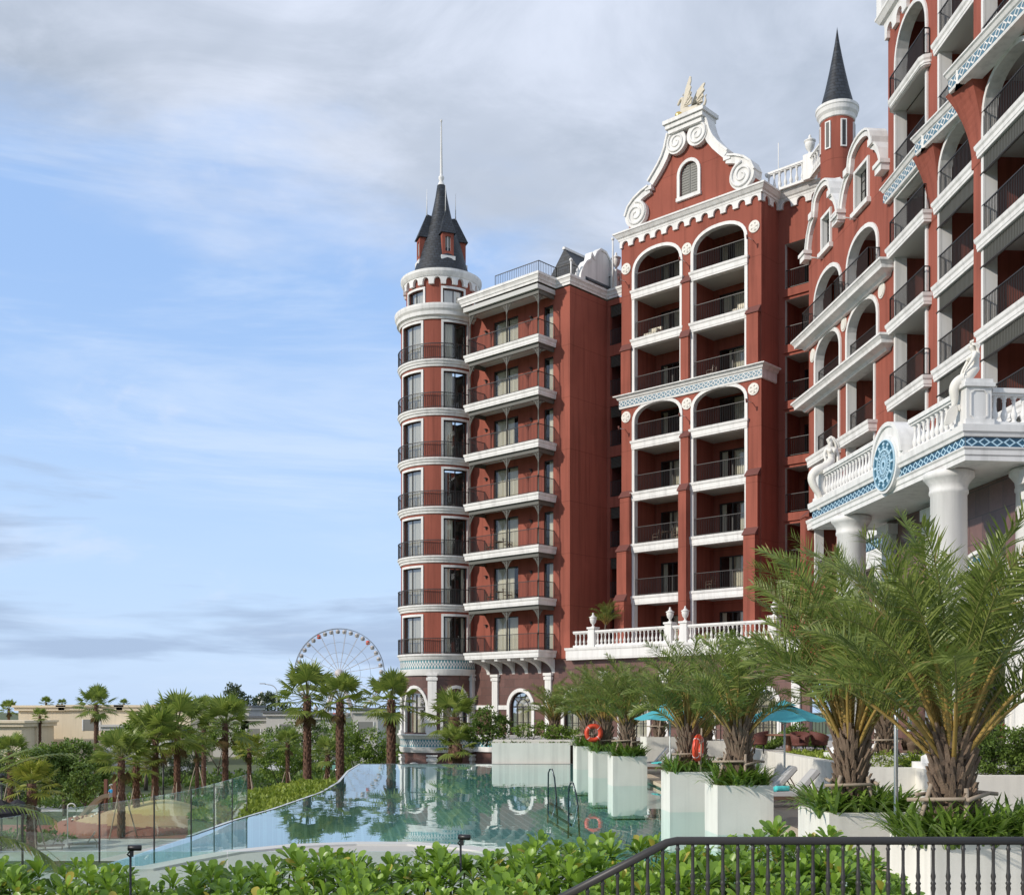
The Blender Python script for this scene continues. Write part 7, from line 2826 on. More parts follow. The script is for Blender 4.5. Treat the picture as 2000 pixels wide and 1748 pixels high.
def hand(pts, edges, wrist, d, side, s):
    """palm and five bent fingers at the end of an arm"""
    d = Vector(d).normalized()
    side = Vector(side).normalized()
    w_ = Vector(pts[wrist][:3])
    dn = d.cross(side).normalized()
    palm = w_ + d * 0.06 * s
    pi_ = chain(pts, edges, [(*palm, 0.028 * s, 0.018 * s)], wrist)
    for k, (off, L) in enumerate(((-0.026, 0.06), (-0.009, 0.07), (0.009, 0.066), (0.026, 0.052))):
        b = palm + side * off * s + d * 0.035 * s
        chain(pts, edges, [(*b, 0.0095 * s), (*(b + d * L * .5 * s + dn * 0.006 * s), 0.0085 * s), (*(b + d * L * s + dn * 0.022 * s), 0.007 * s)], pi_)
    b = w_ + d * 0.03 * s - side * 0.03 * s
    chain(pts, edges, [(*b, 0.011 * s), (*(b + d * 0.04 * s - side * 0.015 * s), 0.009 * s)], pi_)


def face(mb, c, r, fwd, m):
    """nose, brows, lips and ears on a head"""
    fwd = Vector(fwd).normalized()
    up = Vector((0, 0, 1))
    sd = fwd.cross(up).normalized()
    c = Vector(c)
    mb.tube([c + fwd * r * 0.93 + up * r * 0.22, c + fwd * r * 1.2 - up * r * 0.12, c + fwd * r * 0.98 - up * r * 0.2], [r * 0.1, r * 0.16, r * 0.1], m, 6)
    mb.tube([c + fwd * r * 0.9 - up * r * 0.46 - sd * r * .25, c + fwd * r * 1.04 - up * r * 0.45, c + fwd * r * 0.9 - up * r * 0.46 + sd * r * .25], [r * .05, r * .1, r * .05], m, 6)
    for q in (-1, 1):
        mb.sphere(c + fwd * r * 0.84 + sd * q * r * 0.34 + up * r * 0.1, r * 0.15, m, 8)
        mb.sphere(c + sd * q * r * 0.95, r * 0.2, m, 8)


def fuse(o, mb):
    """add modelled features to a body so that it stays one mesh"""
    import bmesh
    bm = bmesh.new()
    bm.from_mesh(o.data)
    me = mb.mesh('features')
    bm.from_mesh(me)
    bm.to_mesh(o.data)
    bm.free()
    bpy.data.meshes.remove(me)


# local axes of the near mermaid: x to the image right, y away, z up ; hip at the origin
S = 0.00158 * 8.32 / 8.32


def P2(zx, zy, y=0.0, k=0.00155, ox=720, oz=830):
    return ((zx - ox) * k, y, (oz - zy) * k)


def mermaid_near():
    e = empty('mermaid_statue', (0, 0, 0), 0)
    hipx, hipy = Q.xy(-0.36, -0.38)
    e.location = (hipx + 0.02, hipy - 0.02, ZT + 1.18)
    tag(e, 'white mermaid statue in profile sitting on the portico corner pedestal', 'statue')
    e.scale = (1.06,) * 3
    pts, ed = [], []
    k = 1.0
    hip = (*P2(715, 735), 0.165, 0.17)
    pts.append(hip)
    waist = chain(pts, ed, [(*P2(728, 600), 0.098, 0.11)], 0)
    chest = chain(pts, ed, [(*P2(738, 500), 0.11, 0.125), (*P2(728, 425), 0.115, 0.13)], waist)
    neck = chain(pts, ed, [(*P2(722, 372), 0.06, 0.07), (*P2(708, 335), 0.042, 0.045)], chest)
    head = chain(pts, ed, [(*P2(690, 295), 0.075, 0.08), (*P2(690, 258), 0.075, 0.08)], neck)
    tail = chain(pts, ed, [(*P2(600, 765), 0.15), (*P2(500, 800), 0.145), (*P2(425, 870), 0.14), (*P2(405, 980), 0.125), (*P2(425, 1080), 0.098), (*P2(418, 1180), 0.066), (*P2(395, 1240), 0.05)], 0)
    # far and near arm, both reaching down to the knee
    for y in (-0.155, 0.155):
        sh = chain(pts, ed, [(*P2(712, 400, y), 0.055)], chest)
        el = chain(pts, ed, [(*P2(650, 520, y * 1.15), 0.043), (*P2(585, 620, y * 0.9), 0.034), (*P2(552, 690, y * 0.7), 0.025)], sh)
        hand(pts, ed, el, (-0.35, 0, -1), (0, 1, 0), 1.0)
    body = skin_mesh('body', pts, ed, 0, WHITE2, e)
    mb = MB()
    face(mb, P2(687, 275), 0.082, (-1, 0, -0.1), WHITE2)
    for y in (-0.07, 0.07):
        mb.sphere(P2(655, 455, y), 0.062, WHITE2, 10)
    fuse(body, mb)
    mb = MB()
    rnd = random.Random(4)
    for i in range(26):
        a = rnd.uniform(-1.7, 1.7)
        st = Vector(P2(700, 258)) + Vector((rnd.uniform(-.05, .06), 0.075 * math.sin(a), 0.05 * abs(math.cos(a))))
        pp = [st, st + Vector((0.08, 0.02 * math.sin(a), -0.02)), Vector(P2(762, 330 + rnd.uniform(-20, 20), 0.08 * math.sin(a))), Vector(P2(778 + rnd.uniform(-12, 14), 430 + rnd.uniform(-30, 30), 0.09 * math.sin(a))), Vector(P2(768 + rnd.uniform(-10, 12), 520 + rnd.uniform(-40, 30), 0.08 * math.sin(a)))]
        mb.tube(pp, [0.018, 0.024, 0.026, 0.02, 0.008], WHITE2, 6)
    for i in range(9):
        a = -1.2 + 2.4 * i / 8
        b = Vector(P2(680, 235)) + Vector((0.02, 0.07 * math.sin(a), 0.02))
        mb.tube([b, b + Vector((-0.05 * math.cos(a) + .02, 0.05 * math.sin(a), 0.06))], [0.022, 0.006], WHITE2, 6)
    mb.build('hair', e)
    mb = MB()
    fin = [(395, 1180), (440, 1190), (462, 1260), (455, 1340), (420, 1420), (350, 1480), (275, 1500), (265, 1440), (285, 1360), (300, 1290), (350, 1230)]
    mb.prism(WORLD, [(P2(a, b)[0], P2(a, b)[2]) for a, b in fin], -0.05, 0.05, WHITE2)
    fin = [(440, 1190), (500, 1180), (510, 1240), (490, 1280), (470, 1260)]
    mb.prism(WORLD, [(P2(a, b)[0], P2(a, b)[2]) for a, b in fin], -0.04, 0.04, WHITE2)
    mb.build('tail_fin', e)


def P3(zx, zy, y=0.0, k=0.00182, ox=560, oz=800):
    return ((zx - ox) * k, y, (oz - zy) * k)


def mermaid_far():
    x, y = Q.xy(QL + 0.4, -0.38)
    e = empty('mermaid_statue', (x + 0.08, y - 0.12, ZT + 1.1))
    tag(e, 'white mermaid statue with long hair sitting on the far end of the portico balustrade', 'statue')
    e.scale = (1.2,) * 3
    pts, ed = [], []
    pts.append((*P3(540, 745), 0.165, 0.17))
    waist = chain(pts, ed, [(*P3(562, 650), 0.105)], 0)
    chest = chain(pts, ed, [(*P3(568, 560), 0.125), (*P3(568, 500), 0.135)], waist)
    neck = chain(pts, ed, [(*P3(570, 455), 0.062), (*P3(565, 415), 0.045)], chest)
    chain(pts, ed, [(*P3(552, 360), 0.085), (*P3(550, 310), 0.085)], neck)
    chain(pts, ed, [(*P3(450, 790, -0.12), 0.16), (*P3(330, 830, -0.2), 0.155), (*P3(235, 905, -0.22), 0.145), (*P3(225, 1010, -0.22), 0.125), (*P3(280, 1120, -0.22), 0.105), (*P3(345, 1220, -0.22), 0.085), (*P3(375, 1330, -0.22), 0.06), (*P3(365, 1400, -0.22), 0.045)], 0)
    a = chain(pts, ed, [(*P3(490, 485), 0.058)], chest)
    a = chain(pts, ed, [(*P3(455, 570, -0.03), 0.045), (*P3(470, 680, -0.1), 0.037), (*P3(510, 770, -0.17), 0.026)], a)
    hand(pts, ed, a, (0.2, -0.3, -1), (1, 0, 0), 1.1)
    a = chain(pts, ed, [(*P3(645, 480), 0.058)], chest)
    a = chain(pts, ed, [(*P3(672, 570, -0.02), 0.045), (*P3(665, 680, -0.05), 0.036), (*P3(650, 780, -0.08), 0.026)], a)
    hand(pts, ed, a, (-0.05, -0.2, -1), (1, 0, 0), 1.1)
    body = skin_mesh('body', pts, ed, 0, WHITE2, e)
    mb = MB()
    face(mb, P3(548, 335, -0.01), 0.094, (-0.55, -0.8, 0.0), WHITE2)
    for x_ in (535, 600):
        mb.sphere(P3(x_, 525, -0.11), 0.068, WHITE2, 10)
    fuse(body, mb)
    mb = MB()
    rnd = random.Random(8)
    for i in range(26):
        sx = 1 if rnd.random() < 0.75 else -1
        x0 = 560 + sx * rnd.uniform(10, 45)
        yy = rnd.uniform(-0.05, 0.1)
        x1 = 620 + rnd.uniform(0, 70) if sx > 0 else 545 + rnd.uniform(-10, 20)
        pp = [P3(560, 290, yy * .6), P3(x0, 320, yy), P3((x0 + x1) / 2 + 10, 380, yy), P3(x1, 430 + rnd.uniform(-20, 20), yy), P3(x1 + rnd.uniform(-12, 18), 480 + rnd.uniform(-30, 40), yy)]
        mb.tube(pp, [0.025, 0.03, 0.032, 0.026, 0.01], WHITE2, 6)
    mb.build('hair', e)
    mb = MB()
    fin = [(340, 1370), (400, 1370), (425, 1440), (400, 1480), (372, 1455), (345, 1470), (325, 1450)]
    mb.prism(WORLD, [(P3(a_, b_)[0], P3(a_, b_)[2]) for a_, b_ in fin], 0.17, 0.27, WHITE2)
    mb.build('tail_fin', e)


mermaid_near()
mermaid_far()

# winged horse on the gable
e = empty('winged_horse_statue', F.P(GC, TG - 0.1, 40.22))
tag(e, 'cream winged horse statue lying on the pedestal of the scrolled gable', 'statue')


def H_(zx, zy, t=0.0, k=0.00202):
    s_ = (zx - 700) * k * 1.32
    z = (1130 - zy) * k - 0.35 * s_ * 0
    return (s_ * F.r[0] + t * F.n[0], s_ * F.r[1] + t * F.n[1], z * 1.0 - (s_ * 0.36) + 0.12)


def H(zx, zy, t=0.0):
    """photo sketch coordinates -> facade plane (the picture slope of the facade is taken out)"""
    s_ = (zx - 690) * 0.0026
    z = (1060 - zy - (zx - 690) * -0.42 * -1.0) * 0.00215
    return (s_ * F.r[0] + t * F.n[0], s_ * F.r[1] + t * F.n[1], z + 0.30)


CREAMS = plain('cream statue plaster', (0.62, 0.56, 0.45), 0.6, 0.12, 4.0, 0.2, 30)
pts, ed = [], []


def hp(s_, z, t=0.0):
    return (s_ * F.r[0] + t * F.n[0], s_ * F.r[1] + t * F.n[1], z)


pts.append((*hp(0.35, 0.42), 0.3))
ch = chain(pts, ed, [(*hp(-0.05, 0.47), 0.27), (*hp(-0.42, 0.58), 0.29)], 0)
nk = chain(pts, ed, [(*hp(-0.55, 0.95), 0.2), (*hp(-0.5, 1.3), 0.15), (*hp(-0.58, 1.52), 0.14)], ch)
chain(pts, ed, [(*hp(-0.78, 1.4), 0.11), (*hp(-0.95, 1.14), 0.075)], nk)
rp = chain(pts, ed, [(*hp(0.7, 0.38), 0.26)], 0)
chain(pts, ed, [(*hp(1.0, 0.4), 0.1), (*hp(1.15, 0.7), 0.08), (*hp(1.1, 0.98), 0.05), (*hp(1.22, 1.1), 0.03)], rp)
for t in (-0.2, 0.2):
    chain(pts, ed, [(*hp(-0.55, 0.4, t), 0.13), (*hp(-0.95, 0.42, t), 0.085), (*hp(-1.15, 0.16, t), 0.06), (*hp(-1.3, 0.06, t), 0.055)], ch)
    chain(pts, ed, [(*hp(0.62, 0.25, t), 0.16), (*hp(0.3, 0.18, t * 1.5), 0.09), (*hp(0.62, 0.07, t * 1.6), 0.06)], rp)
skin_mesh('body', pts, ed, 0, CREAMS, e)
FW = Frame((0, 0), FR)
for (pl, t) in (([(-0.4, 0.75), (-0.35, 1.35), (-0.2, 1.9), (0.1, 2.55), (0.2, 2.5), (0.2, 2.2), (0.12, 2.0), (0.22, 1.85), (0.12, 1.65), (0.24, 1.5), (0.15, 1.3), (0.3, 1.15), (0.2, 0.8)], 0.2),
                ([(-0.1, 0.75), (0.1, 1.25), (0.4, 1.7), (0.85, 2.0), (0.98, 1.98), (0.86, 1.75), (0.95, 1.55), (0.8, 1.4), (0.88, 1.2), (0.75, 1.05), (0.82, 0.85), (0.5, 0.7)], -0.2)):
    mb = MB()
    mb.prism(FW, pl, t - 0.04, t + 0.04, CREAMS)
    for k in range(6):
        a = pl[1 + k // 2]
        b = pl[-2 - k] if k < 5 else pl[-2]
        mb.bar(hp(pl[0][0] + 0.1 + 0.04 * k, pl[0][1] + 0.1, t + 0.05), hp(b[0] * 0.95, b[1], t + 0.05), 0.07, CREAMS, 0.05)
    mb.build('wing', e)
mb = MB()
for q in (-1, 1):
    mb.tube([hp(-0.5, 1.6, 0.07 * q), hp(-0.46, 1.76, 0.09 * q)], [0.05, 0.01], CREAMS, 6)
for k in range(7):
    mb.sphere(hp(-0.36 + 0.04 * math.sin(k * 2), 1.58 - 0.11 * k, 0), 0.09, CREAMS, 8)
mb.build('mane', e)
mb = MB()
mb.sphere(hp(-0.62, 0.27, 0.38), 0.24, GOLD, 16)
tag(mb.build('gilded_ball', None, e.location), 'golden ball held by the winged horse on the gable', 'ornament')

# ------------------------------------------------------------------ big wheel far away
yw = 520.0
Rw = 87.5 / FPX * yw
wc = ((663 - 1000) / FPX * yw, yw, EYE + 73 / FPX * yw)
e = empty('ferris_wheel', (wc[0], wc[1], GZ))
tag(e, 'giant grey ferris wheel far behind the palms', 'ferris wheel')
e.location = (0, 0, 0)
WST = plain('grey wheel steel', (0.30, 0.34, 0.40), 0.5, 0.05, 0.1)
WCR = plain('cream wheel spokes', (0.55, 0.50, 0.48), 0.5, 0.05, 0.1)


def wp(r, a, dy=0.0):
    return (wc[0] + r * math.cos(a), wc[1] + dy, wc[2] + r * math.sin(a))


mb = MB()
for dy in (-0.9, 0.9):
    mb.tube([wp(Rw, 2 * pi * k / 72, dy) for k in range(72)], 0.16, WST, 5, closed=True)
for k in range(72):
    a, b = 2 * pi * k / 72, 2 * pi * (k + 1) / 72
    mb.bar(wp(Rw, a, -0.9), wp(Rw, b, 0.9), 0.09, WST)
for rr, n_ in ((0.7, 20), (0.47, 20), (0.26, 20)):
    for k in range(n_):
        mb.bar(wp(Rw * rr, 2 * pi * k / n_), wp(Rw * rr, 2 * pi * (k + 1) / n_), 0.13, WST)
mb.build('rim', e)
mb = MB()
for k in range(20):
    a = 2 * pi * (k + 0.5) / 20
    for dy in (-0.9, 0.9):
        mb.bar(wp(1.6, a, dy), wp(Rw, a, dy), 0.13, WCR)
mb.build('spokes', e).name = 'spoke_web'
mb = MB()
mb.tube([(wc[0], wc[1] - 1.6, wc[2]), (wc[0], wc[1] + 1.6, wc[2])], 1.9, WCR, 20)
mb.build('hub', e)
mb = MB()
for dy in (-3.0, 3.0):
    for dx_ in (-9, 9):
        mb.tube([(wc[0], wc[1] + dy * .5, wc[2]), (wc[0] + dx_, wc[1] + dy * 2, GZ)], [0.5, 0.7], WCR, 8)
mb.build('support_legs', e).name = 'support_frame'
mb = MB()
mb.lathe((0, 0, 0), [(0.3, 0.95), (0.85, 0.7), (0.95, 0.2), (0.95, -0.6), (0.6, -0.95), (0.0, -1.0)], WCR, 10)
mb.lathe((0, 0, 0), [(0.97, 0.15), (0.97, -0.3)], GREYSH, 10, cap=False)
gm = mb.mesh('gondola')
mb = MB()
mb.lathe((0, 0, 0), [(0.3, 0.95), (0.85, 0.7), (0.95, 0.2), (0.95, -0.6), (0.6, -0.95), (0.0, -1.0)], BUOY, 10)
mb.lathe((0, 0, 0), [(0.97, 0.15), (0.97, -0.3)], GREYSH, 10, cap=False)
gm2 = mb.mesh('gondola')
for k in range(40):
    a = 2 * pi * (k + 0.25) / 40
    link(gm2 if k % 8 == 5 else gm, 'gondola', e, wp(Rw - 1.35, a))

# ------------------------------------------------------------------ play mound, slide, person
Ym = 84.0
xm = (275 - 1000) / FPX * Ym
SAND = [plain('yellow play surface', (0.60, 0.47, 0.22), 0.85, 0.08, 1.0), plain('tan play surface', (0.50, 0.33, 0.19), 0.85, 0.08, 1.0), plain('rust play surface', (0.29, 0.115, 0.085), 0.85, 0.08, 1.0)]
mb = MB()
nx, ny = 170, 70


def hill(u, v):
    """u,v in [-1,1]"""
    r2 = (abs(u) ** 2.3 + abs(v) ** 2.2)
    return max(0.0, (1 - r2)) ** 0.55 * (0.86 + 0.22 * math.sin(u * 3.6 + 0.4) * math.cos(v * 2.1))


Mh, Mw, Md = 2.05, 6.2, 5.0
Vg = []
for i in range(nx + 1):
    for j in range(ny + 1):
        u, v = -1 + 2 * i / nx, -1 + 2 * j / ny
        Vg.append((xm + u * Mw, Ym + v * Md, GZ + 0.05 + Mh * hill(u, v)))
for i in range(nx):
    for j in range(ny):
        f = [i * (ny + 1) + j, (i + 1) * (ny + 1) + j, (i + 1) * (ny + 1) + j + 1, i * (ny + 1) + j + 1]
        zc = sum(Vg[q][2] for q in f) / 4 - GZ
        xc = sum(Vg[q][0] for q in f) / 4 - xm
        lvl = zc + 0.06 * xc
        mm = SAND[0] if lvl > 1.45 else (SAND[1] if lvl > 0.72 else SAND[2])
        mb.add([Vg[q] for q in f], [(0, 1, 2, 3)], mm, False)
hillo = mb.build('play_mound')
tag(hillo, 'banded yellow and tan climbing mound in the garden playground', 'play mound')
mb = MB()
rnd = random.Random(2)
for _ in range(26):
    u, v = rnd.uniform(-0.85, -0.35), rnd.uniform(-0.75, -0.3)
    z = GZ + 0.05 + Mh * hill(u, v)
    mb.sphere((xm + u * Mw, Ym + v * Md, z + 0.03), 0.11, SAND[2] if rnd.random() < .7 else CREAM, 6, (1, 1, 0.7))
mb.build('climbing_holds', hillo).name = 'climbing_hold_set'
mb = MB()
mb.add([(xm - 13, Ym - 6.5, GZ + 0.045), (xm + 8, Ym - 6.5, GZ + 0.045), (xm + 8, Ym + 1, GZ + 0.045), (xm - 13, Ym + 3, GZ + 0.045)], [(0, 1, 2, 3)], SAND[2])
tag(mb.build('playground_surface'), kind='structure')
# slide
e = empty('slide', (0, 0, 0))
tag(e, 'curving grey metal slide with brown posts beside the play mound', 'slide')
ya = 84.5
xa, xb = (218 - 1000) / FPX * ya, (140 - 1000) / FPX * ya
zt, zb = EYE - (1556 - 1388) / FPX * ya, EYE - (1612 - 1388) / FPX * ya
mb = MB()
cs_ = []
for k in range(15):
    u = k / 14
    cs_.append(Vector((xa + (xb - xa) * u, ya - 1.2 * u, zt + (zb - zt) * (0.5 - 0.5 * math.cos(pi * min(1, u * 1.05))) + (0.1 * math.sin(pi * u)))))
for i in range(14):
    a, b = cs_[i], cs_[i + 1]
    w_ = Vector((0.05, 0.42, 0))
    for (p0, q0, p1, q1) in ((-1, 0.0, 1, 0.0), (-1, 0.0, -1.15, 0.3), (1, 0.0, 1.15, 0.3)):
        A_, B_ = a + w_ * p0 + Vector((0, 0, q0)), a + w_ * p1 + Vector((0, 0, q1))
        C_, D_ = b + w_ * p1 + Vector((0, 0, q1)), b + w_ * p0 + Vector((0, 0, q0))
        mb.add([A_, B_, C_, D_], [(0, 1, 2, 3)], plain('slide steel', (0.42, 0.40, 0.37), 0.4, 0.05, 2.0, metal=0.5) if i == 0 and p0 == -1 and q1 == 0 else bpy.data.materials['slide steel'], True)
mb.build('chute', e)
for px in (207, 224):
    x = (px - 1000) / FPX * (ya + 0.4)
    mb = MB()
    mb.box(WORLD, x - 0.12, x + 0.12, -ya - 0.52, -ya - 0.28, GZ, EYE - (1522 - 1388) / FPX * ya, plain('red brown post', (0.17, 0.07, 0.045), 0.7, 0.15, 3.0) if px == 207 else bpy.data.materials['red brown post'])
    mb.build('post', e)
# person in blue behind the slide top
pX, pY = (219 - 1000) / FPX * 86.0, 86.0
pz = EYE - (1556 - 1388) / FPX * 86 - 0.02
e = empty('person', (pX, pY, pz))
tag(e, 'person in a blue top and white cap sitting at the top of the slide', 'person')
SKIN = plain('skin', (0.42, 0.25, 0.17), 0.6, 0.05, 4.0)
SHIRT = plain('blue shirt', (0.03, 0.30, 0.62), 0.85, 0.08, 4.0)
CAP = plain('white cap', (0.78, 0.78, 0.76), 0.8, 0.05, 4.0)
pts, ed = [], []
pts.append((0, 0, 0.12, 0.15))
t_ = chain(pts, ed, [(0.02, 0, 0.35, 0.14), (0.03, 0, 0.55, 0.16)], 0)
n_ = chain(pts, ed, [(0.01, -0.02, 0.70, 0.055), (-0.02, -0.04, 0.82, 0.095), (-0.02, -0.04, 0.92, 0.085)], t_)
for s_ in (-1, 1):
    chain(pts, ed, [(0.02 + 0.17 * s_, -0.02, 0.54, 0.06), (0.02 + 0.24 * s_, -0.12, 0.32, 0.047), (0.1 * s_, -0.28, 0.2, 0.035), (0.06 * s_, -0.34, 0.19, 0.03)], t_)
    k_ = chain(pts, ed, [(0.1 * s_, -0.1, 0.1, 0.095), (-0.1 + 0.13 * s_, -0.42, 0.2, 0.068), (-0.16 + 0.14 * s_, -0.62, -0.05, 0.05), (-0.2 + 0.14 * s_, -0.72, -0.08, 0.04)], 0)
skin_mesh('body', pts, ed, 0, SKIN, e)
pts, ed = [], []
pts.append((0, 0, 0.08, 0.175))
t_ = chain(pts, ed, [(0.02, 0, 0.35, 0.165), (0.03, 0, 0.55, 0.18), (0.02, -0.01, 0.64, 0.1)], 0)
for s_ in (-1, 1):
    chain(pts, ed, [(0.02 + 0.18 * s_, -0.02, 0.54, 0.082), (0.02 + 0.23 * s_, -0.1, 0.38, 0.07)], 2)
skin_mesh('shirt', pts, ed, 0, SHIRT, e)
mb = MB()
mb.sphere((-0.02, -0.04, 0.95), 0.115, CAP, 12, (1, 1, 0.7))
mb.tube([(-0.05, -0.1, 0.94), (-0.11, -0.24, 0.92)], [0.08, 0.05], CAP, 8)
mb.build('cap', e)

# dark parasols at the lower left
DPAR = plain('black parasol cloth', (0.022, 0.020, 0.026), 0.8, 0.1, 2.0)
for (px, Y, zt, lab) in ((2, 70, -2.7, 'black garden parasol at the left edge, front one'), (34, 73, -2.9, 'black garden parasol beside the yellow fan palm')):
    e = empty('parasol', ((px - 1000) / FPX * Y, Y, GZ))
    tag(e, lab, 'umbrella', 'black garden parasols')
    h = zt - GZ
    mb = MB()
    for k in range(8):
        a0_, a1_ = 2 * pi * k / 8, 2 * pi * (k + 1) / 8
        mb.add([(0, 0, h), (1.5 * math.cos(a0_), 1.5 * math.sin(a0_), h - 0.75), (1.45 * math.cos((a0_ + a1_) / 2), 1.45 * math.sin((a0_ + a1_) / 2), h - 0.8), (1.5 * math.cos(a1_), 1.5 * math.sin(a1_), h - 0.75)], [(0, 1, 2), (0, 2, 3)], DPAR)
        mb.add([(1.5 * math.cos(a0_), 1.5 * math.sin(a0_), h - 0.75), (1.5 * math.cos(a1_), 1.5 * math.sin(a1_), h - 0.75), (1.5 * math.cos(a1_), 1.5 * math.sin(a1_), h - 1.0), (1.5 * math.cos(a0_), 1.5 * math.sin(a0_), h - 1.0)], [(0, 1, 2, 3)], DPAR)
    mb.build('canopy', e)
    mb = MB()
    mb.tube([(0, 0, 0), (0, 0, h)], 0.04, BLACK, 8)
    mb.build('pole', e)

# ------------------------------------------------------------------ lamps
def lamp_post(px, pyt, Y, lab):
    X = (px - 1000) / FPX * Y
    zt = EYE + (1388 - pyt) / FPX * Y
    e = empty('lamp_post', (X, Y, GZ))
    tag(e, lab, 'lamp post', 'black garden lamp posts')
    mb = MB()
    mb.tube([(0, 0, 0), (0, 0, zt - GZ - 0.4)], 0.07, BLACK, 8)
    mb.build('pole', e)
    mb = MB()
    mb.lathe((0, 0, zt - GZ), [(0.07, -0.45), (0.16, -0.36), (0.2, -0.05), (0.24, 0.0), (0.06, 0.12), (0, 0.14)], BLACK, 10)
    mb.build('lantern', e)


lamp_post(319, 1468, 90, 'black lamp post among the palms of the play mound')
lamp_post(3, 1514, 76, 'black lamp post at the left edge beside the dark parasols')
Y = 210
e = empty('street_lamp', ((541 - 1000) / FPX * Y, Y, GZ))
tag(e, 'tall grey street lamp with a curved arm on the skyline', 'street lamp')
h = EYE + (1388 - 1352) / FPX * Y - GZ
mb = MB()
pts = [(0, 0, 0), (0, 0, h)]
for k in range(1, 8):
    a = pi / 2 * k / 7
    pts.append((-1.6 * (1 - math.cos(a)), 0, h + 1.45 * math.sin(a)))
pts.append((-2.3, 0, h + 1.6))
mb.tube(pts, [0.11] * 2 + [0.08] * 8, plain('grey lamp steel', (0.42, 0.43, 0.44), 0.5, 0.05, 1.0), 8)
mb.build('pole', e)
mb = MB()
mb.box(WORLD, -3.2, -2.2, -0.18, 0.18, h + 1.55, h + 1.72, bpy.data.materials['grey lamp steel'])
mb.build('lamp_head', e)

# ------------------------------------------------------------------ villas in the distance
BEIGE = plain('beige villa render', (0.78, 0.66, 0.48), 0.8, 0.06, 0.3, streak=0.1)
GREYV = plain('grey villa render', (0.55, 0.53, 0.49), 0.8, 0.06, 0.3)
DROOF = plain('grey metal roof', (0.12, 0.125, 0.135), 0.6, 0.1, 0.3)


def villa(Y, blocks, m, lab, win=True, roof=None):
    e = empty('villa', ((blocks[0][0] - 1000) / FPX * Y, Y, GZ))
    e.location = (0, 0, 0)
    tag(e, lab, 'house', 'pale villas beyond the garden')
    for (p0, p1, pyt, dep) in blocks:
        x0, x1 = (p0 - 1000) / FPX * Y, (p1 - 1000) / FPX * Y
        zt = EYE + (1388 - pyt) / FPX * Y
        mb = MB()
        mb.box(WORLD, x0, x1, -Y - dep, -Y, GZ, zt - 0.9, m)
        mb.build('wall', e)
        mb = MB()
        mb.box(WORLD, x0 - 0.5, x1 + 0.5, -Y - dep, -Y + 0.5, zt - 0.9, zt - 0.35, m)
        mb.box(WORLD, x0 - 0.8, x1 + 0.8, -Y - dep, -Y + 0.8, zt - 0.35, zt, m if roof is None else roof)
        mb.build('cornice', e)
        if win:
            n = max(1, int((x1 - x0) / 7))
            for k in range(n):
                xc = x0 + (k + 0.5) * (x1 - x0) / n
                mb = MB()
                mb.box(WORLD, xc - 1.3, xc + 1.3, -Y - 0.2, -Y + 0.06, zt - 4.2, zt - 2.4, GREYSH)
                mb.box(WORLD, xc - 1.5, xc - 1.3, -Y - 0.2, -Y + 0.12, zt - 4.2, zt - 2.4, WHITE)
                mb.box(WORLD, xc + 1.3, xc + 1.5, -Y - 0.2, -Y + 0.12, zt - 4.2, zt - 2.4, WHITE)
                mb.build('window', e)


villa(170, [(-60, 42, 1407, 12)], BEIGE, 'low beige villa at the left edge with a stepped cornice')
villa(185, [(36, 122, 1377, 14), (122, 235, 1376, 12), (235, 372, 1376.5, 14)], BEIGE, 'long flat roofed beige villa behind the spreading trees')
villa(180, [(205, 330, 1415, 10)], GREYV, 'grey lower villa front with dark windows behind the feathery tree')
villa(215, [(368, 486, 1377, 12), (470, 520, 1398, 10)], GREYV, 'grey flat roofed villa left of the street lamp', roof=DROOF)
villa(205, [(520, 600, 1388, 12)], GREYV, 'dark roofed low house behind the tall crossed stakes palm', roof=DROOF)
villa(195, [(606, 650, 1394, 8), (690, 738, 1382, 10)], GREYV, 'grey roofed house below the big wheel', roof=DROOF)
mb = MB()
Y = 300
mb.lathe(((511 - 1000) / FPX * Y, Y, 0), [(1.9, GZ), (1.8, 1.5), (1.9, 2.0), (1.2, 3.0), (1.3, 5.0), (0.9, 6.5), (0.4, 7.6), (0, 8.0)], WHITE2, 12)
tag(mb.build('white_spire'), 'small white domed spire on the skyline between far trees', 'spire')

# ------------------------------------------------------------------ parked cars
def car(px, py, Y, paint, lab, rz):
    X = (px - 1000) / FPX * Y
    e = empty('parked_car', (X, Y, GZ + 0.02), rz)
    tag(e, lab, 'car', 'cars parked beyond the garden')
    mb = MB()
    body = [(-2.1, 0.35), (-2.15, 0.75), (-1.9, 0.95), (-1.0, 1.02), (0.9, 1.05), (1.9, 0.98), (2.1, 0.8), (2.1, 0.35)]
    mb.prism(WORLD, body, -0.85, 0.85, paint)
    roof = [(-0.95, 1.02), (-0.35, 1.5), (0.9, 1.52), (1.6, 1.03)]
    mb.prism(WORLD, roof, -0.74, 0.74, paint)
    mb.build('body', e)
    mb = MB()
    for t in (-0.75, 0.75):
        mb.prism(WORLD, [(-0.8, 1.06), (-0.32, 1.43), (0.2, 1.45), (0.2, 1.06)], min(t, t * 1.004), max(t, t * 1.004), FRAME)
        mb.prism(WORLD, [(0.28, 1.06), (0.28, 1.45), (0.86, 1.45), (1.4, 1.06)], min(t, t * 1.004), max(t, t * 1.004), FRAME)
    mb.build('side_window', e)
    for x in (-1.35, 1.3):
        for y in (-0.78, 0.78):
            mb = MB()
            mb.tube([(x, y - 0.1, 0.33), (x, y + 0.1, 0.33)], 0.33, BLACK, 16)
            mb.tube([(x, y - 0.108, 0.33), (x, y + 0.108, 0.33)], 0.19, STEEL, 12)
            mb.build('wheel', e)


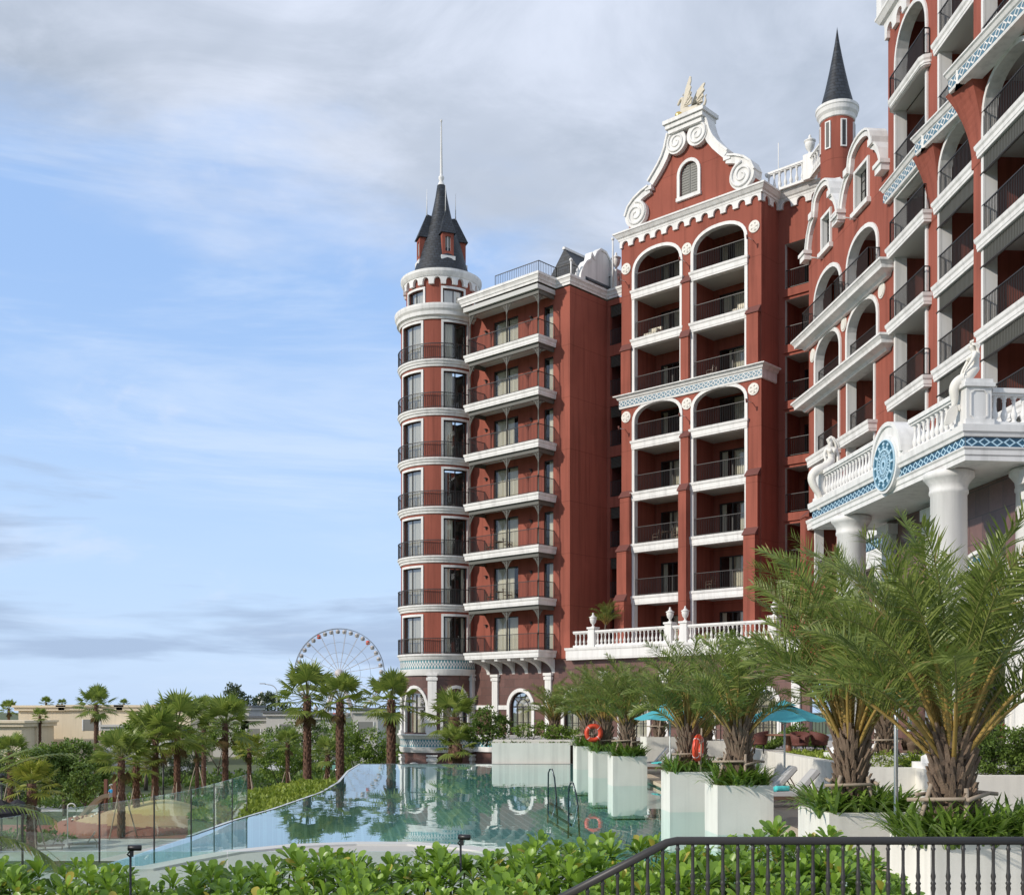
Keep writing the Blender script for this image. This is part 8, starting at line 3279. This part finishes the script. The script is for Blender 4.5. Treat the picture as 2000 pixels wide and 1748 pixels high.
car(372, 1505, 158, plain('silver car paint', (0.55, 0.57, 0.58), 0.3, 0.03, 1.0, metal=0.3), 'silver car glimpsed between the garden palm trunks', 0.1)
car(545, 1492, 160, plain('white car paint', (0.75, 0.76, 0.76), 0.3, 0.03, 1.0), 'white car glimpsed left of the crossed stakes palm', 0.05)
car(640, 1460, 162, plain('mint green car paint', (0.25, 0.52, 0.42), 0.3, 0.03, 1.0), 'pale green car glimpsed between the two tall palms', 0.05)

# ------------------------------------------------------------------ terrace furniture
def tub_chair(loc, rz, m, lab, group):
    e = empty('rattan_chair', loc, rz)
    tag(e, lab, 'chair', group)
    mb = MB()
    mb.lathe((0, 0, 0), [(0.27, 0.34), (0.3, 0.38), (0.3, 0.44), (0.0, 0.45)], m, 14)
    mb.build('seat', e)
    mb = MB()
    n = 20
    a0_, a1_ = R(20), R(340)
    V = []
    for i in range(n + 1):
        a = a0_ + (a1_ - a0_) * i / n
        u = abs(i / n - 0.5) * 2
        ht = 0.86 - 0.2 * u ** 2
        for (r, z) in ((0.27, 0.34), (0.33, 0.55), (0.37, ht), (0.33, ht + 0.02), (0.29, 0.55)):
            V.append((r * math.cos(a), r * math.sin(a), z))
    mb.add(V, [(i * 5 + k, (i + 1) * 5 + k, (i + 1) * 5 + k + 1, i * 5 + k + 1) for i in range(n) for k in range(4)], m, True)
    mb.build('backrest', e)
    for k in range(4):
        a = pi / 4 + k * pi / 2
        mb = MB()
        mb.tube([(0.22 * math.cos(a), 0.22 * math.sin(a), 0.35), (0.25 * math.cos(a), 0.25 * math.sin(a), 0)], 0.022, BLACK, 6)
        mb.build('leg', e)


tx, ty = (1512 - 1000) / FPX * 43.2, 43.2
tx += 0.55
e = empty('round_table', (tx, ty, 1.13))
tag(e, 'round dark wood dining table on the terrace behind the near umbrella', 'table')
mb = MB()
mb.lathe((0, 0, 0), [(0.85, 0.69), (0.9, 0.71), (0.9, 0.75), (0.0, 0.75)], TABLE, 28)
mb.build('tabletop', e)
mb = MB()
mb.lathe((0, 0, 0), [(0.34, 0), (0.34, 0.04), (0.14, 0.1), (0.12, 0.6), (0.3, 0.69)], TABLE, 16)
mb.build('pedestal_leg', e)
CG = 'dark red rattan chairs round the terrace table'
tub_chair((tx + 0.15, ty - 1.15, 1.13), R(-90), RATTAN, 'dark red rattan chair in front of the round terrace table', CG)
tub_chair((tx + 1.1, ty - 0.3, 1.13), R(-10), RATTAN, 'dark red rattan chair right of the round terrace table', CG)
tub_chair((tx - 1.05, ty + 0.35, 1.13), R(165), RATTAN, 'dark red rattan chair left of the round terrace table', CG)
tub_chair((12.2, 36.0 - 1.6, 1.13), R(200), RATTAN_B, 'brown wicker armchair between the portico columns', 'wicker armchairs of the portico')
tub_chair((13.2, 35.2, 1.13), R(160), RATTAN_B, 'brown wicker armchair further right in the portico', 'wicker armchairs of the portico')
# clipped hedge and iron railing at the back of the terrace
ground_cover('clipped_hedge', [(9.6, 48.6), (13.2, 47.4), (13.4, 48.4), (9.8, 49.6)], 6500, 0.12, TREE_L, 1.1, None, 1.15, 21)
o = [q for q in col.objects if q.name.startswith('clipped_hedge')][-1]
del o['kind']
tag(o, 'dark clipped hedge at the back of the terrace, behind the round table', 'hedge')
mb = MB()
railing(mb, [(9.3, 50.4), (13.6, 49.0)], 1.13, 1.5, IRON, 0.14)
tag(mb.build('iron_railing'), 'thin iron railing behind the clipped terrace hedge', 'railing')

# ------------------------------------------------------------------ balcony furniture
def cafe_chair(loc, rz, lab, m=None):
    m = m or TEAK
    e = empty('balcony_chair', loc, rz)
    tag(e, lab, 'chair', 'chairs on the hotel balconies')
    mb = MB()
    mb.box(WORLD, -0.22, 0.22, -0.22, 0.22, 0.42, 0.46, m)
    mb.build('seat', e)
    mb = MB()
    for x in (-0.2, 0.2):
        mb.bar((x, 0.2, 0.44), (x, 0.27, 0.9), 0.035, m)
    for z in (0.6, 0.72, 0.86):
        mb.bar((-0.2, 0.24 + (z - .6) * .1, z), (0.2, 0.24 + (z - .6) * .1, z), 0.05, m, 0.02)
    mb.build('backrest', e)
    for x in (-0.2, 0.2):
        for y in (-0.2, 0.2):
            mb = MB()
            mb.bar((x, y, 0), (x, y, 0.42), 0.035, m)
            mb.build('leg', e)
        mb = MB()
        mb.bar((x, -0.2, 0.64), (x, 0.22, 0.64), 0.04, m, 0.02)
        mb.bar((x, -0.2, 0.44), (x, -0.2, 0.64), 0.03, m)
        mb.build('armrest', e)


def cafe_table(loc, lab):
    e = empty('balcony_table', loc)
    tag(e, lab, 'table', 'tables on the hotel balconies')
    mb = MB()
    mb.lathe((0, 0, 0), [(0.34, 0.70), (0.34, 0.73), (0, 0.73)], TEAK, 16)
    mb.build('tabletop', e)
    mb = MB()
    mb.tube([(0, 0, 0.05), (0, 0, 0.7)], 0.03, TEAK, 8)
    for k in range(3):
        a = k * 2.09
        mb.bar((0, 0, 0.3), (0.28 * math.cos(a), 0.28 * math.sin(a), 0.0), 0.03, TEAK)
    mb.build('pedestal_leg', e)


fa = math.atan2(FR[1], FR[0])
for k, nm in ((1, 'second'), (2, 'third')):
    z = LV[k]
    cafe_table(F.P(-4.4, -0.95, z), 'small table on the %s veranda from the bottom of the tower side block' % nm)
    cafe_chair(F.P(-5.2, -0.95, z), fa - pi / 2, 'left chair on the %s veranda from the bottom' % nm)
    cafe_chair(F.P(-3.55, -0.95, z), fa + pi / 2, 'right chair on the %s veranda from the bottom' % nm)
cafe_chair(F.P(9.5, TG - 1.1, GL[4]) if False else F.P(9.45, TG - 0.9, 24.0 - 0.4), fa - pi / 2, 'bleached chair on the gable block balcony above the tiled cornice', TEAK_L)
cafe_table(F.P(6.0, TG - 1.0, GL[2]), 'small table on the left gable block balcony with two chairs')
cafe_chair(F.P(5.3, TG - 0.9, GL[2]), fa - pi / 2, 'left chair on the left gable block balcony')
cafe_chair(F.P(6.8, TG - 0.9, GL[2]), fa + pi / 2, 'right chair on the left gable block balcony')
cafe_chair(F.P(9.4, TG - 0.9, GL[1]), fa - pi / 2, 'chair on the lowest right gable block balcony above the palms')
for (s_, k, lab) in ((4.9, 6, 'white covered lounge chair on the left balcony under the top arch'), (11.7, 6, 'white covered lounge chair on the right balcony under the top arch')):
    e = empty('balcony_sofa', F.P(s_, TG - 0.95, GL[k]), fa)
    tag(e, lab, 'chair', 'white covered balcony chairs')
    mb = MB()
    mb.box(WORLD, -0.5, 0.5, -0.35, 0.35, 0.1, 0.45, CURT)
    mb.build('seat', e)
    mb = MB()
    mb.box(WORLD, -0.5, 0.5, -0.4, -0.25, 0.45, 0.9, CURT)
    mb.box(WORLD, 0.4, 0.55, -0.25, 0.3, 0.45, 0.65, CURT)
    mb.build('backrest', e)
